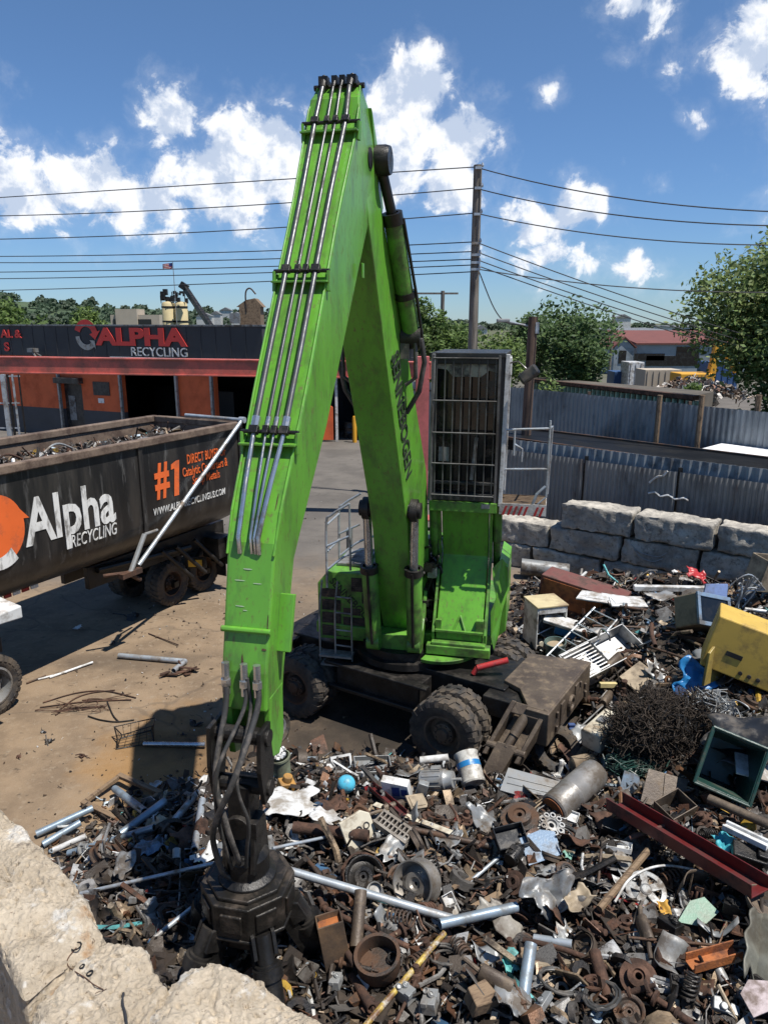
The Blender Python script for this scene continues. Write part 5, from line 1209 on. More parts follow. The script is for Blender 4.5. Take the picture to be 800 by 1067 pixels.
# ---------------------------------------------------------------- concrete block wall
WA, WB = V((3.05, 19.75, 0)), V((9.3, 15.35, 0)); WU = (WB - WA).normalized(); WN = V((WU.y, -WU.x, 0)); W3 = X3(WU, -WN, V((0, 0, 1))).to_3x3()
def block_mesh(l, d, h, seed, rough=.036, cuts=20, round_=.045):
    m = MB(); nx_, ny_, nz_ = int(cuts * l / h * .6), 9, cuts // 2 + 2
    vs = {}; pts = []
    def vid(i, j, k):
        if (i, j, k) not in vs:
            p = V(((i / nx_ - .5) * l, (j / ny_ - .5) * d, (k / nz_) * h))
            q = p - V((0, 0, h / 2)); e = V((l / 2 - round_, d / 2 - round_, h / 2 - round_))
            cl = V((max(-e.x, min(e.x, q.x)), max(-e.y, min(e.y, q.y)), max(-e.z, min(e.z, q.z)))); dd = q - cl
            nrm = dd.normalized() if dd.length > 1e-6 else V((0, 0, 1))
            q = cl + nrm * min(dd.length, round_)
            f = noise.noise(p * 2.2 + V((seed * 7, 3, 1))) * rough * 1.6 + noise.noise(p * 6 + V((seed * 3, 9, 5))) * rough + noise.noise(p * 17 + V((1, seed * 5, 2))) * rough * .4
            vs[i, j, k] = len(pts); pts.append(q + nrm * f + V((0, 0, h / 2)))
        return vs[i, j, k]
    fs = []
    for i in range(nx_):
        for j in range(ny_):
            fs.append((vid(i, j, 0), vid(i, j + 1, 0), vid(i + 1, j + 1, 0), vid(i + 1, j, 0))); fs.append((vid(i, j, nz_), vid(i + 1, j, nz_), vid(i + 1, j + 1, nz_), vid(i, j + 1, nz_)))
    for i in range(nx_):
        for k in range(nz_):
            fs.append((vid(i, 0, k), vid(i + 1, 0, k), vid(i + 1, 0, k + 1), vid(i, 0, k + 1))); fs.append((vid(i, ny_, k), vid(i, ny_, k + 1), vid(i + 1, ny_, k + 1), vid(i + 1, ny_, k)))
    for j in range(ny_):
        for k in range(nz_):
            fs.append((vid(0, j, k), vid(0, j, k + 1), vid(0, j + 1, k + 1), vid(0, j + 1, k))); fs.append((vid(nx_, j, k), vid(nx_, j + 1, k), vid(nx_, j + 1, k + 1), vid(nx_, j, k + 1)))
    m.add(pts, fs); return m
rz = math.atan2(WU.y, WU.x)
GW = 'concrete blocks of the stacked wall'
names = {2: 'top', 1: 'middle', 0: 'bottom'}
ordn = ['first', 'second', 'third', 'fourth', 'fifth']
BL, BH = 1.86, .655
for course, off, ks in ((0, -.55, 5), (1, -.12, 5), (2, 2.02, 4)):
    for k in range(ks):
        m = block_mesh(BL - random.uniform(.05, .10), .72, BH - .03, course * 10 + k)
        s_ = off + BL * (k + .5) + random.uniform(-.02, .02); p = WA + WU * s_ + WN * random.uniform(-.035, .035)
        o = m.build('concrete_block', concrete, loc=(p.x, p.y, BH * course + .002 * course), rot=(0, random.gauss(0, .006) if course == 2 else 0, rz + random.gauss(0, .012)), smooth=50)
        tag(o, f'grey concrete block in the {names[course]} course of the stacked wall, {ordn[k]} from its left end', 'concrete block', GW)
m = MB(); P = WA - WN * 0 + WN * .385
for pts in ([(657, 567), (664, 574), (674, 578), (686, 580), (694, 576)], [(660, 572), (668, 581), (680, 585), (690, 582)]):
    m.tube(curve([onplane(x, y, WA + WN * .39, WN) for x, y in pts], 4), .010, 5)
tag(m.build('paint_scrawl', palefence), 'pale scrawl of paint on a middle block of the stacked wall', 'graffiti')

# ---------------------------------------------------------------- broken concrete blocks in the foreground
pebM = bpy.data.materials.new('rough_sandy_concrete'); pebM.use_nodes = True; nt = pebM.node_tree; L = nt.links.new; bs = nt.nodes['Principled BSDF']
tcn = nd(nt, 'ShaderNodeTexCoord'); Pn = tcn.outputs['Object']
def nz_(s, det=8, ro=.65):
    n = nd(nt, 'ShaderNodeTexNoise'); n.inputs['Scale'].default_value = s; n.inputs['Detail'].default_value = det; n.inputs['Roughness'].default_value = ro; L(Pn, n.inputs['Vector']); return n.outputs['Fac']
def rg_(v, a, b):
    n = nd(nt, 'ShaderNodeMapRange', interpolation_type='SMOOTHSTEP'); L(v, n.inputs['Value']); n.inputs['From Min'].default_value = a; n.inputs['From Max'].default_value = b; return n.outputs[0]
def mx_(f, a, b):
    n = nd(nt, 'ShaderNodeMix', data_type='RGBA'); L(f, n.inputs[0])
    for i, q in ((6, a), (7, b)):
        if hasattr(q, 'is_linked'): L(q, n.inputs[i])
        else: n.inputs[i].default_value = (*q, 1)
    return n.outputs[2]
cc = mx_(rg_(nz_(3.5), .35, .65), (.56, .475, .36), (.42, .345, .25))
cc = mx_(rg_(nz_(5, 8, .7), .54, .64), cc, (.64, .60, .53))
cc = mx_(rg_(nz_(8, 8, .75), .58, .68), cc, (.24, .20, .155))
cc = mx_(rg_(nz_(2.3, 6, .6), .60, .70), cc, (.36, .20, .09))
vo = nd(nt, 'ShaderNodeTexVoronoi'); vo.inputs['Scale'].default_value = 42; L(Pn, vo.inputs['Vector'])
cc = mx_(rg_(nz_(30, 5, .75), .60, .68), cc, (.20, .15, .105))
hs = nd(nt, 'ShaderNodeMix', data_type='RGBA', blend_type='MULTIPLY'); hs.inputs[0].default_value = .35; L(cc, hs.inputs[6])
vr = nd(nt, 'ShaderNodeMapRange'); L(vo.outputs['Color'], vr.inputs[0]); vr.inputs['To Min'].default_value = .55; vr.inputs['To Max'].default_value = 1.25; L(vr.outputs[0], hs.inputs[7])
L(hs.outputs[2], bs.inputs['Base Color']); bs.inputs['Roughness'].default_value = .95; bs.inputs['Specular IOR Level'].default_value = .2
b1 = nd(nt, 'ShaderNodeBump'); b1.inputs['Strength'].default_value = 1.0; b1.inputs['Distance'].default_value = .018; L(nz_(26, 7, .75), b1.inputs['Height'])
b2 = nd(nt, 'ShaderNodeBump'); b2.inputs['Strength'].default_value = .6; b2.inputs['Distance'].default_value = .012; L(vo.outputs['Distance'], b2.inputs['Height']); L(b1.outputs[0], b2.inputs['Normal']); L(b2.outputs[0], bs.inputs['Normal'])
def boulder(name, outline_px, zt, hgt, seed, label, tilt=0.0):
    """broken block: plan outline measured where its top edge shows, worn top, sides going down"""
    pl = [atZ(x, y, zt) for x, y in outline_px]; n = len(pl); c = sum(pl, V((0, 0, 0))) / n
    N1 = 220; ring_ = []
    per = [(pl[(i + 1) % n] - pl[i]).length for i in range(n)]; tot = sum(per)
    for k in range(N1):
        s_ = tot * k / N1; i = 0
        while s_ > per[i]: s_ -= per[i]; i += 1
        ring_.append(pl[i].lerp(pl[(i + 1) % n], s_ / per[i]))
    for _ in range(2): ring_ = [(ring_[i - 1] + ring_[i] * 2 + ring_[(i + 1) % N1]) / 4 for i in range(N1)]
    m = MB(); vs = []; rows = []
    for t in [k / 44 for k in range(44)]: rows.append((t, 0))          # top, centre outwards
    for q in [.01 + .99 * (k / 26) ** 1.4 for k in range(27)]: rows.append((1.0, q))          # down the sides
    for (t, q) in rows:
        for k in range(N1):
            p = c.lerp(ring_[k], max(t, .02)); out_ = (ring_[k] - c).normalized()
            ed = sstep(.80, 1.0, t); z = zt - .05 * ed ** 2 - q * hgt
            p = V((p.x, p.y, z))
            n6 = noise.noise(p * 6 + V((0, seed, 0)) + noise.noise_vector(p * 9) * .25)
            f = noise.noise(p * 2.6 + V((seed, 0, 0))) * .035 + (math.floor(n6 * 5) / 5 * .6 + n6 * .4) * .035 + noise.noise(p * 21 + V((0, 0, seed))) * .009 + noise.noise(p * 52 + V((0, seed, seed))) * .008
            f -= max(0, noise.noise(p * 31 + V((seed, 4, 2))) - .28) * .05
            if q == 0: p.z += f * (1.0)
            p += out_ * (f * 1.1 * ed) + out_ * (-.03 * sstep(.12, 0, q) if q > 0 else 0)
            vs.append(p)
    fs = [(i * N1 + k, i * N1 + (k + 1) % N1, (i + 1) * N1 + (k + 1) % N1, (i + 1) * N1 + k)[::-1] for i in range(len(rows) - 1) for k in range(N1)]
    fs.append(tuple(range(N1)))
    fs.append(tuple((len(rows) - 1) * N1 + k for k in range(N1))[::-1])
    m.add(vs, [f[::-1] for f in fs]); return tag(m.build(name, pebM, smooth=60), label, 'concrete block', 'broken foreground blocks')
ZR = 3.62
boulder('broken_concrete_block', [(-120, 820), (-10, 832), (24, 850), (48, 884), (72, 908), (98, 944), (112, 968), (104, 985), (60, 1010), (26, 1040), (8, 1010), (-20, 960), (-120, 930)], ZR, .74, 3, 'sandy broken concrete block at the left edge of the foreground')
boulder('broken_concrete_block', [(112, 974), (150, 988), (172, 1012), (178, 1030), (160, 1060), (150, 1110), (70, 1120), (40, 1075), (28, 1044), (62, 1012)], ZR - .03, .74, 8, 'sandy broken concrete block with rings on top, between the other two blocks')
boulder('broken_concrete_block', [(160, 1058), (182, 1018), (215, 990), (255, 1004), (300, 1030), (345, 1060), (400, 1100), (420, 1150), (170, 1190), (150, 1120)], ZR - .02, .74, 5, 'sandy broken concrete block in the bottom foreground, right of the other two')
# courses below them
bp = [atZ(30, 930, ZR), atZ(110, 1030, ZR), atZ(290, 1075, ZR)]
wl_ = ['first', 'second', 'third', 'fourth']
for cz in range(4):
    for k in range(3):
        q = bp[k]; o = block_mesh(.95, .72, .72, cz * 5 + k).build('concrete_block', pebM, loc=(q.x - .06, q.y - .12, ZR - .74 - .72 * (cz + 1)), rot=(0, 0, R(-32)), smooth=50)
        tag(o, f'sandy concrete block in the {wl_[cz]} course beneath the {("left-edge", "ringed middle", "bottom foreground")[k]} broken block', 'concrete block', 'blocks under the broken foreground blocks')
# bits on the blocks
bpy.context.view_layer.update()
BLK = [o_ for o_ in bpy.data.objects if o_.name.startswith('broken_concrete_block')]
def onblock(x, y, lift=.004):
    d = ray(x, y).normalized(); best = None
    for o_ in BLK:
        iv = o_.matrix_world.inverted(); okk, lo, nn, _ = o_.ray_cast(iv @ CAM, (iv.to_3x3() @ d).normalized())
        if okk:
            wp = o_.matrix_world @ lo
            if best is None or (wp - CAM).length < (best - CAM).length: best = wp
    return (best if best is not None else atZ(x, y, ZR)) + V((0, 0, lift))
m = MB(); cpx = [(80, 988), (71, 1000), (72, 1008), (80, 1014), (90, 1020), (97, 1026), (108, 1032)]
pts = [onblock(x, y) for x, y in cpx]; m.tube(curve(pts, 5), .0025, 6); tag(m.build('wire', rust), 'thin rusty wire lying on the middle foreground block', 'wire')
for k, (x, y) in enumerate(((80, 987), (94, 1015), (86, 1008))):
    m = MB(); q = onblock(x, y, .006); r_ = (.022, .013, .010)[k]; m.tube([q + V((r_ * math.cos(t), r_ * math.sin(t), .004 * math.cos(t))) for t in [2 * math.pi * i / 20 for i in range(20)]], .0032, 6, closed=True)
    tag(m.build('metal_ring', blackmetal, smooth=60), ('largest dark ring lying on the middle foreground block', 'small dark ring near the lower end of the wire on the block', 'tiny dark ring beside the wire on the block')[k], 'ring')
m = MB(); q = onblock(106, 1035, .012); frag(m, random.Random(3), q, .022, (.32, .10, .05)); tag(m.build('rust_flake', rust), 'orange rust flake on the middle foreground block', 'flake')
m = MB(); q = [onblock(x, y, .006) for x, y in ((129, 1036), (128, 1046), (131, 1058), (133, 1075))]; m.tube(curve(q, 5), .006, 6); tag(m.build('cable_stub', cableM), 'short black cable stub lying on the middle foreground block', 'cable')

# ---------------------------------------------------------------- poles and wires
pu = atY(494, 300, 26); 
up = empty('utility_pole', V((pu.x, 26, 0)), 'tall grey wooden utility pole carrying the overhead wires', 'utility pole')
ztop = atY(495, 172, 26).z
m = MB(); m.tube([V((pu.x, 26, 0)), V((pu.x, 26, ztop))], [.19, .135], 14); m.build('pole_shaft', poleWood, up, smooth=40)
for py in (176, 197, 224, 254, 266, 274, 281):
    z = atY(495, py, 26).z; m = MB(); m.box((pu.x, 25.83, z), (.3 if py > 240 else .2, .08, .08)); m.lathe([(.001, 0), (.04, .0), (.05, .05), (.03, .12), (.001, .13)], Matrix.Translation((pu.x + .13, 25.83, z + .03)), 8); m.build('insulator', galv, up)
wires = [((-80, 211, 33), (495, 174, 26), .0, 0), ((-80, 226, 33), (495, 196, 26), .2, 0), ((-80, 250, 33), (495, 222, 26), .2, 0), ((-80, 267, 36), (495, 252, 26), .15, 0), ((-80, 273, 36), (495, 262, 26), .15, 0), ((-80, 284, 36), (495, 270, 26), .1, 0), ((-80, 291, 36), (495, 276, 26), .1, 0), ((-80, 304, 38), (495, 283, 26), .1, 0),
         ((495, 174, 26), (880, 222, 20), .35, 1), ((495, 196, 26), (880, 235, 20), .35, 1), ((495, 222, 26), (880, 254, 22), .35, 1),
         ((495, 252, 26), (880, 378, 30), .2, 1), ((495, 262, 26), (880, 384, 30), .2, 1), ((495, 270, 26), (880, 390, 30), .2, 1), ((495, 280, 26), (880, 303, 24), .3, 1), ((495, 276, 26), (880, 396, 32), .2, 1)]
cnt_ = {0: 0, 1: 0}
for (a, b, sag, sd_) in wires:
    A, B = atY(*a), atY(*b); pts = [A.lerp(B, t) - V((0, 0, sag * 4 * t * (1 - t))) for t in [i / 16 for i in range(17)]]
    m = MB(); m.tube(pts, .018, 5); cnt_[sd_] += 1; k = cnt_[sd_]
    on = ['', 'topmost', 'second from the top', 'third from the top', 'fourth from the top', 'fifth from the top', 'sixth from the top', 'seventh from the top', 'lowest'][k]
    tag(m.build('overhead_wire', cableM, smooth=60), f'overhead wire running {"left" if sd_ == 0 else "right"} from the grey pole, {on} there', 'wire', 'overhead wires')
p2 = atY(546, 470, 24.6); bp_ = empty('utility_pole', V((p2.x, 24.6, 0)), 'short brown wooden pole in front of the blue-grey fence, right of the cab', 'utility pole')
z2 = atY(548, 330, 24.6).z; m = MB(); m.tube([V((p2.x, 24.6, 0)), V((p2.x + .08, 24.6, z2))], [.17, .15], 12); m.build('pole_shaft', poleBrown, bp_, smooth=40)
m = MB(); m.box((p2.x + .2, 24.5, z2 - .35), (.12, .12, .35)); m.build('insulator', galv, bp_)
lp_ = MB(); A = V((p2.x, 24.6, z2 - .6)); lp_.tube(curve([V((pu.x + .1, 26, atY(495, 280, 26).z)), atY(515, 322, 25.6), atY(530, 337, 25), A + V((0, 0, .4))], 6), .02, 5); tag(lp_.build('service_wire', cableM), 'slack black service wire from the grey pole to the brown pole', 'wire')
m = MB(); q = atY(524, 334, 24.8); m.tube([A + V((0, 0, .3)), q], .03, 8); m.build('lamp_arm', galv, bp_); m = MB(); m.box(q, (.42, .2, .12)); m.build('lamp_head', ltgrey, bp_, bevel=.03)
p3 = atY(459, 420, 60); ph = empty('power_pole', V((p3.x, 60, 0)), 'thin far power pole with crossarms rising among the trees', 'utility pole')
m = MB(); z3 = atY(459, 303, 60).z; m.tube([V((p3.x, 60, 0)), V((p3.x, 60, z3))], .15, 8); m.build('pole_shaft', poleWood, ph); m = MB(); m.box((p3.x - .6, 60, z3 - .2), (3.6, .14, .14)); m.build('crossarm', poleWood, ph)
p4_ = atY(635, 380, 90); m = MB(); m.tube([V((p4_.x, 90, 0)), V((p4_.x, 90, atY(635, 328, 90).z))], .16, 8); tag(m.build('power_pole', poleWood), 'far bare pole standing before the grey gabled shed', 'utility pole')

# ---------------------------------------------------------------- trees
def tree(name, label, base, h, rx, rz_, n, ls, seed, pal, trunk=True, group=None, lobes=9, low=.25, r_tr=.2, dens=.55):
    rg = random.Random(seed); root = empty(name, base, label, 'tree', group); b = V(base)
    cz = b.z + h - rz_; L_ = []
    for k in range(lobes):
        a = rg.uniform(0, 6.28); e = rg.uniform(-.85, .95); rr_ = rx * math.sqrt(max(0, 1 - e * e)) * rg.uniform(.45, .8)
        L_.append((V((b.x + rr_ * math.cos(a), b.y + rr_ * math.sin(a), cz + rz_ * e * .75)), rx * rg.uniform(.30, .55)))
    L_.append((V((b.x, b.y, cz + rz_ * .55)), rx * .42)); L_.append((V((b.x, b.y, cz)), rx * .6))
    m = MB(); vs, fs, cs = [], [], []
    for _ in range(n):
        c, r_ = rg.choices(L_, [q[1] ** 2 for q in L_])[0]
        d = V((rg.gauss(0, 1), rg.gauss(0, 1), rg.gauss(0, 1))).normalized(); p = c + d * (r_ * (rg.random() ** .35) * rg.uniform(.9, 1.18))
        if noise.noise(p * (2.0 / rx) + V((seed, 0, 0))) < -.28 and rg.random() < .75: continue
        if p.z < b.z + .1: continue
        u = V((rg.gauss(0, 1), rg.gauss(0, 1), rg.gauss(0, .7))).normalized(); v_ = u.orthogonal().normalized(); v_ = (v_ + u.cross(v_) * rg.uniform(-1, 1)).normalized()
        s_ = ls * rg.uniform(.6, 1.3); o = len(vs)
        vs += [p - u * s_, p + v_ * s_ * .5, p + u * s_, p - v_ * s_ * .5]; fs.append((o, o + 1, o + 2, o + 3))
        q = rg.choice(pal); k = rg.uniform(.75, 1.3); cs.append(tuple(x * k for x in q))
    m.v = vs; m.f = fs; m.m = [0] * len(fs); m.c = cs
    cr_ = m.build('crown', leafA, root)
    if trunk:
        m = MB(); top = V((b.x, b.y, cz + rz_ * .3)); m.tube([b, b.lerp(top, .5) + V((rg.uniform(-.2, .2), 0, 0)), top], [r_tr, r_tr * .75, r_tr * .3], 10)
        for (c, r_) in L_[:lobes]:
            s_ = b.lerp(top, rg.uniform(.4, .8)); m.tube([s_, s_.lerp(c, .55) + V((0, 0, -.1 * rx)), c], [r_tr * .45, r_tr * .3, r_tr * .1], 6)
        m.build('trunk', barkM, root, smooth=50)
    return root
LG = [(.095, .16, .032), (.12, .185, .04), (.07, .12, .026)]; LD = [(.042, .085, .022), (.06, .11, .028), (.08, .135, .032)]; LY = [(.15, .215, .045), (.115, .175, .038), (.08, .135, .03)]; LP = [(.165, .225, .06), (.12, .185, .05), (.20, .25, .085)]
def tz_(px, py, Y): return atY(px, py, Y)
q = atY(800, 400, 30); tree('poplar_tree', 'big leafy poplar tree rising at the right edge', V((q.x + .6, 30, 0)), atY(770, 228, 30).z, 3.8, 3.1, 24000, .125, 21, LP, lobes=20, r_tr=.3)
q = atY(752, 400, 29); tree('leafy_tree', 'dark leafy tree crowded under the big poplar at the right edge', V((q.x + 2.1, 28.5, 0)), 6.2, 1.9, 2.8, 6200, .11, 22, LD, lobes=9)
q = atY(594, 400, 52); tree('broadleaf_tree', 'dense dark green tree right of the brown pole', V((q.x, 52, 0)), atY(600, 322, 52).z, 2.3, 3.0, 7000, .16, 23, LD, lobes=11)
q = atY(560, 400, 56); tree('broadleaf_tree', 'dark green tree directly behind the brown pole', V((q.x, 56, 0)), atY(560, 326, 56).z, 2.8, 3.4, 6500, .16, 24, LD, lobes=10)
q = atY(518, 400, 44); tree('broadleaf_tree', 'light green bushy tree between cab and brown pole', V((q.x, 44, 0)), atY(518, 340, 44).z, 2.2, 2.4, 5200, .14, 25, LY, lobes=9)
q = atY(440, 400, 48); tree('broadleaf_tree', 'slim airy green tree between the arm and the grey pole', V((q.x, 48, 0)), atY(441, 293, 48).z, 1.7, 3.6, 4300, .15, 26, LG, lobes=10)
q = atY(468, 400, 50); tree('broadleaf_tree', 'round green tree beside the grey pole, left of it', V((q.x, 50, 0)), atY(468, 330, 50).z, 2.2, 2.6, 4800, .15, 27, LG, lobes=9)
q = atY(578, 420, 34); tree('bush', 'bright green bush poking over the fence beside the brown pole', V((q.x - .7, 31.6, 0)), atY(568, 402, 31.6).z + .1, 1.0, 1.2, 1800, .10, 28, LY, lobes=6)
q = atY(95, 345, 170); tree('broadleaf_tree', 'round light green tree behind the roof, left of the pale factory', V((q.x, 170, 0)), atY(95, 318, 170).z, 5.2, 5.4, 3600, .5, 29, LY, lobes=9)
q = atY(10, 345, 80); tree('broadleaf_tree', 'broad green tree at the far left above the dark roof', V((q.x, 80, 0)), atY(12, 308, 80).z, 4.6, 4.6, 5200, .28, 30, LG, lobes=11)
q = atY(640, 400, 120); tree('broadleaf_tree', 'small dark tree between the dense tree and the grey shed', V((q.x - 2, 120, 0)), atY(640, 345, 120).z, 3.4, 3.6, 2200, .34, 31, LD, lobes=8)
q = atY(560, 395, 70); tree('broadleaf_tree', 'low dark tree far behind the cab, filling the gap by the pole', V((q.x + 3, 72, 0)), 8.4, 4.5, 4.0, 4200, .26, 32, LD, lobes=9)
q = atY(735, 420, 40); tree('bush', 'green bush on the scrap yard bank under the yellow excavator arm', V((q.x - .3, 41, 0)), 3.4, 1.0, 1.3, 1500, .13, 33, LG, lobes=6)
# ---------------------------------------------------------------- wooded hills on the horizon
hl = MB()
def hz_(x, y):
    return (16 * sstep(-60, -420, x) + 9) * sstep(160, -120, x) + 1.5 + (1 + 4 * sstep(160, -120, x)) * noise.noise(V((x * .006, y * .006, 1))) + 3 * noise.noise(V((x * .02, y * .02, 4)))
hl.grid(lambda u, v: (lambda x, y: V((x, y, -1 + hz_(x, y) * sstep(520, 760, y))))(-1000 + 2000 * u, 500 + 500 * v), 80, 20)
hillM = mat('wooded_hill', (.045, .075, .035), .95, 0, .35, .02, dirt=(.07, .10, .045), amt=.4, dscale=.04, bump=0)
tag(hl.build('hills', hillM, origin=(0, 0, 0), smooth=60), kind='structure')
wm = MB(); rg = random.Random(77)
vs, fs, cs = [], [], []
for _ in range(520):
    x, y = rg.uniform(-560, 560), rg.uniform(560, 780); z = -1 + hz_(x, y) * sstep(520, 760, y); r_ = rg.uniform(4, 7.5) * (.45 + .55 * sstep(200, -60, x)); g_ = rg.uniform(.7, 1.3)
    for _ in range(60):
        d = V((rg.gauss(0, 1), rg.gauss(0, 1), abs(rg.gauss(0, 1)))).normalized(); p = V((x, y, z + 1.5)) + V((d.x * r_, d.y * r_, d.z * r_ * 1.05)) * rg.uniform(.7, 1.05)
        u = V((rg.gauss(0, 1), rg.gauss(0, 1), rg.gauss(0, 1))).normalized(); v_ = u.orthogonal().normalized(); s_ = rg.uniform(1.0, 2.0); o = len(vs)
        vs += [p - u * s_, p + v_ * s_, p + u * s_, p - v_ * s_]; fs.append((o, o + 1, o + 2, o + 3)); cs.append((.052 * g_, .085 * g_, .045 * g_))
wm.v, wm.f, wm.m, wm.c = vs, fs, [0] * len(fs), cs
tag(wm.build('far_woods', leafA, origin=(0, 0, 0)), 'woods covering the hills along the horizon', 'woods', kind='stuff')
# houses on the ridge
hs_px = [(226, 329, 560), (236, 325, 600), (214, 331, 540), (247, 330, 560), (648, 333, 500), (595, 338, 480), (500, 345, 430)]
hn = ['small white house high on the left ridge', 'white house at the top of the left ridge', 'tiny white house lowest on the left ridge', 'pale house nearest the brown tower on the ridge', 'pale house far off behind the dense tree', 'pale house far off above the rail bank', 'far pale house behind the cab']
for k, (px, py, Y) in enumerate(hs_px):
    p = atY(px, py, Y); hr = empty('hillside_house', V((p.x, Y, 0)), hn[k], 'house', 'houses on the far ridge'); m = MB(); wd = 7 + (k % 3) * 2
    m.box((p.x, Y, p.z / 2), (wd, 7, p.z + 2)); m.build('wall', whitem, hr); m = MB(); m.prism([(-wd / 2 - .4, 0), (wd / 2 + .4, 0), (0, 2.4)], -4, 4, X3(V((1, 0, 0)), V((0, 0, 1)), V((0, -1, 0)), (p.x, Y, p.z + 1))); m.build('roof', greym, hr)

# ---------------------------------------------------------------- things seen over the roof, left
Y = 110; sl = []
for k, px in enumerate((177, 190)):
    p = atY(px, 340, Y); top = atY(px, 317, Y).z; r0 = empty('storage_silo', V((p.x, Y, 0)), ('cream storage silo behind the roof, the left one of the pair', 'cream storage silo behind the roof, under the conveyor head')[k], 'silo', 'cream silos')
    m = MB(); m.lathe([(.001, 0), (.92, 0), (.92, top), (.7, top + .3), (.001, top + .4)], Matrix.Translation((p.x, Y, 0)), 24); m.build('shell', silo_m, r0, smooth=40)
    m = MB()
    for z in (top - .4, top - 2.4): m.lathe([(.92, -.12), (.97, -.12), (.97, .12), (.92, .12)], Matrix.Translation((p.x, Y, z)), 24)
    m.build('band', blackmetal, r0)
    m = MB(); rg = random.Random(k)
    for _ in range(9): m.box((p.x + rg.uniform(-.8, .8), Y + rg.uniform(-.5, .5), top + rg.uniform(.3, 1.7)), (rg.uniform(.2, .7), .5, rg.uniform(.3, .9)))
    for s_ in (-.8, .8): m.box((p.x + s_, Y - .6, top + .9), (.1, .1, 1.6))
    m.build('head_frame', blackmetal, r0)
a, b = atY(193, 300, 108), atY(221, 342, 100); m = MB(); m.beam(a, b, .5, .8); m.beam(a + V((-.6, 0, .5)), a + V((.3, 0, -.1)), .9, .9); tag(m.build('conveyor', blackmetal), 'dark slanting conveyor beside the cream silos', 'conveyor')
fb = empty('factory_building', atY(140, 340, 150) * 1, 'pale flat-roofed factory behind the roof, left of the silos', 'building'); fb.location.z = 0; ORG[fb.name] = V((ORG[fb.name].x, 150, 0))
p0, p1 = atY(115, 328, 150), atY(166, 328, 150); m = MB(); m.box(((p0.x + p1.x) / 2, 154, p0.z / 2), (p1.x - p0.x, 8, p0.z)); q = atY(132, 322, 150); m.box((q.x, 152, q.z / 2), (4.2, 5, q.z)); m.build('wall', brickT, fb)
for px in (122, 140, 152):
    m = MB(); q = atY(px, 334, 149.96); m.box((q.x, 149.97, q.z - .3), (2.2 if px != 122 else 1.4, .08, 1.1)); m.build('window', glassdark, fb)
tw = empty('brown_tower', V((atY(263, 340, 70).x, 70, 0)), 'brown weathered tower with a bent pipe behind the roof, beside the arm', 'tower'); tx = ORG[tw.name].x; zt_ = atY(263, 320, 70).z
m = MB(); m.box((tx, 70, zt_ / 2), (1.9, 2, zt_)); m.prism([(-1.2, zt_), (1.2, zt_), (.5, zt_ + .75), (-.3, zt_ + .6)], -1, 1, X3(V((1, 0, 0)), V((0, 0, 1)), V((0, -1, 0)), (tx, 70, 0))); m.build('wall', woodm, tw)
m = MB(); m.tube(curve([V((tx - .3, 69, zt_ - .4)), V((tx - .3, 69, zt_ + 1.2)), V((tx + .1, 69, zt_ + 1.6)), V((tx + .6, 69, zt_ + 1.1))], 5), .07, 8); m.build('vent_pipe', darksteel, tw); m = MB(); m.box((tx - 1.3, 69, zt_ - 1), (.9, .9, .9)); m.build('plant_box', greym, tw)
p = atY(181.5, 292, 60); fl = empty('flag_pole', V((p.x, 60, 0)), 'thin flag pole with a small flag above the dark roof', 'flag pole')
m = MB(); zt_ = atY(181.5, 273, 60).z; m.tube([V((p.x, 60, 5)), V((p.x, 60, zt_))], .03, 6); m.tube([V((p.x, 60, 0)), V((p.x, 60, 5))], .05, 6); m.build('pole_shaft', ltgrey, fl)
m = MB(); m.grid(lambda u, v: V((p.x - .05 - u * .75, 60 + .06 * math.sin(u * 6), zt_ - .05 - v * .42 - .12 * u)), 8, 7)
m.m = [(0 if j % 2 == 0 else 1) if not (i < 3 and j < 4) else 2 for i in range(8) for j in range(7)]; m.build('flag', [redm, whitem, mat('navy', (.03, .05, .18), .7, bump=0)], fl, solid=.01)

# ---------------------------------------------------------------- rail yard beyond the fences, right
rw = empty('retaining_wall', V((9.4, 44, 0)), 'long rusty retaining wall with green ribs beyond the blue-grey fence', 'retaining wall')
a, b = atY(556, 400, 50), atY(722, 432, 33); a.z = b.z = 0
m = MB(); za, zb = atY(556, 396, 50).z, atY(722, 414, 33).z; m.hexa([V((a.x, a.y, 0)), V((b.x, b.y, 0)), V((b.x, b.y + 1, 0)), V((a.x, a.y + 1, 0)), V((a.x, a.y, za)), V((b.x, b.y, zb)), V((b.x, b.y + 1, zb)), V((a.x, a.y + 1, za))]); m.build('wall', rust, rw)
m = MB(); n_ = 34
for i in range(n_ + 1):
    t = i / n_; q = a.lerp(b, t); m.box((q.x, q.y - .12, (za + (zb - za) * t) / 2), (.22, .2, (za + (zb - za) * t) - .3))
m.build('rib', paleteal, rw); m = MB(); m.beam(V((a.x, a.y - .2, za)), V((b.x, b.y - .2, zb)), .4, .2); m.build('coping', rust, rw)
b2_ = MB(); b2_.hexa([V((a.x, a.y + 1, 0)), V((b.x, b.y + 1, 0)), V((b.x + 3, b.y + 5, 0)), V((a.x + 1, a.y + 6, 0)), V((a.x, a.y + 1, za - .1)), V((b.x, b.y + 1, zb - .1)), V((b.x + 3, b.y + 5, zb - .2)), V((a.x + 1, a.y + 6, za - .2)),]); tag(b2_.build('rail_bank', mat('bank_gravel', (.10, .085, .065), .9, 0, .3, .6, bump=.4)), kind='structure')
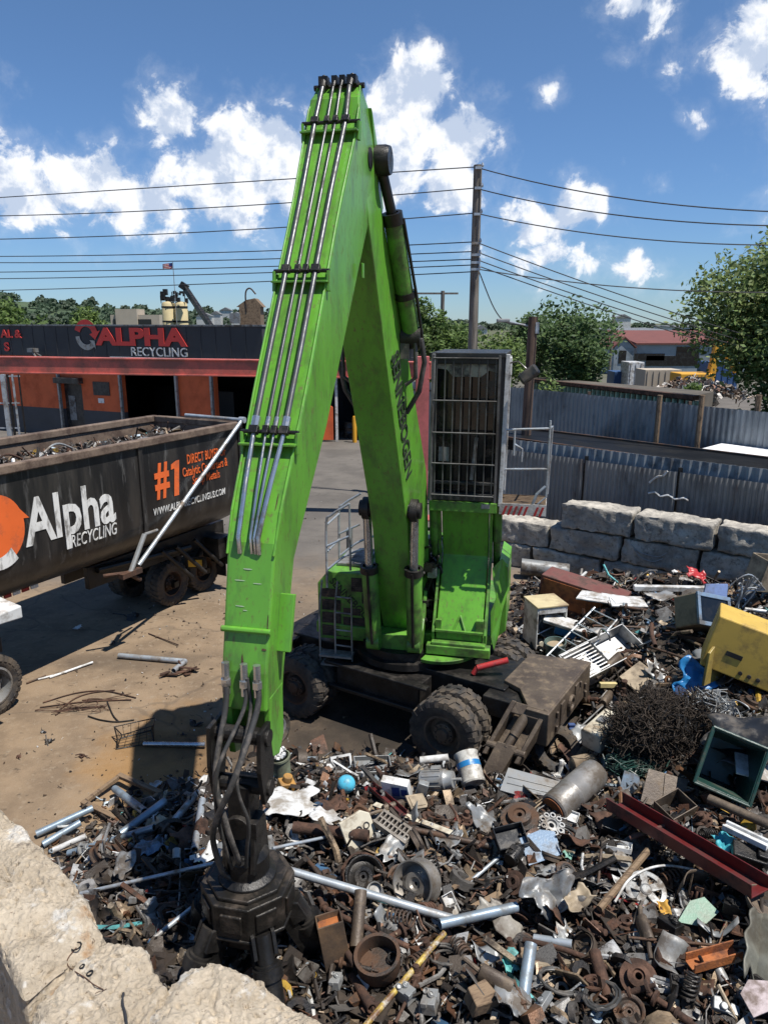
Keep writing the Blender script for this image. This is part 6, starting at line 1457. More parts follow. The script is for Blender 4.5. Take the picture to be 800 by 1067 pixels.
def shed(name, label, px0, px1, pyt, Y, dep, wallm, roofm, ridge_px, gable=True, win=()):
    A, B = atY(px0, pyt, Y), atY(px1, pyt, Y); r0 = empty(name, V(((A.x + B.x) / 2, Y, 0)), label, 'building'); w_ = B.x - A.x; cx = (A.x + B.x) / 2; zt = A.z; zr = atY(px0, ridge_px, Y).z
    m = MB(); m.box((cx, Y + dep / 2, zt / 2), (w_, dep, zt))
    if gable: m.prism([(-w_ / 2, zt), (w_ / 2, zt), (0, zr - .05)], -dep, 0, X3(V((1, 0, 0)), V((0, 0, 1)), V((0, -1, 0)), (cx, Y, 0)))
    m.build('wall', wallm, r0); m = MB()
    if gable:
        for s_ in (-1, 1): m.hexa([V((cx, Y - .2, zr)), V((cx + s_ * (w_ / 2 + .3), Y - .2, zt - .1)), V((cx + s_ * (w_ / 2 + .3), Y + dep, zt - .1)), V((cx, Y + dep, zr)), V((cx, Y - .2, zr + .15)), V((cx + s_ * (w_ / 2 + .3), Y - .2, zt + .05)), V((cx + s_ * (w_ / 2 + .3), Y + dep, zt + .05)), V((cx, Y + dep, zr + .15))])
    else: m.hexa([V((A.x - .3, Y - .3, zt)), V((B.x + .3, Y - .3, zt)), V((B.x + .3, Y + dep, zr)), V((A.x - .3, Y + dep, zr)), V((A.x - .3, Y - .3, zt + .2)), V((B.x + .3, Y - .3, zt + .2)), V((B.x + .3, Y + dep, zr + .2)), V((A.x - .3, Y + dep, zr + .2))])
    m.build('roof', roofm, r0)
    for (x, y, wd, hh) in win:
        m = MB(); q = atY(x, y, Y); m.box((q.x, Y - .02, q.z), (wd, .1, hh)); m.build('window', glassdark, r0)
    return r0
shed('gabled_shed', 'pale grey gabled shed beyond the rail bank', 640, 660, 362, 95, 9, shedgrey, redroof, 352, True, [(648, 372, .9, 1.6)])
shed('warehouse', 'long grey warehouse with a red roof beyond the rail bank', 664, 790, 359, 100, 14, shedgrey, redroof, 347, False, [(676, 372, 4, .9), (700, 376, 7, 1.3), (716, 366, 3, 1.2)])
shed('warehouse', 'dark distant warehouse with flat roof behind the red-roofed one', 640, 700, 345, 180, 20, brickT, greym, 343, False)
shed('office_block', 'white flat office block far off above the red roof', 702, 742, 341, 260, 20, whitem, greym, 340, False, [(712, 345, 8, 1.6), (730, 345, 8, 1.6)])
cb_ = [((655, 671), 378, 70, whitem, 'white box truck body parked beyond the rail bank'), ((672, 710), 386, 62, brickT, 'tan low wall block beside the white box body'), ((738, 770), 378, 66, blueCont, 'blue container under the yellow excavator arm'), ((640, 653), 388, 72, blueCont, 'dark blue container left of the white box body')]
for (px, py, Y, mt_, lb) in cb_:
    A, B = atY(px[0], py, Y), atY(px[1], py, Y); r0 = empty('cargo_container', V(((A.x + B.x) / 2, Y, 0)), lb, 'container'); m = MB(); m.box(((A.x + B.x) / 2, Y + 1.2, A.z / 2 + .1), (B.x - A.x, 2.4, A.z - .1)); m.build('body', mt_, r0, bevel=.03)
    m = MB(); k = max(3, int((B.x - A.x) / .5))
    for i in range(k): m.box((A.x + (B.x - A.x) * (i + .5) / k, Y - .03, A.z / 2 + .1), (.12, .06, A.z - .3))
    m.build('ribs', mt_, r0)
ex = empty('excavator', V((atY(742, 400, 58).x, 58, 0)), 'yellow excavator arm bent over the far scrap piles', 'excavator')
m = MB(); A, B, C_ = atY(738, 400, 58), atY(748, 353, 58), atY(766, 388, 58); m.beam(A, B, .5, .7, up=V((0, 1, 0)), w1=.4, h1=.5); m.build('boom', crane_y, ex, bevel=.03); m = MB(); m.beam(B, C_, .4, .55, up=V((0, 1, 0)), w1=.3, h1=.35); m.build('stick', crane_y, ex, bevel=.03)
m = MB(); m.box(V((A.x - 1.2, 58.5, 1.9)), (2.6, 2.2, 1.4)); m.build('cab', crane_y, ex, bevel=.08); m = MB()
for s_ in (-1, 1): m.box(V((A.x - 1.2, 58.5 + s_, .5)), (3.2, .5, .9))
m.build('track', blackmetal, ex, bevel=.2)
m = MB(); rg = random.Random(31)
for _ in range(900):
    t = rg.random(); x = atY(690 + 75 * t, 400, 46).x; frag(m, rg, V((x, 46 + rg.gauss(0, 1.3), 2.1 + .9 * math.sin(t * 3.1) * rg.random())), rg.uniform(.08, .3), rg.choice([(.3, .24, .18), (.45, .42, .38), (.12, .08, .05), (.2, .1, .06), (.05, .05, .05), (.25, .28, .3)]))
tag(m.build('distant_scrap', fragM), 'tan scrap piles on the bank beyond the fence', 'scrap', kind='stuff')
for k, px in enumerate((687, 731, 790)):
    q = atY(px, 415, 24.2 - .9 * k); m = MB(); m.tube([V((q.x, q.y, 0)), V((q.x, q.y, q.z + .1))], .09, 8); tag(m.build('timber_post', woodm), ('weathered timber post behind the blue-grey fence, nearest the rail wall', 'weathered timber post behind the blue-grey fence, left of the poplar', 'weathered timber post behind the blue-grey fence, under the poplar')[k], 'post', 'posts behind the fence')
# ---------------------------------------------------------------- recognisable pieces on the heap and in the yard
greym2 = mat('dull_zinc_sheet', (.30, .31, .31), .45, .4, .25, 4, dirt=(.12, .10, .08), amt=.45, dscale=4, bump=.1)
LAND = []      # (px, py, phrase): landmarks other labels can lean on
def lt(name, label, cat, px, py, rot=(0, 0, 0), dz=0.0, short=None, group=None):
    """thing with parts built in its own frame, standing where the heap shows at that spot"""
    p = hit(px, py); o = empty(name, p + V((0, 0, dz)), label, cat, group); o.rotation_euler = [R(a) for a in rot]; ORG[o.name] = V((0, 0, 0))
    if short: LAND.append((px, py, short))
    return o
def put(m, name, label, cat, px, py, ms, rot=(0, 0, 0), dz=0.0, short=None, group=None, smooth=40, bevel=0, solid=0):
    p = hit(px, py); o = m.build(name, ms, loc=tuple(p + V((0, 0, dz))), rot=[R(a) for a in rot], smooth=smooth, bevel=bevel, solid=solid)
    if short: LAND.append((px, py, short))
    return tag(o, label, cat, group)
def bar(name, label, cat, a, b, r_, mt_, z=(.05, .05), wall=None, short=None, group=None, bend=0, n=14):
    A, B = hit(a[0], a[1], z[0]), hit(b[0], b[1], z[1]); m = MB()
    if wall is None: m.tube([A, A.lerp(B, .5) + V((0, 0, bend)), B], r_, n)
    else: m.pipe(A, B, r_, wall, n, bend=bend)
    if short: LAND.append(((a[0] + b[0]) / 2, (a[1] + b[1]) / 2, short))
    return tag(m.build(name, mt_, smooth=40), label, cat, group)
def profile_bar(name, label, cat, a, b, poly, mt_, z=(.05, .05), up=(0, 0, 1), short=None, twist=0):
    A, B = hit(a[0], a[1], z[0]), hit(b[0], b[1], z[1]); d = (B - A).normalized(); sd_ = d.cross(V(up)).normalized(); u = sd_.cross(d)
    q = Matrix.Rotation(R(twist), 3, d); X = X3(q @ sd_, q @ u, -d, A); m = MB(); m.prism(poly, 0, -(B - A).length, X)
    if short: LAND.append(((a[0] + b[0]) / 2, (a[1] + b[1]) / 2, short))
    return tag(m.build(name, mt_, bevel=.004), label, cat)
def crumple(w_, d_, amp, seed, n=14, sc_=3.0, fold=0.0):
    m = MB()
    def f(u, v):
        x, y = (u - .5) * w_, (v - .5) * d_
        x *= 1 + .55 * noise.noise(V((v * 3.2, seed * 1.7, 5.0 if u > .5 else 9.0))); y *= 1 + .55 * noise.noise(V((u * 3.2, seed * 2.3, 2.0 if v > .5 else 7.0)))
        p = V((x * sc_, y * sc_, seed))
        z = noise.noise(p) * amp + noise.noise(p * 2.7) * amp * .5 + fold * abs(u - .5) * w_
        return V((x + noise.noise(p + V((5, 0, 0))) * amp * .6, y + noise.noise(p + V((0, 5, 0))) * amp * .6, z + amp * .8))
    m.grid(f, n, n); return m
def rect_tube(w_, h_, t): return None
def chan(w_, h_, t): return [(-w_ / 2, 0), (w_ / 2, 0), (w_ / 2, h_), (w_ / 2 - t, h_), (w_ / 2 - t, t), (-w_ / 2 + t, t), (-w_ / 2 + t, h_), (-w_ / 2, h_)]
def rim_piece(R_, w_, mt_):
    m = MB(); h = w_ / 2
    m.lathe([(R_, -h), (R_ + .015, -h), (R_ + .012, -h * .85), (R_ - .015, -h * .7), (R_ * .88, -h * .3), (R_ * .88, h * .3), (R_ - .015, h * .7), (R_ + .012, h * .85), (R_ + .015, h), (R_, h), (R_ - .02, h * .75), (R_ * .82, h * .3), (R_ * .78, h * .1), (R_ * .6, h * .25), (R_ * .5, h * .5), (R_ * .3, h * .45), (R_ * .22, h * .2), (.02, h * .2),
             (.02, h * .1), (R_ * .22, h * .1), (R_ * .5, h * .35), (R_ * .6, h * .1), (R_ * .78, -.05 * h), (R_ * .84, -h * .3), (R_ - .02, -h * .8), (R_, -h)], None, 36)
    return m
def spring(R_, L_, r_, turns=6):
    m = MB(); k = int(turns * 14); m.tube([V((R_ * math.cos(i * 2 * math.pi / 14), R_ * math.sin(i * 2 * math.pi / 14), L_ * i / k)) for i in range(k + 1)], r_, 7); return m
def disc_piece(R_, w_):
    return MB().lathe([(R_, 0), (R_, w_), (R_ * .62, w_), (R_ * .60, w_ * 2.6), (R_ * .34, w_ * 2.8), (R_ * .3, w_ * 2.2), (.03, w_ * 2.2), (.03, 0), (R_ * .5, 0), (R_ * .55, -.001), (R_, 0)], None, 30)
def motor(L_, R_):
    m = MB(); m.lathe([(.001, 0), (R_ * .9, 0), (R_, .03), (R_, L_ * .75), (R_ * .85, L_ * .8), (R_ * .8, L_), (.02, L_), (.02, L_ * 1.25), (.001, L_ * 1.25)], axis_to(V((1, 0, 0)), (-L_ / 2, 0, R_)), 20)
    for k in range(12): t = 2 * math.pi * k / 12; m.box((-L_ * .12, R_ * 1.02 * math.cos(t), R_ + R_ * 1.02 * math.sin(t)), (L_ * .55, .012, .02), Euler((t, 0, 0)).to_matrix())
    m.box((0, 0, .02), (L_ * .6, R_ * 1.7, .03)); m.box((0, R_ * .4, R_ * 1.95), (L_ * .3, R_ * .6, R_ * .4)); return m
def wiretangle(w_, d_, h_, n, r_, seed):
    m = MB(); rg = random.Random(seed)
    for _ in range(n):
        p = V((rg.uniform(-w_, w_) / 2 * .8, rg.uniform(-d_, d_) / 2 * .8, rg.uniform(0, h_ * .6))); pts = [p]
        for _ in range(3): pts.append(p + V((rg.uniform(-w_, w_) * .35, rg.uniform(-d_, d_) * .35, rg.uniform(-.1, .6) * h_)))
        for q in pts: q.z = max(.01, q.z)
        m.tube(curve(pts, 5), r_ * rg.uniform(.7, 1.4), 5)
    return m
def wirebush(w_, d_, h_, n, r_, seed):
    m = MB(); rg = random.Random(seed)
    for _ in range(n):
        a = rg.uniform(0, 6.28); k = math.sqrt(rg.random()); x, y = math.cos(a) * k, math.sin(a) * k; zt = h_ * math.sqrt(max(0, 1 - k * k * .85)) * (.8 + .35 * noise.noise(V((x * 2, y * 2, seed))))
        q = V((x * w_ / 2, y * d_ / 2, zt * rg.random() ** .5)); pts = [q]; d = V((rg.gauss(0, 1), rg.gauss(0, 1), rg.gauss(0, .8))).normalized()
        for _ in range(5):
            d = (d + V((rg.gauss(0, .7), rg.gauss(0, .7), rg.gauss(0, .7)))).normalized(); q = q + d * .07; pts.append(V((q.x, q.y, max(.01, q.z))))
        m.tube(pts, r_ * rg.uniform(.6, 1.5), 4, cap=False)
    return m
def hollow_box(w_, d_, h_, t=.02, mi=0):
    m = MB()
    for s_ in (-1, 1): m.box((s_ * (w_ / 2 - t / 2), 0, h_ / 2), (t, d_ - 2 * t, h_)); m.box((0, s_ * (d_ / 2 - t / 2), h_ / 2), (w_, t, h_))
    m.box((0, 0, t / 2 + .001), (w_ - 2 * t, d_ - 2 * t, t)); return m
def bucket_mb(R0, R1, h, t=.012): return MB().lathe([(.001, 0), (R0, 0), (R1, h), (R1 + .012, h), (R1 + .012, h - .03), (R1 - .0, h - .03), (R1 - t, h - .005), (R0 - t, .02), (.001, .02)], None, 26)

# --- pipes at the left of the heap
bar('steel_pipe', 'blue-grey steel pipe pointing left, nearest the ground edge of the bundle', 'pipe', (38, 869), (97, 842), .045, bluegalv, (.06, .14), .008, 'the blue-grey pipe bundle')
bar('steel_pipe', 'shorter blue-grey pipe lying just below the longest left bundle pipe', 'pipe', (45, 880), (84, 857), .045, bluegalv, (.05, .12), .008)
bar('plastic_pipe', 'short white pipe among the blue-grey pipes at the left', 'pipe', (56, 886), (90, 871), .035, whitem, (.06, .1), .006, 'the short white pipe')
bar('steel_pipe', 'long blue-grey pipe lying flat under the wooden frame', 'pipe', (72, 889), (161, 862), .04, bluegalv, (.05, .16), .006)
bar('steel_pipe', 'blue-grey pipe leaning on the lower corner of the wooden frame', 'pipe', (126, 869), (173, 834), .05, bluegalv, (.10, .22), .008)
bar('steel_pipe', 'pale grey pipe with flattened end right of the wooden frame', 'pipe', (161, 880), (206, 826), .045, galv, (.06, .2), .008, 'the pale pipe with flattened end')
bar('steel_pipe', 'thin pale pipe end standing in the heap left of the grapple hoses', 'pipe', (203, 886), (211, 834), .045, galv, (.08, .2), .008)
bar('steel_pipe', 'dark blue-grey pipe lying across inside the wooden frame', 'pipe', (120, 822), (151, 846), .05, bluegalv, (.12, .12), .008)
bar('steel_rod', 'long thin grey rod crossing behind the grapple to the left', 'rod', (84, 931), (225, 899), .02, galv, (.10, .22), None, 'the long grey rod')
bar('steel_rod', 'thin dark grey rod lying right of the grapple neck', 'rod', (284, 884), (341, 872), .018, galv, (.3, .25), None)
bar('conduit', 'long bluish galvanised conduit lying diagonally across the middle of the heap', 'conduit', (294, 905), (486, 962), .042, galv, (.28, .16), .007, 'the long diagonal conduit')
bar('conduit', 'second galvanised conduit overlapping the lower end of the long diagonal one', 'conduit', (458, 963), (538, 945), .05, bluegalv, (.2, .22), .008)
bar('steel_tube', 'short shiny tube behind the crumpled bumper piece', 'tube', (556, 978), (596, 984), .042, galv, (.12, .12), .006)
bar('rusty_pipe', 'thick orange-brown rusty pipe right of the grapple', 'pipe', (306, 862), (384, 871), .065, rust, (.20, .18), .01, 'the thick rusty pipe')
bar('blue_tube', 'short dented blue-grey tube standing against the heap below the teal cloth', 'tube', (545, 1038), (553, 983), .055, bluegalv, (.06, .35), .008, 'the dented blue-grey tube')
bar('painted_pole', 'yellow pole with peeling paint leaning up from the bottom edge', 'pole', (378, 1072), (463, 972), .026, mat('peeling_yellow_paint', (.50, .36, .07), .6, 0, .2, 6, dirt=(.14, .07, .03), amt=.5, dscale=9, dirt2=(.5, .48, .42), amt2=.3, d2scale=16), (.10, .26), None, 'the peeling yellow pole')
bar('rusty_rod', 'thin rusty rod beside the peeling yellow pole', 'rod', (412, 1066), (452, 982), .015, rust, (.10, .2), None)
bar('round_post', 'round brown post standing in the heap beside the open square tube', 'post', (371, 987), (376, 928), .06, brownmetal, (.05, .38), None, 'the round brown post')
bar('wooden_stick', 'weathered wooden stick pointing up right in the lower right heap', 'stick', (624, 947), (675, 886), .036, woodm, (.12, .2), None, 'the wooden stick', n=7)
bar('rusty_rod', 'reddish brown bar reaching right from the dark red channel', 'bar', (656, 873), (706, 856), .024, rust_red, (.16, .25), None, n=8)
bar('rusty_shaft', 'rusty brown shaft standing in the lower right heap', 'shaft', (633, 1040), (619, 992), .055, rust, (.03, .18), None, 'the rusty shaft')
bar('steel_rod', 'long thin dark rod lying flat under the green shard', 'rod', (655, 977), (780, 988), .014, darksteel, (.12, .12), None)
bar('steel_rod', 'upright thin dark rod left of the wooden stick', 'rod', (622, 930), (626, 885), .016, darksteel, (.05, .22), None)
bar('steel_tube', 'long dark tube lying in front of the stacked grey trays', 'tube', (420, 862), (512, 882), .035, darksteel, (.10, .10), .006)
bar('brown_pole', 'brown pole lying before the open green bin', 'pole', (738, 832), (802, 860), .05, brownmetal, (.3, .2), None, 'the brown pole before the bin')
bar('steel_pipe', 'brown curved pipe end behind the carton with blue print', 'pipe', (433, 838), (447, 808), .04, rust, (.1, .2), .008)
profile_bar('aluminium_strip', 'pale metal strip lying across right below the cream stove panel', 'strip', (470, 868), (390, 838), [(-.04, 0), (.04, 0), (.04, .012), (-.04, .012)], creamm, (.16, .2))
# --- near the grapple
m = crumple(.62, .5, .05, 2); put(m, 'white_sheet', 'rumpled white plastic sheet behind the thick rusty pipe', 'sheet', 302, 848, whitem, (4, 6, 20), .16, 'the rumpled white sheet', solid=.006)
m = crumple(.34, .26, .06, 8); put(m, 'white_sheet', 'smaller white sheet lying right of the rumpled one', 'sheet', 340, 862, whitem, (4, -8, -20), .12, solid=.006)
m = crumple(.30, .26, .10, 5, sc_=7); put(m, 'plastic_bag', 'crumpled pale blue plastic bag left of the grapple', 'bag', 158, 893, paleblue, (0, 10, 30), .05, 'the pale blue bag', solid=.003)
m = crumple(.16, .2, .08, 6, sc_=9); put(m, 'white_rag', 'small white rag behind the grapple hoses', 'rag', 228, 843, whitem, (30, 0, 10), .06, solid=.003)
m = MB(); prf = [(.001, .0)] + [(.115 * math.sin(math.pi * k / 16), .115 - .115 * math.cos(math.pi * k / 16)) for k in range(1, 16)] + [(.001, .23)]; m.lathe(prf, None, 28)
put(m, 'plastic_ball', 'bright sky blue ball resting behind the thick rusty pipe', 'ball', 361, 831, brightblue, dz=.08, short='the sky blue ball', smooth=80)
o = lt('paint_pail', 'greenish pail heaped with small white fittings behind the grapple', 'pail', 294, 812, (4, -6, 0), .06, 'the pail of white fittings')
bucket_mb(.13, .145, .32).build('pail_body', mat('mossy_pail', (.22, .25, .17), .6, 0, .3, 6, dirt=(.1, .09, .06), amt=.4), o, smooth=40)
m = MB(); rg = random.Random(3)
for _ in range(26): m.box((rg.uniform(-.09, .09), rg.uniform(-.09, .09), .31 + rg.uniform(0, .07)), [rg.uniform(.02, .06) for _ in range(3)], Euler((rg.random() * 3, rg.random() * 3, 0)).to_matrix())
m.build('contents', whitem, o)
m = MB(); m.box((0, 0, .09), (.2, .16, .18)); m.lathe([(.001, 0), (.06, 0), (.06, .08), (.001, .08)], Matrix.Translation((0, 0, .18)), 12); put(m, 'metal_casing', 'ochre metal casing in front of the pail of fittings', 'casing', 297, 830, mat('ochre_casing', (.40, .21, .05), .6, 0, .25, 5, dirt=(.13, .08, .04), amt=.4), (5, 10, 25), .05, bevel=.012)
o = lt('cooling_fan', 'white square plastic fan frame on the heap edge left of the grey tray', 'fan', 356, 803, (62, 0, 20), .08, 'the white fan frame')
m = MB(); m.box((0, .13, 0), (.3, .03, .07)); m.box((0, -.13, 0), (.3, .03, .07)); m.box((.135, 0, 0), (.03, .23, .07)); m.box((-.135, 0, 0), (.03, .23, .07)); m.build('frame', whitem, o)
m = MB(); m.lathe([(.001, -.02), (.04, -.02), (.04, .02), (.001, .02)], None, 14)
for k in range(7): t = 2 * math.pi * k / 7; m.box((.075 * math.cos(t), .075 * math.sin(t), 0), (.08, .05, .006), Euler((.5, 0, t)).to_matrix())
m.build('blade_wheel', blackp, o)
o = lt('metal_tray', 'shallow grey metal tray with torn corner beside the machine shadow', 'tray', 388, 806, (8, 3, 8), .08, 'the shallow grey tray')
hollow_box(.52, .34, .09, .018).build('tray_body', greym, o, bevel=.006); wiretangle(.4, .25, .08, 5, .008, 4).build('wire', blackmetal, o)
o = lt('printed_carton', 'white carton with dark blue print standing behind the grey trays', 'carton', 415, 834, (8, -4, -12), .06, 'the carton with blue print')
m = MB(); m.hexa([V(q) for q in ((-.17, -.07, 0), (.17, -.07, 0), (.17, .07, 0), (-.17, .07, 0), (-.19, -.06, .27), (.14, -.07, .22), (.15, .06, .22), (-.18, .06, .27))]); m.build('box', whitem, o, bevel=.004)
m = MB()
for (x0_, x1_, z0_, z1_) in ((-.06, .04, .06, .20), (.055, .13, .08, .17), (-.06, .13, .03, .05)): m.add([V((x0_, -.0735, z0_)), V((x1_, -.0735, z0_)), V((x1_, -.0735, z1_)), V((x0_, -.0735, z1_))], [(0, 1, 2, 3)])
m.build('print', mat('navy_print', (.03, .06, .22), .5, bump=0), o)
m = MB(); m.box((0, 0, .12), (.13, .09, .22)); put(m, 'cardboard_box', 'grey cardboard box tight against the printed carton', 'box', 437, 836, greym, (6, 14, -10), .08, bevel=.01)
o = lt('paint_drum', 'white drum with blue band lying tilted beside the grey motor', 'drum', 493, 828, (-52, 12, 24), .16, 'the white drum with blue band')
m = MB(); m.lathe([(.001, 0), (.15, 0), (.16, .02), (.155, .05), (.155, .36), (.165, .38), (.165, .40), (.14, .40), (.14, .37), (.001, .37)], None, 28); m.build('drum_shell', mat('grimy_white_drum', (.55, .53, .47), .55, 0, .2, 5, dirt=(.16, .13, .10), amt=.45, dscale=4), o, smooth=35)
m = MB(); m.lathe([(.1565, .20), (.158, .20), (.158, .27), (.1565, .27)], None, 28); m.build('blue_band', bluem, o, smooth=35)
put(motor(.42, .13), 'electric_motor', 'large grey ribbed electric motor left of the white drum', 'motor', 458, 826, ltgrey, (6, -14, -18), .06, 'the grey ribbed motor')
m = MB(); m.lathe([(.05, 0), (.055, 0), (.055, .4), (.05, .4), (.045, .39), (.045, .01), (.05, 0)], axis_to(V((1, .2, .15)), (-.2, 0, .06)), 16); put(m, 'white_tube', 'white plastic tube above the grey ribbed motor', 'tube', 452, 805, whitem, (0, 0, -14), .10)
m = MB(); m.box((0, 0, .06), (.18, .14, .12)); m.box((.05, .02, .14), (.1, .1, .06)); put(m, 'wooden_block', 'pale tan block of wood behind the white drum', 'block', 481, 806, tanm, (10, 8, 40), .10, bevel=.012)
o = lt('slotted_tray', 'stack of grey slotted trays left of centre on the heap', 'tray', 411, 872, (16, 10, -38), .09, 'the stacked slotted trays')
m = MB()
for k in range(3):
    z = .035 * k; m.box((0, .085, z), (.46, .03, .026)); m.box((0, -.085, z), (.46, .03, .026)); m.box((0, 0, z + .0), (.44, .02, .024))
    for x in [-.215 + .43 * i / 8 for i in range(9)]: m.box((x, .0, z - .001), (.018, .15, .022))
m.build('slats', mat('grey_brown_tray', (.27, .24, .20), .6, 0, .2, 5, dirt=(.1, .08, .06), amt=.4), o)
profile_bar('steel_channel', 'red-brown painted channel beneath the printed carton', 'channel', (388, 822), (420, 850), chan(.11, .06, .01), darkred, (.10, .12), short='the red-brown channel')
o = lt('stove_panel', 'cream stove panel standing on edge above the black coiled rim', 'panel', 377, 884, (68, -10, 35), .12, 'the cream stove panel')
m = MB(); m.prism([(-.19, -.3), (.19, -.3), (.19, .22), (.1, .3), (-.19, .3)], -.02, .02); m.build('sheet', creamm, o, bevel=.008)
m = MB()
for k in range(3): m.lathe([(.03, 0), (.04, 0), (.04, .01), (.03, .01)], Matrix.Translation((-.1 + .1 * k, .12, .02)), 14)
m.build('ring', blackp, o)
o = lt('oven_grill', 'silver-brown oven door panel left of the stacked trays', 'panel', 434, 846, (20, 8, 25), .14); m = MB(); m.box((0, 0, 0), (.24, .2, .03)); m.box((0, 0, .02), (.18, .14, .015)); m.build('sheet', tanm, o, bevel=.006)
# --- rims, brake parts, wheels
put(rim_piece(.22, .2, None), 'wheel', 'dull steel wheel rim lying on its side in mid heap', 'wheel rim', 434, 934, mat('dull_rim', (.30, .28, .25), .45, .5, .2, 5, dirt=(.12, .09, .06), amt=.42), (62, -20, -28), .16, 'the dull wheel rim')
o = lt('wheel', 'dark rusty wheel with wire coils around it', 'wheel', 378, 925, (50, 6, 20), .14, 'the black coiled wheel'); rim_piece(.2, .16, None).build('rim', blackmetal, o, smooth=40)
m = MB(); m.tube([V(((.23 + .012 * math.sin(i)) * math.cos(i * .33), (.23 + .012 * math.cos(i * 1.3)) * math.sin(i * .33), .05 * math.sin(i * .7))) for i in range(120)], .008, 5); m.build('wire', rust, o)
o = lt('tin_can', 'open white tin can in front of the black coiled wheel', 'can', 393, 937, (35, -15, 0), .08); MB().lathe([(.001, 0), (.075, 0), (.075, .13), (.08, .135), (.07, .13), (.07, .01), (.001, .01)], None, 22).build('shell', ltgrey, o, smooth=40)
m = MB(); m.lathe([(.001, .012), (.068, .012), (.068, .09), (.001, .095)], None, 20); m.build('contents', whitem, o)
put(MB().lathe([(.001, 0), (.18, 0), (.195, .02), (.195, .17), (.21, .17), (.21, .18), (.178, .18), (.178, .03), (.001, .03)], None, 32), 'steel_pan', 'round dark steel pan lying open left of the peeling yellow pole', 'pan', 395, 1014, darksteel, (8, -6, 0), .06, 'the round dark pan')
put(bucket_mb(.13, .17, .1), 'metal_bowl', 'brown metal bowl at the right edge of the heap', 'bowl', 790, 958, brownmetal, (14, 16, 0), .12, 'the brown bowl')
o = lt('box_tube', 'wide brown square tube standing open end up right of the grapple', 'box section', 352, 1003, (-10, -8, 14), -.02, 'the open square tube'); hollow_box(.24, .2, .46, .014).build('tube_wall', mat('brown_oiled_steel', (.15, .095, .055), .55, .2, .3, 4, dirt=(.05, .035, .025), amt=.4), o, bevel=.006)
m = MB(); m.box((0, 0, .40), (.21, .17, .01)); m.build('inner_plate', orange_rust, o)
# --- mid right
m = MB(); m.prism([(-.42, -.2), (.40, -.24), (.44, .18), (-.36, .22)], 0, .02); m.box((0, -.06, .026), (.7, .006, .012)); m.box((0, .05, .026), (.7, .006, .012)); put(m, 'appliance_panel', 'pale grey appliance panel lying flat left of the big steel cylinder', 'panel', 556, 832, ltgrey, (10, 6, -14), .16, 'the pale appliance panel', bevel=.006)
o = lt('gas_cylinder', 'large dull steel cylinder lying diagonally on the heap', 'cylinder', 598, 842, (0, 0, 38), .14, 'the big steel cylinder')
m = MB(); m.lathe([(.001, -.42), (.17, -.42), (.185, -.40), (.185, -.1), (.19, -.09), (.19, -.07), (.185, -.06), (.185, .34), (.16, .42), (.06, .46), (.001, .46)], axis_to(V((1, 0, .22)), (0, 0, .12)), 30); m.build('shell', mat('dull_grey_steel', (.25, .24, .225), .5, .35, .2, 4, dirt=(.11, .09, .07), amt=.42, dscale=3), o, smooth=35)
m = MB(); m.lathe([(.001, -.43), (.12, -.43), (.12, -.425), (.15, -.425), (.15, -.435), (.001, -.435)], axis_to(V((1, 0, .22)), (0, 0, .12)), 24); m.build('end_cap', orange_rust, o, smooth=35)
put(disc_piece(.22, .04), 'pulley_wheel', 'large dark pulley wheel lying below the pale appliance panel', 'pulley', 541, 862, darksteel, (12, -8, 0), .10, 'the large pulley')
m = disc_piece(.17, .05); 
for k in range(9): t = 2 * math.pi * k / 9; m.lathe([(.02, .12), (.035, .12), (.035, .15), (.02, .15)], Matrix.Translation((.11 * math.cos(t), .11 * math.sin(t), 0)), 10)
put(m, 'engine_cover', 'shiny aluminium engine cover with round bosses right of the large pulley', 'engine part', 571, 872, ltgrey, (20, 10, 0), .08, 'the shiny engine cover')
o = lt('plastic_tray', 'black plastic tray tipped open in the middle of the heap', 'tray', 531, 884, (24, -8, 10), .10, 'the black plastic tray'); hollow_box(.34, .26, .12, .014).build('tray_body', blackp, o, bevel=.01)
m = MB(); m.prism([(-.2, -.16), (.19, -.14), (.22, .12), (.08, .18), (-.18, .15)], 0, .008); put(m, 'acrylic_sheet', 'pale blue plastic sheet right of the black tray', 'sheet', 562, 894, paleblue, (22, -8, 12), .14, 'the pale blue plastic sheet')
m = MB(); m.prism([(-.15, -.13), (.16, -.1), (.12, .12), (-.1, .14)], 0, .008); put(m, 'acrylic_sheet', 'pale blue plastic sheet at the upper end of the big steel cylinder', 'sheet', 655, 825, paleblue, (60, 20, 10), .12)
m = crumple(.14, .12, .06, 12, sc_=9); put(m, 'plastic_scrap', 'small mint green plastic lump right of the pale blue sheet', 'plastic piece', 592, 899, paleteal, (0, 0, 20), .07, solid=.005)
m = crumple(.5, .36, .11, 21, sc_=5, fold=.5); put(m, 'crumpled_sheet', 'folded grey sheet of metal standing up in mid heap', 'sheet metal', 568, 948, greym2, (38, -14, 24), .16, 'the folded grey sheet', solid=.006)
m = crumple(.5, .22, .06, 25, sc_=4, fold=-.3); put(m, 'bumper_piece', 'crushed beige-grey bumper piece below the folded sheet', 'bumper', 520, 974, mat('grimy_beige_plastic', (.31, .29, .25), .5, 0, .2, 5, dirt=(.11, .09, .07), amt=.42), (14, 26, -38), .20, 'the crushed bumper', solid=.01)
m = crumple(.24, .2, .07, 28, sc_=5, fold=.5); put(m, 'plastic_guard', 'tan plastic guard right of the folded grey sheet', 'guard', 598, 955, tanm, (24, -12, 40), .15, 'the tan guard', solid=.008)
m = crumple(.14, .2, .06, 30, sc_=8); put(m, 'teal_cloth', 'teal cloth scrap below the crushed bumper', 'cloth', 528, 1012, tealm, (30, 0, 20), .10, 'the teal cloth', solid=.004)
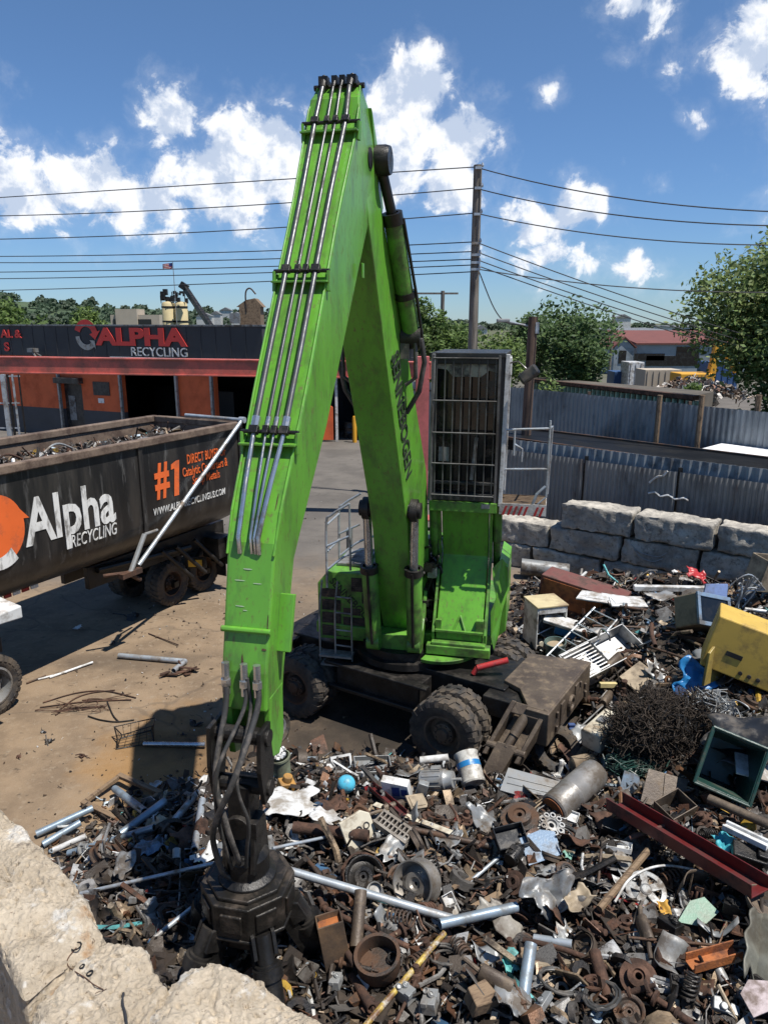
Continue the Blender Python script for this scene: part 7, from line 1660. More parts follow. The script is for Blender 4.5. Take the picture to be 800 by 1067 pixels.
for k, (px, py, yw, lb) in enumerate(((474, 990, 20, 'dark coil spring lying below the crushed bumper'), (448, 1004, -50, 'dark coil spring lying right of the peeling yellow pole'), (405, 962, 60, 'dark coil spring lying above the round dark pan'), (690, 925, 100, 'dark coil spring below the dark red channel'))):
    put(spring(.06, .26, .012), 'coil_spring', lb, 'spring', px, py, darksteel, (78, 0, yw), .10, None, 'coil springs in the heap')
# --- toward the stabiliser and beyond
t = lt('tyre', 'worn car tyre lying in front of the stabiliser leg', 'tyre', 577, 800, (44, 6, 10), .30, 'the worn car tyre'); tyre_mb(.36, .22, .21, 22).build('tread', rubber, t, smooth=35)
t = lt('tyre', 'dark tyre on edge behind the arm at the heap edge', 'tyre', 289, 771, (84, 0, 60), .22); tyre_mb(.26, .16, .16, 18).build('tread', rubber, t, smooth=35); rim_piece(.15, .12, None).build('rim', greym, t, smooth=40)
m = MB(); m.lathe([(.001, 0), (.1, .01), (.16, .05), (.17, .25), (.14, .36), (.001, .38)], axis_to(V((1, .2, .1)), (-.2, 0, .1)), 18); put(m, 'cloth_bundle', 'tan bundle lying against the worn tyre', 'bundle', 608, 812, mat('tan_canvas', (.27, .21, .14), .85, 0, .25, 5, dirt=(.12, .09, .06), amt=.4), (0, 0, -6), .05, 'the tan bundle')
o = lt('water_tank', 'cream water tank with a square lid right of the worn tyre', 'tank', 626, 787, (0, -10, 42), .26, 'the cream water tank')
m = MB(); m.prism([(-.16, .03), (-.13, 0), (.13, 0), (.16, .03), (.16, .26), (.12, .31), (-.12, .31), (-.16, .26)], -.3, .3, X3(V((0, 1, 0)), V((0, 0, 1)), V((1, 0, 0)))); m.build('shell', creamm, o, bevel=.03)
m = MB(); m.beam((-.28, .17, .3), (.3, .17, .32), .02, .02); m.box((.02, 0, .325), (.14, .14, .03)); m.build('lid', greym, o, bevel=.008)
m = crumple(.5, .3, .05, 41, sc_=3); put(m, 'steel_cover', 'bent dark grey cover leaning over the worn tyre', 'cover', 610, 778, greym, (18, 20, -20), .16, solid=.008)
m = MB(); m.box((0, 0, .03), (.3, .2, .05)); m.box((-.1, .05, .08), (.12, .06, .06)); put(m, 'blue_bag', 'dark blue bag poking out behind the cream water tank', 'bag', 601, 769, mat('navy_bag', (.03, .06, .16), .6, 0, .3, 5), (8, 5, 10), .12, bevel=.02)
o = lt('wire_bush', 'huge tangled bush of dark rusty wire at the right', 'wire tangle', 692, 772, (0, 0, 0), -.02, 'the big wire tangle')
wirebush(1.3, .95, .72, 5200, .0042, 9).build('wires', mat('brown_wire', (.05, .037, .027), .85, .1, .5, 5, bump=0), o)
wirebush(1.2, .9, .7, 500, .007, 19).build('thick_wires', blackmetal, o)
m = wiretangle(.7, .5, .28, 90, .007, 10); put(m, 'green_wire', 'tangle of thin green wire below the big wire tangle', 'wire tangle', 668, 808, darkgreenp, dz=.02, short='the green wire tangle')
m = wiretangle(.5, .5, .4, 90, .008, 14); put(m, 'grey_wire', 'loose grey wire clump on the right flank of the big tangle', 'wire tangle', 742, 762, greym, dz=.1)
o = lt('plastic_bin', 'dark green wheelie bin lying open towards the camera', 'bin', 748, 812, (62, 14, -24), .26, 'the open green bin')
m = MB(); w0, w1, hh, tt = .23, .29, .7, .015
def fr(w_, z, i=0): return [V((-w_ + i, -w_ * 1.1 + i, z)), V((w_ - i, -w_ * 1.1 + i, z)), V((w_ - i, w_ * 1.1 - i, z)), V((-w_ + i, w_ * 1.1 - i, z))]
loft([fr(w0, 0), fr(w1, hh)], 0, m); m.f = m.f[:-1]; m.m = m.m[:-1]; o4 = len(m.v); m.v += fr(w1, hh, tt) + fr(w0, .03, tt)
for j in range(4): m.f += [[4 + j, 4 + (j + 1) % 4, o4 + (j + 1) % 4, o4 + j], [o4 + j, o4 + (j + 1) % 4, o4 + 4 + (j + 1) % 4, o4 + 4 + j]]; m.m += [0, 0]
m.f.append([o4 + 4, o4 + 5, o4 + 6, o4 + 7]); m.m.append(0); m.build('bin_body', darkgreenp, o, bevel=.012)
m = MB()
for (a, b) in ((0, 1), (1, 2), (2, 3), (3, 0)): q = fr(w1 + .012, hh); m.tube([q[a], q[b]], .018, 8)
m.build('rim', paleteal if False else darkgreenp, o, smooth=40)
m = crumple(.9, .7, .12, 50, sc_=2); put(m, 'plastic_sheet', 'black plastic sheet draped behind the open green bin', 'sheet', 780, 798, blackp, (20, -10, -20), .28, 'the black plastic sheet', solid=.01)
m = MB(); m.prism([(-.36, -.16), (.4, -.2), (.4, .16), (-.3, .18)], 0, .02); put(m, 'shelf_board', 'white board sticking out right of the open green bin', 'panel', 792, 826, whitem, (14, 10, -8), .30, 'the white board by the bin')
# --- yellow cabinet group
o = lt('steel_cabinet', 'large yellow cabinet lying tilted at the right edge', 'cabinet', 782, 716, (-4, 14, -26), .14, 'the big yellow cabinet')
m = MB(); m.box((0, 0, .42), (1.5, .72, .8)); m.build('body', yellowp, o, bevel=.02)
m = MB(); m.box((-.38, -.366, .34), (.22, .01, .07)); m.build('vent', blackp, o)
for k, x in enumerate((-.22, -.1, .02)): m = MB(); m.lathe([(.001, 0), (.03, 0), (.028, .02), (.001, .022)], axis_to(V((0, -1, 0)), (x, -.362, .13)), 14); m.build('knob', blackp, o)
o = lt('shaded_cabinet_side', 'olive sheet coloured as the shaded left side of the yellow cabinet', 'cabinet side', 745, 716, (0, 8, 40), .10, 'the shade-coloured cabinet side'); m = MB(); m.prism([(-.42, 0), (.42, .06), (.42, .78), (-.1, .72), (-.42, .5)], -.02, .02, X3(V((1, 0, 0)), V((0, 0, 1)), V((0, -1, 0)))); m.build('sheet', mat('shaded_yellow_enamel', (.33, .24, .06), .5, 0, .15, 3, dirt=(.17, .12, .05), amt=.4), o, bevel=.008)  # darker yellow paints in the shade on the cabinet's left face
m = crumple(.5, .55, .12, 61, sc_=4); put(m, 'blue_tarp', 'bright blue tarp hanging beside the shade-coloured cabinet side', 'tarp', 720, 725, bluem, (62, 8, -20), .26, 'the blue tarp', solid=.006)
m = crumple(.4, .4, .1, 63, sc_=4); put(m, 'blue_tarp', 'dark navy cloth bunched under the bright blue tarp', 'cloth', 712, 738, mat('dark_navy_cloth', (.02, .04, .10), .7, 0, .3, 5), (40, 0, 10), .12, solid=.006)
o = lt('television', 'old television with pale blue frame tipped on the pile', 'television', 736, 668, (-30, 16, 18), .22, 'the tipped television')
m = MB(); m.box((0, .12, .28), (.72, .5, .55)); m.build('cabinet', mat('brown_tv_case', (.22, .17, .11), .6, 0, .2, 4, dirt=(.1, .08, .06), amt=.4), o, bevel=.03)
m = MB(); m.box((0, -.15, .52), (.72, .05, .07)); m.box((0, -.15, .04), (.72, .05, .07)); m.box((-.33, -.15, .28), (.06, .05, .41)); m.box((.33, -.15, .28), (.06, .05, .41)); m.build('frame', paleblue, o, bevel=.008)
m = MB(); m.box((0, -.14, .28), (.6, .02, .41)); m.build('screen', glassdark, o)
m = MB(); m.prism([(-.26, 0), (.28, .04), (.26, .52), (-.2, .5)], -.015, .015, X3(V((1, 0, 0)), V((0, 0, 1)), V((0, -1, 0)))); put(m, 'acrylic_sheet', 'periwinkle blue panel standing behind the tipped television', 'panel', 740, 650, mat('periwinkle_plastic', (.22, .31, .56), .45, 0, .12, 4, dirt=(.15, .17, .22), amt=.3), (-10, 8, 16), .20, 'the periwinkle panel')
o = lt('wire_rack', 'bent white wire rack fanned out behind the periwinkle panel', 'rack', 768, 640, (20, -20, 12), .2, 'the fanned wire rack'); m = MB()
for k in range(13): t = R(20 + 11 * k); m.beam((0, 0, .1), (.48 * math.cos(t), .06 * math.sin(k), .1 + .55 * math.sin(t)), .035, .008)
m.build('blades', ltgrey, o)
m = MB()
for k in range(4): m.tube(curve([V((-.3 + .1 * k, -.1, 0)), V((-.2 + .15 * k, .1 * (-1) ** k, .35)), V((.2 - .08 * k, .05, .6 - .1 * k)), V((.45, -.1, .2))], 6), .013, 7)
m.build('frame', galv, o, smooth=40)
o = lt('hot_plate_cabinet', 'pale beige open metal cabinet by the wall at the right edge', 'cabinet', 788, 628, (8, 10, 20), .3, 'the beige open cabinet'); hollow_box(.5, .4, .62, .02).build('body', tanm, o, bevel=.01)
m = crumple(.4, .3, .1, 71, sc_=4); put(m, 'red_plastic', 'small red plastic piece before the block wall', 'plastic piece', 722, 612, redm, (40, 20, 0), .25, 'the red plastic piece', solid=.01)
m = MB(); m.beam((-.75, 0, .05), (.75, 0, .06), .12, .1); put(m, 'white_beam', 'long white plastic beam lying before the block wall', 'beam', 700, 624, whitem, (0, 0, -4), .16, 'the long white beam', bevel=.01)
o = lt('steering_wheel', 'black steering wheel lying left of the long white beam', 'steering wheel', 673, 627, (50, 0, 0), .12, 'the steering wheel'); MB().tube([V((.17 * math.cos(t), .17 * math.sin(t), 0)) for t in [2 * math.pi * k / 28 for k in range(28)]], .018, 8, closed=True).build('ring', blackp, o, smooth=60)
m = MB(); m.beam((-.16, 0, 0), (.16, 0, 0), .03, .015); m.beam((0, 0, 0), (0, -.16, 0), .03, .015); m.lathe([(.001, -.02), (.05, -.02), (.05, .03), (.001, .03)], None, 14); m.build('spokes', blackp, o)
for k, (px, py, w_, yw, lb) in enumerate(((620, 624, .9, -8, 'white door panel lying flat behind the others, left of the steering wheel'), (632, 634, 1.2, -16, 'longest white door panel lying flat left of the steering wheel'), (650, 640, .7, 6, 'white door panel nearest the steering wheel'))):
    m = MB(); m.prism([(-w_ / 2, -.2), (w_ / 2, -.22), (w_ / 2 + .05, .2), (-w_ / 2 + .1, .2)], 0, .03); m.box((0, 0, .036), (w_ * .7, .22, .012)); put(m, 'door_panel', lb, 'panel', px, py, whitem, (6, 3, yw), .14 + .05 * k, 'the white door panels' if k == 0 else None, 'white panels before the wall', bevel=.005)
# --- sink, racks and washer
o = lt('kitchen_sink', 'long stainless steel sink unit tilted on the pile', 'sink', 622, 702, (26, -10, 30), .22, 'the stainless sink')
m = MB(); m.box((0, -.29, .15), (1.5, .02, .30)); m.box((0, .29, .15), (1.5, .02, .30)); m.box((-.74, 0, .15), (.02, .56, .30)); m.box((.74, 0, .15), (.02, .56, .30)); m.box((0, 0, .02), (1.46, .56, .02)); m.box((0, 0, .14), (.02, .54, .22)); m.build('basin', stainless, o, bevel=.008)
m = MB()
for k in range(9): m.beam((-.72, -.26 + .065 * k, .31), (-.1, -.26 + .065 * k, .30), .02, .012)
m.build('drainer', stainless, o); m = MB(); m.tube(curve([V((.1, .25, .3)), V((.1, .25, .55)), V((.1, .1, .6)), V((.1, .02, .5))], 5), .018, 8); m.build('tap', steel, o, smooth=40)
o = lt('bed_frame', 'tangled light metal bed frame behind the stainless sink', 'frame', 606, 694, (14, -14, 40), .34, 'the metal bed frame'); m = MB()
m.tube(curve([V((-.9, -.2, 0)), V((.4, -.22, .4)), V((.62, -.2, .42)), V((.66, -.1, .1))], 6), .02, 8); m.tube([V((-.9, .3, 0)), V((.7, .3, .35))], .018, 8)
for k in range(8): m.tube([V((-.8 + .2 * k, -.2, .03 + .055 * k)), V((-.8 + .2 * k, .3, .02 + .05 * k))], .011, 6)
m.build('tubes', galv, o, smooth=40)
o = lt('washing_machine', 'old washing machine with a cream top and open front', 'washing machine', 566, 668, (0, 0, 14), -.02, 'the old washing machine')
m = MB(); w_ = .62; m.box((-.3, 0, .42), (.03, .6, .84)); m.box((.3, 0, .42), (.03, .6, .84)); m.box((0, .29, .42), (.57, .03, .84)); m.box((0, -.29, .78), (.57, .03, .12)); m.box((0, 0, .04), (.57, .58, .06)); m.build('case', whitem, o, bevel=.01)
m = MB(); m.box((0, 0, .865), (.66, .64, .04)); m.build('top', mat('yellowed_top', (.56, .47, .27), .5, 0, .12, 4, dirt=(.3, .22, .13), amt=.35), o, bevel=.012)
m = MB(); m.lathe([(.22, -.2), (.235, -.2), (.235, .2), (.001, .2), (.001, .18), (.21, .18), (.22, -.2)], axis_to(V((0, 1, 0)), (0, 0, .42)), 26); m.tube([V((-.26, -.25, .3)), V((.26, -.25, .5))], .015, 6); m.build('drum', galv, o, smooth=35)
m = MB(); m.lathe([(.001, 0), (.05, 0), (.05, .03), (.001, .03)], axis_to(V((0, -1, 0)), (-.2, -.30, .12)), 14); m.build('pulley', creamm, o)
o = lt('sheet_steel_box', 'big rust-red steel box lying behind the corrugated sheet', 'steel box', 604, 636, (0, 8, -32), .0, 'the rust-red box'); m = MB(); m.box((0, 0, .32), (1.7, .62, .62)); m.build('body', rust_red, o, bevel=.015)
m = MB(); m.box((0, -.315, .32), (1.6, .012, .5)); m.build('side_panel', orange_rust, o)
o = lt('metal_duct', 'long grey metal duct lying at the foot of the block wall', 'duct', 566, 603, (0, 4, -10), .05, 'the grey duct'); m = MB(); m.lathe([(.2, -.6), (.21, -.6), (.21, .6), (.2, .6), (.19, .59), (.19, -.59), (.2, -.6)], axis_to(V((1, 0, 0)), (0, 0, .21)), 24); m.build('shell', greym, o, smooth=40)
m = MB(); corr(m, V((-.32, 0, 0)), V((.32, 0, 0)), 0, .75, .085, .016); put(m, 'corrugated_sheet', 'short corrugated metal sheet leaning on the rust-red box', 'corrugated sheet', 579, 648, greym, (-30, 4, 8), .05, 'the corrugated sheet', solid=.005)
o = lt('cooler_box', 'white and blue cool box lid lying by the washing machine', 'cool box', 586, 664, (10, 12, -18), .10, 'the white and blue cool box'); m = MB(); m.box((0, 0, .22), (.85, .34, .08)); m.build('lid', whitem, o, bevel=.02); m = MB(); m.box((.1, 0, .09), (.55, .3, .17)); m.build('body', bluem, o, bevel=.02)
o = lt('paint_bucket', 'greenish grey bucket in front of the white and blue cool box', 'bucket', 578, 684, (6, -4, 0), .02, 'the greenish bucket'); bucket_mb(.17, .19, .30).build('bucket_body', mat('grey_green_bucket', (.11, .17, .16), .5, 0, .2, 5, dirt=(.08, .08, .07), amt=.35), o, smooth=40)
m = MB(); m.lathe([(.001, .2), (.17, .2), (.17, .22), (.001, .24)], None, 20); m.build('contents', tanm, o)
m = MB(); m.prism([(-.5, -.25), (.4, -.3), (.5, .2), (-.3, .3)], 0, .03); put(m, 'concrete_slab', 'pale grey slab on the ground beside the green side door', 'slab', 528, 689, ltgrey, (2, 4, 30), .02)
m = MB(); m.prism([(-.45, -.2), (.35, -.26), (.45, .2), (-.35, .22)], 0, .02); put(m, 'rubber_mat', 'dark crumpled mat before the washing machine', 'mat', 556, 698, blackmetal, (3, 6, -20), .12)
m = MB(); m.prism([(-.28, -.2), (.25, -.18), (.3, .2), (-.2, .22)], 0, .025); put(m, 'foam_board', 'tan board lying above the big wire tangle', 'board', 664, 716, tanm, (12, -18, 35), .16, 'the tan board')
m = MB(); m.box((0, 0, .04), (.3, .07, .08)); put(m, 'yellow_timber', 'pale yellow timber offcut right of the stabiliser beam', 'timber', 632, 724, mat('pale_yellow_timber', (.55, .46, .22), .7, 0, .15, 5), (0, 5, 10), .14, bevel=.006)
o = lt('exhaust_box', 'brown open steel box half buried left of the green wire', 'steel box', 702, 852, (10, -12, 24), .0, 'the brown open box'); hollow_box(.36, .3, .24, .014).build('wall', brownmetal, o, bevel=.006)
m = MB(); m.prism([(-.25, -.2), (.2, -.24), (.26, .2), (-.2, .2)], 0, .012); m.box((0, 0, .02), (.02, .38, .015)); put(m, 'steel_grating', 'brown ribbed panel leaning on the brown open box', 'panel', 690, 836, brownmetal, (42, 10, -14), .16)
# --- lower right
A, B = (640, 840), (792, 932)
profile_bar('steel_channel', 'long dark red steel channel lying diagonally at the right', 'channel', A, B, chan(.26, .14, .014), darkred, (.26, .26), short='the dark red channel')
LAND.append((700, 876, 'the dark red channel'))
m = MB(); P_ = [hit(x, y, z) for x, y, z in ((640, 940, .16), (658, 914, .22), (690, 902, .24), (733, 908, .18))]; m.tube(curve(P_, 8), .013, 8); tag(m.build('white_cable', whitem, smooth=50), 'white cable arching above the round silver hubcap', 'cable'); LAND.append((690, 902, 'the white cable'))
o = lt('hubcap', 'round silver hubcap with five openings in the lower right heap', 'hubcap', 671, 940, (20, -8, 10), .14, 'the silver hubcap'); m = MB(); m.lathe([(.15, .0), (.2, 0), (.205, .012), (.2, .02), (.15, .022), (.15, .0)], None, 36); m.lathe([(.001, .0), (.06, 0), (.06, .03), (.04, .04), (.001, .04)], None, 24)
for k in range(5): t = 2 * math.pi * k / 5; m.beam((.05 * math.cos(t), .05 * math.sin(t), .015), (.16 * math.cos(t), .16 * math.sin(t), .012), .075, .02)
m.build('face', greym2, o, bevel=.004)
m = MB(); m.prism([(-.2, -.1), (.02, -.14), (.2, .0), (.1, .14), (-.04, .1)], 0, .012); put(m, 'glass_shard', 'pale green shard lying right of the silver hubcap', 'shard', 724, 963, mat('pale_green_sheet', (.26, .40, .30), .3, 0, .12, 5, dirt=(.2, .22, .17), amt=.3), (22, -6, -8), .14, 'the pale green shard')
m = MB(); m.tube([V((0, 0, 0)), V((.05, .1, .2))], .012, 6); m.grid(lambda u, v: V((.16 * (u - .5) * 2, .1 * math.sin(u * 3), .05 + .2 * v)), 6, 3); put(m, 'shovel_head', 'brown curved shovel head behind the pale green shard', 'shovel head', 716, 940, brownmetal, (20, 0, 20), .1, solid=.008)
profile_bar('steel_bracket', 'bright orange rusty bracket in the lower right corner', 'bracket', (718, 1008), (768, 994), chan(.14, .09, .012), orange_rust, (.14, .16), short='the orange bracket')
m = crumple(.26, .56, .05, 82, sc_=3, fold=.9); put(m, 'grey_cover', 'long grey-green folded cover at the right edge', 'cover', 786, 1010, mat('grey_green_cover', (.17, .17, .14), .5, .1, .25, 4, dirt=(.08, .07, .05), amt=.4), (30, 16, -20), .2, 'the grey-green cover', solid=.012)
put(disc_piece(.16, .035), 'brake_disc', 'large rusty brake disc right of the rusty shaft', 'brake disc', 664, 1028, rust, (24, -12, 0), .08, 'the large brake disc')
m = crumple(.12, .16, .05, 85, sc_=9); put(m, 'yellow_rag', 'ochre yellow rag beside the silver hubcap', 'rag', 690, 956, mat('ochre_rag', (.5, .28, .05), .8, 0, .2, 6), (10, 0, 0), .07, solid=.006)
m = crumple(.22, .2, .1, 87, sc_=8); put(m, 'plastic_bag', 'teal plastic bag right of the dark red channel', 'bag', 752, 892, mat('teal_bag', (.06, .36, .42), .4, 0, .15, 5), (10, 0, 20), .10, 'the teal bag', solid=.004)
m = crumple(.16, .22, .05, 88, sc_=8); put(m, 'plastic_bag', 'clear whitish plastic bag left of the dark red channel', 'bag', 648, 905, ltgrey, (20, 0, 20), .10, solid=.003)
profile_bar('window_rail', 'white slotted window rail above the teal bag', 'rail', (754, 862), (800, 884), [(-.06, 0), (.06, 0), (.06, .06), (.03, .06), (.03, .03), (-.03, .03), (-.03, .06), (-.06, .06)], whitem, (.3, .26), short='the white window rail')
m = MB(); m.box((0, 0, .05), (.34, .2, .1)); m.box((.1, 0, .12), (.1, .14, .06)); put(m, 'engine_block', 'black engine block with two ports right of the teal bag', 'engine part', 778, 905, blackmetal, (10, 8, -20), .12, bevel=.012)
m = MB(); m.prism([(-.12, -.09), (.14, -.1), (.1, .1), (-.1, .08)], 0, .14); put(m, 'brown_block', 'square brown block right of the crushed bumper, bottom of the heap', 'block', 497, 1056, woodm, (12, 10, 30), .1, 'the brown block', bevel=.01)
m = MB(); m.prism([(-.16, -.1), (.12, -.12), (.18, .06), (.02, .14), (-.12, .08)], 0, .012); put(m, 'plastic_sheet', 'pinkish white sheet in the bottom right corner', 'sheet', 788, 1056, mat('pinkish_sheet', (.40, .33, .33), .6, 0, .2, 5, dirt=(.16, .12, .1), amt=.45, dscale=6), (12, -8, 20), .16, 'the pinkish sheet')
# --- on the open yard
def gline(pts, r_, z=.02): return MB().tube(curve([atZ(x, y, z) for x, y in pts], 6), r_, 8)
o = lt('bent_pipe', 'pale grey pipe with an elbow lying on the open yard', 'pipe', 170, 690, (0, 0, 0), 0, 'the pale elbow pipe'); o.location = (0, 0, 0)
m = MB(); a, b, c = atZ(124, 683, .06), atZ(193, 689, .06), atZ(181, 699, .06); m.pipe(a, b, .05, .008); m.build('long_leg', galv, o, smooth=40); m = MB(); m.tube([b, b.lerp(c, .15)], .058, 14); m.pipe(b, c, .05, .008); m.build('elbow', galv, o, smooth=40)
o.location = b - V((0, 0, .06)); 
for ch in o.children: ch.location = -V(o.location)
m = MB(); rg = random.Random(8)
for _ in range(9): m.box((rg.gauss(0, .16), rg.gauss(0, .09), rg.uniform(.02, .1)), (rg.uniform(.1, .4), rg.uniform(.03, .1), .02), Euler((rg.gauss(0, .4), rg.gauss(0, .3), rg.uniform(-.6, .6))).to_matrix())
p = atZ(186, 703, 0); o = m.build('rusty_offcuts', rust, loc=tuple(p), rot=(0, 0, .2)); tag(o, 'small heap of rusty offcuts beside the pale elbow pipe', 'offcuts', kind='stuff')
for k, (a, b, lb, mt_, rr_) in enumerate((((52, 706), (97, 690), 'long pale strip lying on the yard near the truck tyre', whitem, .022), ((40, 708), (70, 700), 'short pale strip beside the long one on the yard', whitem, .018), ((28, 712), (48, 704), 'dark stick lying left of the pale strips on the yard', darksteel, .016), ((150, 775), (214, 776), 'shiny straight pipe lying on the yard left of the arm', steel, .04), ((155, 660), (186, 672), 'thin dark bar lying alone on the open yard', rust, .012))):
    A, B = atZ(*a, rr_ + .005), atZ(*b, rr_ + .02); m = MB(); m.tube([A, B], rr_, 10); tag(m.build(('pale_strip', 'pale_strip', 'dark_stick', 'steel_pipe', 'thin_bar')[k], mt_, smooth=40), lb, ('strip', 'strip', 'stick', 'pipe', 'bar')[k])
for k, (pts, lb) in enumerate(((((45, 732), (80, 722), (110, 720), (142, 727)), 'rusty bent rod, topmost of the loose rods on the yard'), (((42, 737), (90, 731), (137, 729)), 'rusty rod lying just under the topmost rod on the yard'), (((62, 740), (78, 728), (95, 722), (120, 719)), 'curved rusty rod crossing two others on the yard'), (((58, 745), (72, 738), (110, 736)), 'short rusty rod at the lower left of the loose rods'), (((92, 746), (105, 750), (122, 752), (140, 750)), 'thin curved wire on the yard above the wire crate'), (((112, 731), (118, 745), (124, 752)), 'thin straight wire pointing down from the loose rods'))):
    tag(gline(pts, .011).build('bent_rod', rust if k < 4 else blackmetal, smooth=50), lb, 'rod', 'loose rods on the yard')
o = lt('wire_crate', 'crushed black wire crate lying on the yard', 'crate', 143, 772, (0, 0, 20), 0, 'the crushed wire crate'); m = MB(); rg = random.Random(12)
cor = [V((x + rg.gauss(0, .05), y + rg.gauss(0, .04), z * rg.uniform(.7, 1.2))) for z in (.01, .28) for (x, y) in ((-.24, -.16), (.24, -.16), (.24, .16), (-.24, .16))]
for a, b in ((0, 1), (1, 2), (2, 3), (3, 0), (4, 5), (5, 6), (6, 7), (7, 4), (0, 4), (1, 5), (2, 6), (3, 7)): m.tube([cor[a], cor[b]], .009, 6)
for k in range(1, 5):
    t = k / 5
    for (a, b, c, d) in ((0, 1, 4, 5), (1, 2, 5, 6), (2, 3, 6, 7), (3, 0, 7, 4)): m.tube([cor[a].lerp(cor[b], t), cor[c].lerp(cor[d], t)], .004, 5)
    m.tube([cor[0].lerp(cor[4], t), cor[1].lerp(cor[5], t)], .004, 5)
m.build('wires', blackmetal, o)
o = lt('picture_frame', 'empty wooden frame lying on pipes at the heap edge', 'frame', 128, 838, (8, -4, -34), .10, 'the empty wooden frame'); 
for (c_, d_) in (((0, .3, 0), (.92, .07, .06)), ((0, -.3, 0), (.92, .07, .06)), ((-.43, 0, 0), (.06, .53, .055)), ((.43, 0, 0), (.06, .53, .055))): m = MB(); m.box(c_, d_); m.build('rail', woodm, o, bevel=.006)
for k, (px, py, s_, lb) in enumerate(((206, 756, .10, 'black plastic lump on the yard just left of the arm'), (192, 766, .05, 'small dark chips left of the black lump on the yard'), (51, 774, .08, 'black round cap lying on the yard in the left'), (45, 764, .05, 'dark blue cap behind the black round cap'), (139, 645, .17, 'black crumpled lump lying at the edge of the trailer shadow'), (118, 671, .06, 'small dark clod on the open yard below the black lump'), (188, 614, .14, 'flat dark scrap piece near the trailer end'), (20, 790, .05, 'brown clod on the yard at the left edge'), (88, 789, .06, 'dark brown flake on the rust-stained yard'))):
    m = MB(); rg = random.Random(40 + k); p = atZ(px, py, 0)
    for _ in range(5): frag(m, rg, V((rg.gauss(0, s_ * .4), rg.gauss(0, s_ * .4), s_ * .25)), s_ * .8, (.015, .015, .017) if k != 3 else (.02, .05, .12))
    m.c = []; o = m.build('debris_lump', blackp if k not in (7, 8) else rust, loc=tuple(p)); tag(o, lb, 'debris')
for k, (px, py, lb) in enumerate(((82, 656, 'tiny white scrap on the yard under the trailer'), (163, 820, 'white crumpled paper lying at the heap edge, left'), (213, 815, 'white paper scrap beside the arm tip'), (225, 800, 'torn white paper just left of the stick fork'))):
    m = crumple(.16, .12, .04, 90 + k, sc_=9, n=8); put(m, 'paper_scrap', lb, 'paper', px, py, whitem, (10, 0, 30 * k), .03, solid=.002)
m = wiretangle(1.2, .5, .06, 9, .006, 77); p = atZ(85, 735, 0); tag(m.build('wire_scraps', rust, loc=tuple(p)), 'thin rusty wire scraps strewn on the yard', 'wire', kind='stuff')
# ---------------------------------------------------------------- smaller countable pieces spread over the heap
rg = random.Random(202)
def gear(R_, w_, n=14):
    m = MB(); pts = []
    for k in range(n * 4): t = 2 * math.pi * k / (n * 4); r_ = R_ if k % 4 in (0, 1) else R_ * .84; pts.append((r_ * math.cos(t), r_ * math.sin(t)))
    m.prism(pts, 0, w_); m.lathe([(R_ * .3, 0), (R_ * .36, 0), (R_ * .36, w_ * 1.7), (R_ * .2, w_ * 1.7), (R_ * .2, w_ * 1.2)], None, 18); return m
def hub(R_):
    m = MB(); m.lathe([(.001, 0), (R_, 0), (R_, .02), (R_ * .7, .03), (R_ * .55, .09), (R_ * .35, .1), (R_ * .32, .17), (.001, .18)], None, 22)
    for k in range(5): t = 2 * math.pi * k / 5; m.lathe([(.001, .02), (.012, .02), (.012, .07), (.001, .07)], Matrix.Translation((R_ * .78 * math.cos(t), R_ * .78 * math.sin(t), 0)), 7)
    return m
def loops(R_, r_, n, seed):
    m = MB(); q = random.Random(seed); pts = []
    for i in range(n * 12 + 1):
        t = 2 * math.pi * i / 12; k = R_ * (1 + .25 * math.sin(t * .37 + seed)); pts.append(V((k * math.cos(t), k * .8 * math.sin(t), .02 + .05 * abs(math.sin(t * .23 + seed)))))
    m.tube(pts, r_, 7); return m
def axle(L_, r_):
    m = MB(); m.lathe([(.001, -L_), (r_ * .6, -L_), (r_ * .6, -L_ * .7), (r_, -L_ * .68), (r_, -L_ * .2), (r_ * 1.6, -L_ * .18), (r_ * 1.6, -L_ * .08), (r_ * .9, -L_ * .06), (r_ * .9, L_ * .6), (r_ * 2.2, L_ * .64), (r_ * 2.2, L_ * .74), (r_ * .7, L_ * .76), (r_ * .7, L_), (.001, L_)], axis_to(V((1, 0, 0)), (0, 0, r_ * 1.5)), 14); return m
def caliper(s_):
    m = MB(); m.prism([(-s_, -.5 * s_), (s_, -.4 * s_), (s_ * .9, .3 * s_), (.3 * s_, .35 * s_), (.2 * s_, .1 * s_), (-.3 * s_, .1 * s_), (-.5 * s_, .5 * s_), (-s_, .4 * s_)], 0, s_ * .6); m.lathe([(.001, 0), (s_ * .28, 0), (s_ * .28, s_ * .3), (.001, s_ * .3)], Matrix.Translation((-.3 * s_, -.15 * s_, s_ * .6)), 14); return m
def casting(s_, seed):
    q = random.Random(seed); m = MB(); m.box((0, 0, s_ * .5), (s_ * 1.6, s_ * 1.1, s_))
    for _ in range(4): m.box((q.uniform(-.7, .7) * s_, q.uniform(-.5, .5) * s_, q.uniform(.5, 1.2) * s_), (q.uniform(.3, .8) * s_, q.uniform(.3, .7) * s_, q.uniform(.2, .6) * s_))
    for _ in range(3): m.lathe([(.001, 0), (s_ * .24, 0), (s_ * .24, s_ * .3), (s_ * .16, s_ * .3), (s_ * .16, s_ * .2), (.001, s_ * .2)], axis_to(V((q.gauss(0, .4), q.gauss(0, .4), 1)), (q.uniform(-.5, .5) * s_, q.uniform(-.3, .3) * s_, s_)), 12)
    return m
def angle(L_, w_): return MB().prism([(0, 0), (w_, 0), (w_, .008), (.008, .008), (.008, w_), (0, w_)], -L_ / 2, L_ / 2, X3(V((0, 1, 0)), V((0, 0, 1)), V((1, 0, 0))))
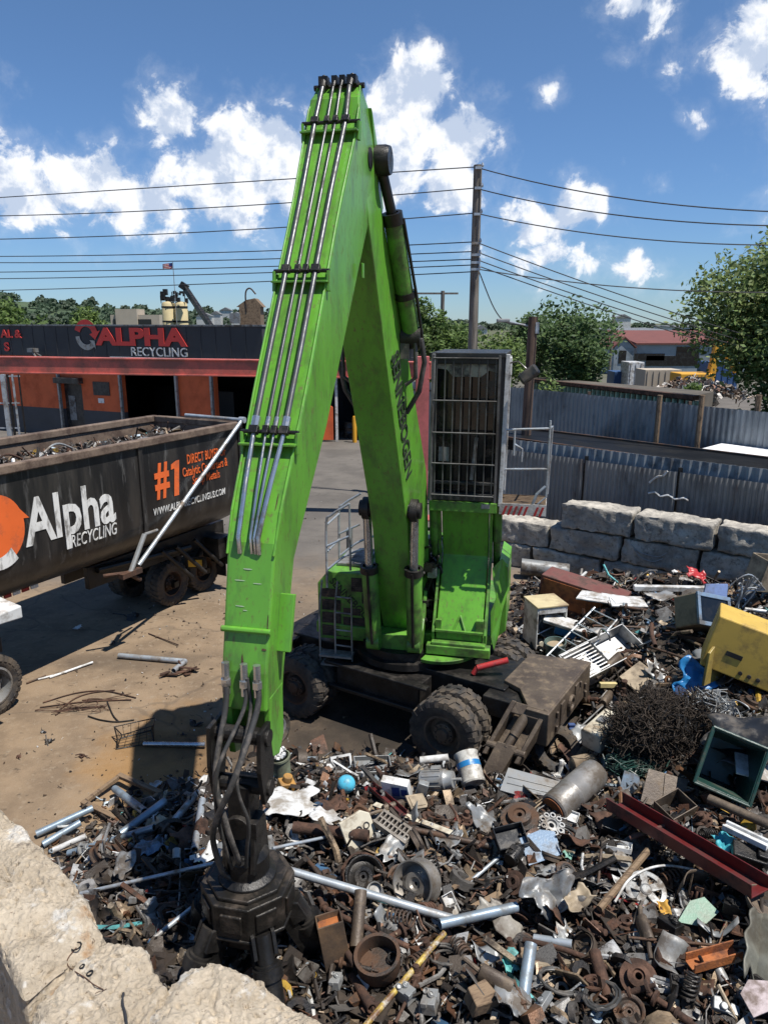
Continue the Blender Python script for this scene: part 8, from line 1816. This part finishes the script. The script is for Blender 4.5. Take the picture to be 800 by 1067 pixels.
def bentplate(w_, d_, bend):
    m = MB(); m.grid(lambda u, v: V(((u - .5) * w_, (v - .5) * d_ * (1 + .2 * u), bend * (abs(u - .45) ** 1.3) + .02 * math.sin(v * 5))), 8, 4); return m
def muffler(L_):
    m = MB(); X = axis_to(V((1, 0, 0)), (0, 0, .09)) @ Matrix.Diagonal((.75, 1.15, 1, 1)); m.lathe([(.001, -L_ / 2), (.08, -L_ / 2), (.09, -L_ / 2 + .02), (.09, L_ / 2 - .02), (.08, L_ / 2), (.001, L_ / 2)], X, 20)
    m.tube([V((-L_ / 2 - .22, .03, .06)), V((-L_ / 2 - .08, .02, .08)), V((-L_ / 2 + .01, 0, .09))], .028, 9); m.tube([V((L_ / 2 - .01, 0, .09)), V((L_ / 2 + .2, -.05, .10))], .028, 9); return m
def can(R_, h_): return MB().lathe([(.001, 0), (R_, 0), (R_ * 1.04, .008), (R_, .016), (R_, h_ - .016), (R_ * 1.04, h_ - .008), (R_ * .98, h_), (R_ * .9, h_ - .01), (.001, h_ - .01)], None, 22)
def rag(w_, d_, sd_): return crumple(w_, d_, .06, sd_, n=9, sc_=5, fold=.3)
KINDS_ = [
    ('metal_sheet', 'crumpled pale', 'metal sheet', 'sheet metal', lambda: rag(.36, .24, 301), ltgrey, .4, 9, .004, 0),
    ('metal_sheet', 'crumpled dull', 'metal sheet', 'sheet metal', lambda: rag(.42, .26, 305), greym2, .45, 9, .004, 0),
    ('metal_sheet', 'torn white', 'metal sheet', 'sheet metal', lambda: rag(.28, .2, 309), whitem, .4, 6, .004, 0),
    ('metal_sheet', 'torn rusty', 'metal sheet', 'sheet metal', lambda: rag(.4, .3, 311), rust, .4, 7, .004, 0),
    ('long_pipe', 'long grey', 'pipe', 'pipe', lambda: MB().pipe((-.55, 0, .03), (.55, 0, .03), .026, .005, bend=.02), galv, .12, 7, 0, 0),
    ('long_pipe', 'long rusty', 'pipe', 'pipe', lambda: MB().pipe((-.5, 0, .03), (.5, 0, .03), .03, .005, bend=.04), rust, .12, 8, 0, 0),
    ('long_pipe', 'long dark', 'pipe', 'pipe', lambda: MB().pipe((-.6, 0, .03), (.6, 0, .03), .024, .005, bend=.03), darksteel, .12, 7, 0, 0),  # name, adjective, noun, category, builder, material, flat?, weight, solid, bevel
    ('brake_disc', 'rusty', 'brake disc', 'brake disc', lambda: disc_piece(.13, .022), rust, .35, 9, 0, 0),
    ('brake_disc', 'dark worn', 'brake disc', 'brake disc', lambda: disc_piece(.14, .025), darksteel, .35, 7, 0, 0),
    ('brake_drum', 'brown', 'brake drum', 'brake drum', lambda: bucket_mb(.13, .135, .09, .02), brownmetal, .5, 4, 0, 0),
    ('coil_spring', 'black', 'coil spring', 'spring', lambda: spring(.055, .22, .010), blackmetal, 1.4, 9, 0, 0),
    ('coil_spring', 'rusty', 'coil spring', 'spring', lambda: spring(.065, .18, .012, 4), rust, 1.4, 6, 0, 0),
    ('toothed_gear', 'dark', 'toothed gear', 'gear', lambda: gear(.10, .03), darksteel, .4, 5, 0, .003),
    ('wheel_hub', 'rusty', 'wheel hub', 'hub', lambda: hub(.11), rust, .6, 7, 0, 0),
    ('wheel_hub', 'grey', 'wheel hub', 'hub', lambda: hub(.10), greym, .6, 5, 0, 0),
    ('hose_loop', 'black', 'looped hose', 'hose', lambda: loops(.14, .012, 3, 1), hose_m, .2, 7, 0, 0),
    ('wire_coil', 'rusty', 'wire coil', 'wire', lambda: loops(.12, .006, 5, 4), rust, .3, 6, 0, 0),
    ('axle_shaft', 'oily dark', 'axle shaft', 'shaft', lambda: axle(.28, .028), darksteel, .25, 9, 0, 0),
    ('axle_shaft', 'rusty', 'axle shaft', 'shaft', lambda: axle(.24, .032), rust, .25, 7, 0, 0),
    ('brake_caliper', 'dirty grey', 'brake caliper', 'brake caliper', lambda: caliper(.10), greym, .4, 6, 0, .006),
    ('brake_caliper', 'rusty', 'brake caliper', 'brake caliper', lambda: caliper(.09), rust, .4, 6, 0, .006),
    ('engine_casting', 'greasy black', 'engine casting', 'engine part', lambda: casting(.12, 3), blackmetal, .3, 8, 0, .006),
    ('engine_casting', 'light grey', 'engine casting', 'engine part', lambda: casting(.10, 8), ltgrey, .3, 6, 0, .006),
    ('angle_iron', 'rusty', 'angle iron', 'angle iron', lambda: angle(.6, .05), rust, .25, 7, 0, 0),
    ('angle_iron', 'dark grey', 'angle iron', 'angle iron', lambda: angle(.45, .06), darksteel, .25, 6, 0, 0),
    ('bent_plate', 'dull grey', 'bent plate', 'plate', lambda: bentplate(.32, .2, .3), greym, .35, 9, .008, 0),
    ('bent_plate', 'rusty', 'bent plate', 'plate', lambda: bentplate(.28, .22, .25), rust, .35, 8, .008, 0),
    ('bent_plate', 'pale', 'bent plate', 'plate', lambda: bentplate(.24, .16, .2), ltgrey, .4, 6, .006, 0),
    ('exhaust_muffler', 'brown', 'exhaust muffler', 'muffler', lambda: muffler(.36), brownmetal, .2, 5, 0, 0),
    ('tin_can', 'dented pale', 'tin can', 'can', lambda: can(.05, .12), ltgrey, 1.0, 5, 0, 0),
    ('tin_can', 'rusty', 'tin can', 'can', lambda: can(.06, .14), rust, 1.0, 4, 0, 0),
    ('wooden_offcut', 'weathered', 'wood offcut', 'wood', lambda: MB().box((0, 0, .02), (.42, .07, .035)), woodm, .25, 6, 0, .005),
    ('short_pipe', 'grey', 'short pipe', 'pipe', lambda: MB().pipe((-.17, 0, .035), (.17, 0, .035), .032, .006), galv, .25, 7, 0, 0),
    ('short_pipe', 'rusty', 'short pipe', 'pipe', lambda: MB().pipe((-.2, 0, .04), (.2, 0, .04), .038, .006), rust, .25, 7, 0, 0),
    ('electric_motor', 'small black', 'electric motor', 'motor', lambda: motor(.2, .07), blackmetal, .3, 5, 0, 0),
    ('plastic_tray', 'white', 'broken tray', 'tray', lambda: hollow_box(.26, .18, .05, .008), whitem, .4, 3, 0, 0),
    ('wheel', 'small dark', 'wheel rim', 'wheel rim', lambda: rim_piece(.15, .11, None), darksteel, .7, 4, 0, 0),
]
KW = [k[7] for k in KINDS_]; PROTO = {}; used = set(); placed = []
ORD = sorted(LAND, key=lambda q: q[1]); n_ok = 0; tries = 0
while n_ok < 235 and tries < 4000:
    tries += 1
    if rg.random() < .72: px, py = rg.uniform(70, 800), rg.uniform(800, 1066)
    else: px, py = rg.uniform(530, 800), rg.uniform(615, 800)
    p = hit(px, py)
    if bdist(p.x, p.y) < .35 or p.y < 3.4 or (px < 340 and py > 960) or (px < 130 and py > 900): continue
    if any(math.hypot(px - a, py - b) < 15 for a, b in placed): continue
    if any(math.hypot(px - a, py - b) < 14 for a, b, _ in LAND): continue
    ki = rg.choices(range(len(KINDS_)), KW)[0]; K = KINDS_[ki]
    cand = sorted(LAND, key=lambda q: math.hypot(px - q[0], (py - q[1]) * 1.3))[:6]; lab = None
    for (a, b, ph) in cand:
        if math.hypot(px - a, py - b) > 130: continue
        dx, dy = px - a, (py - b) * 1.2
        rel = ('right of' if dx > 0 else 'left of') if abs(dx) > abs(dy) else ('in front of' if dy > 0 else 'behind')
        t_ = f'{K[1]} {K[2]} lying {rel} {ph}'
        if t_ not in used: lab = t_; break
    if lab is None: continue
    used.add(lab); placed.append((px, py)); n_ok += 1
    loc = p + V((0, 0, rg.uniform(.03, .09))); rot = Euler((rg.gauss(0, K[6] * .8), rg.gauss(0, K[6] * .8), rg.uniform(0, 6.28)))
    sc_ = rg.uniform(.72, 1.12) * (1.25 if py < 800 else 1.0)
    if ki not in PROTO:
        o = K[4]().build(K[0], K[5], loc=(0, 0, 0), smooth=38, solid=K[8], bevel=K[9]); PROTO[ki] = o
    else:
        o = PROTO[ki].copy(); COL.objects.link(o)
    o.location = loc; o.rotation_euler = rot; o.scale = (sc_, sc_, sc_)
    tag(o, lab, K[3], K[2] + 's in the scrap heap')
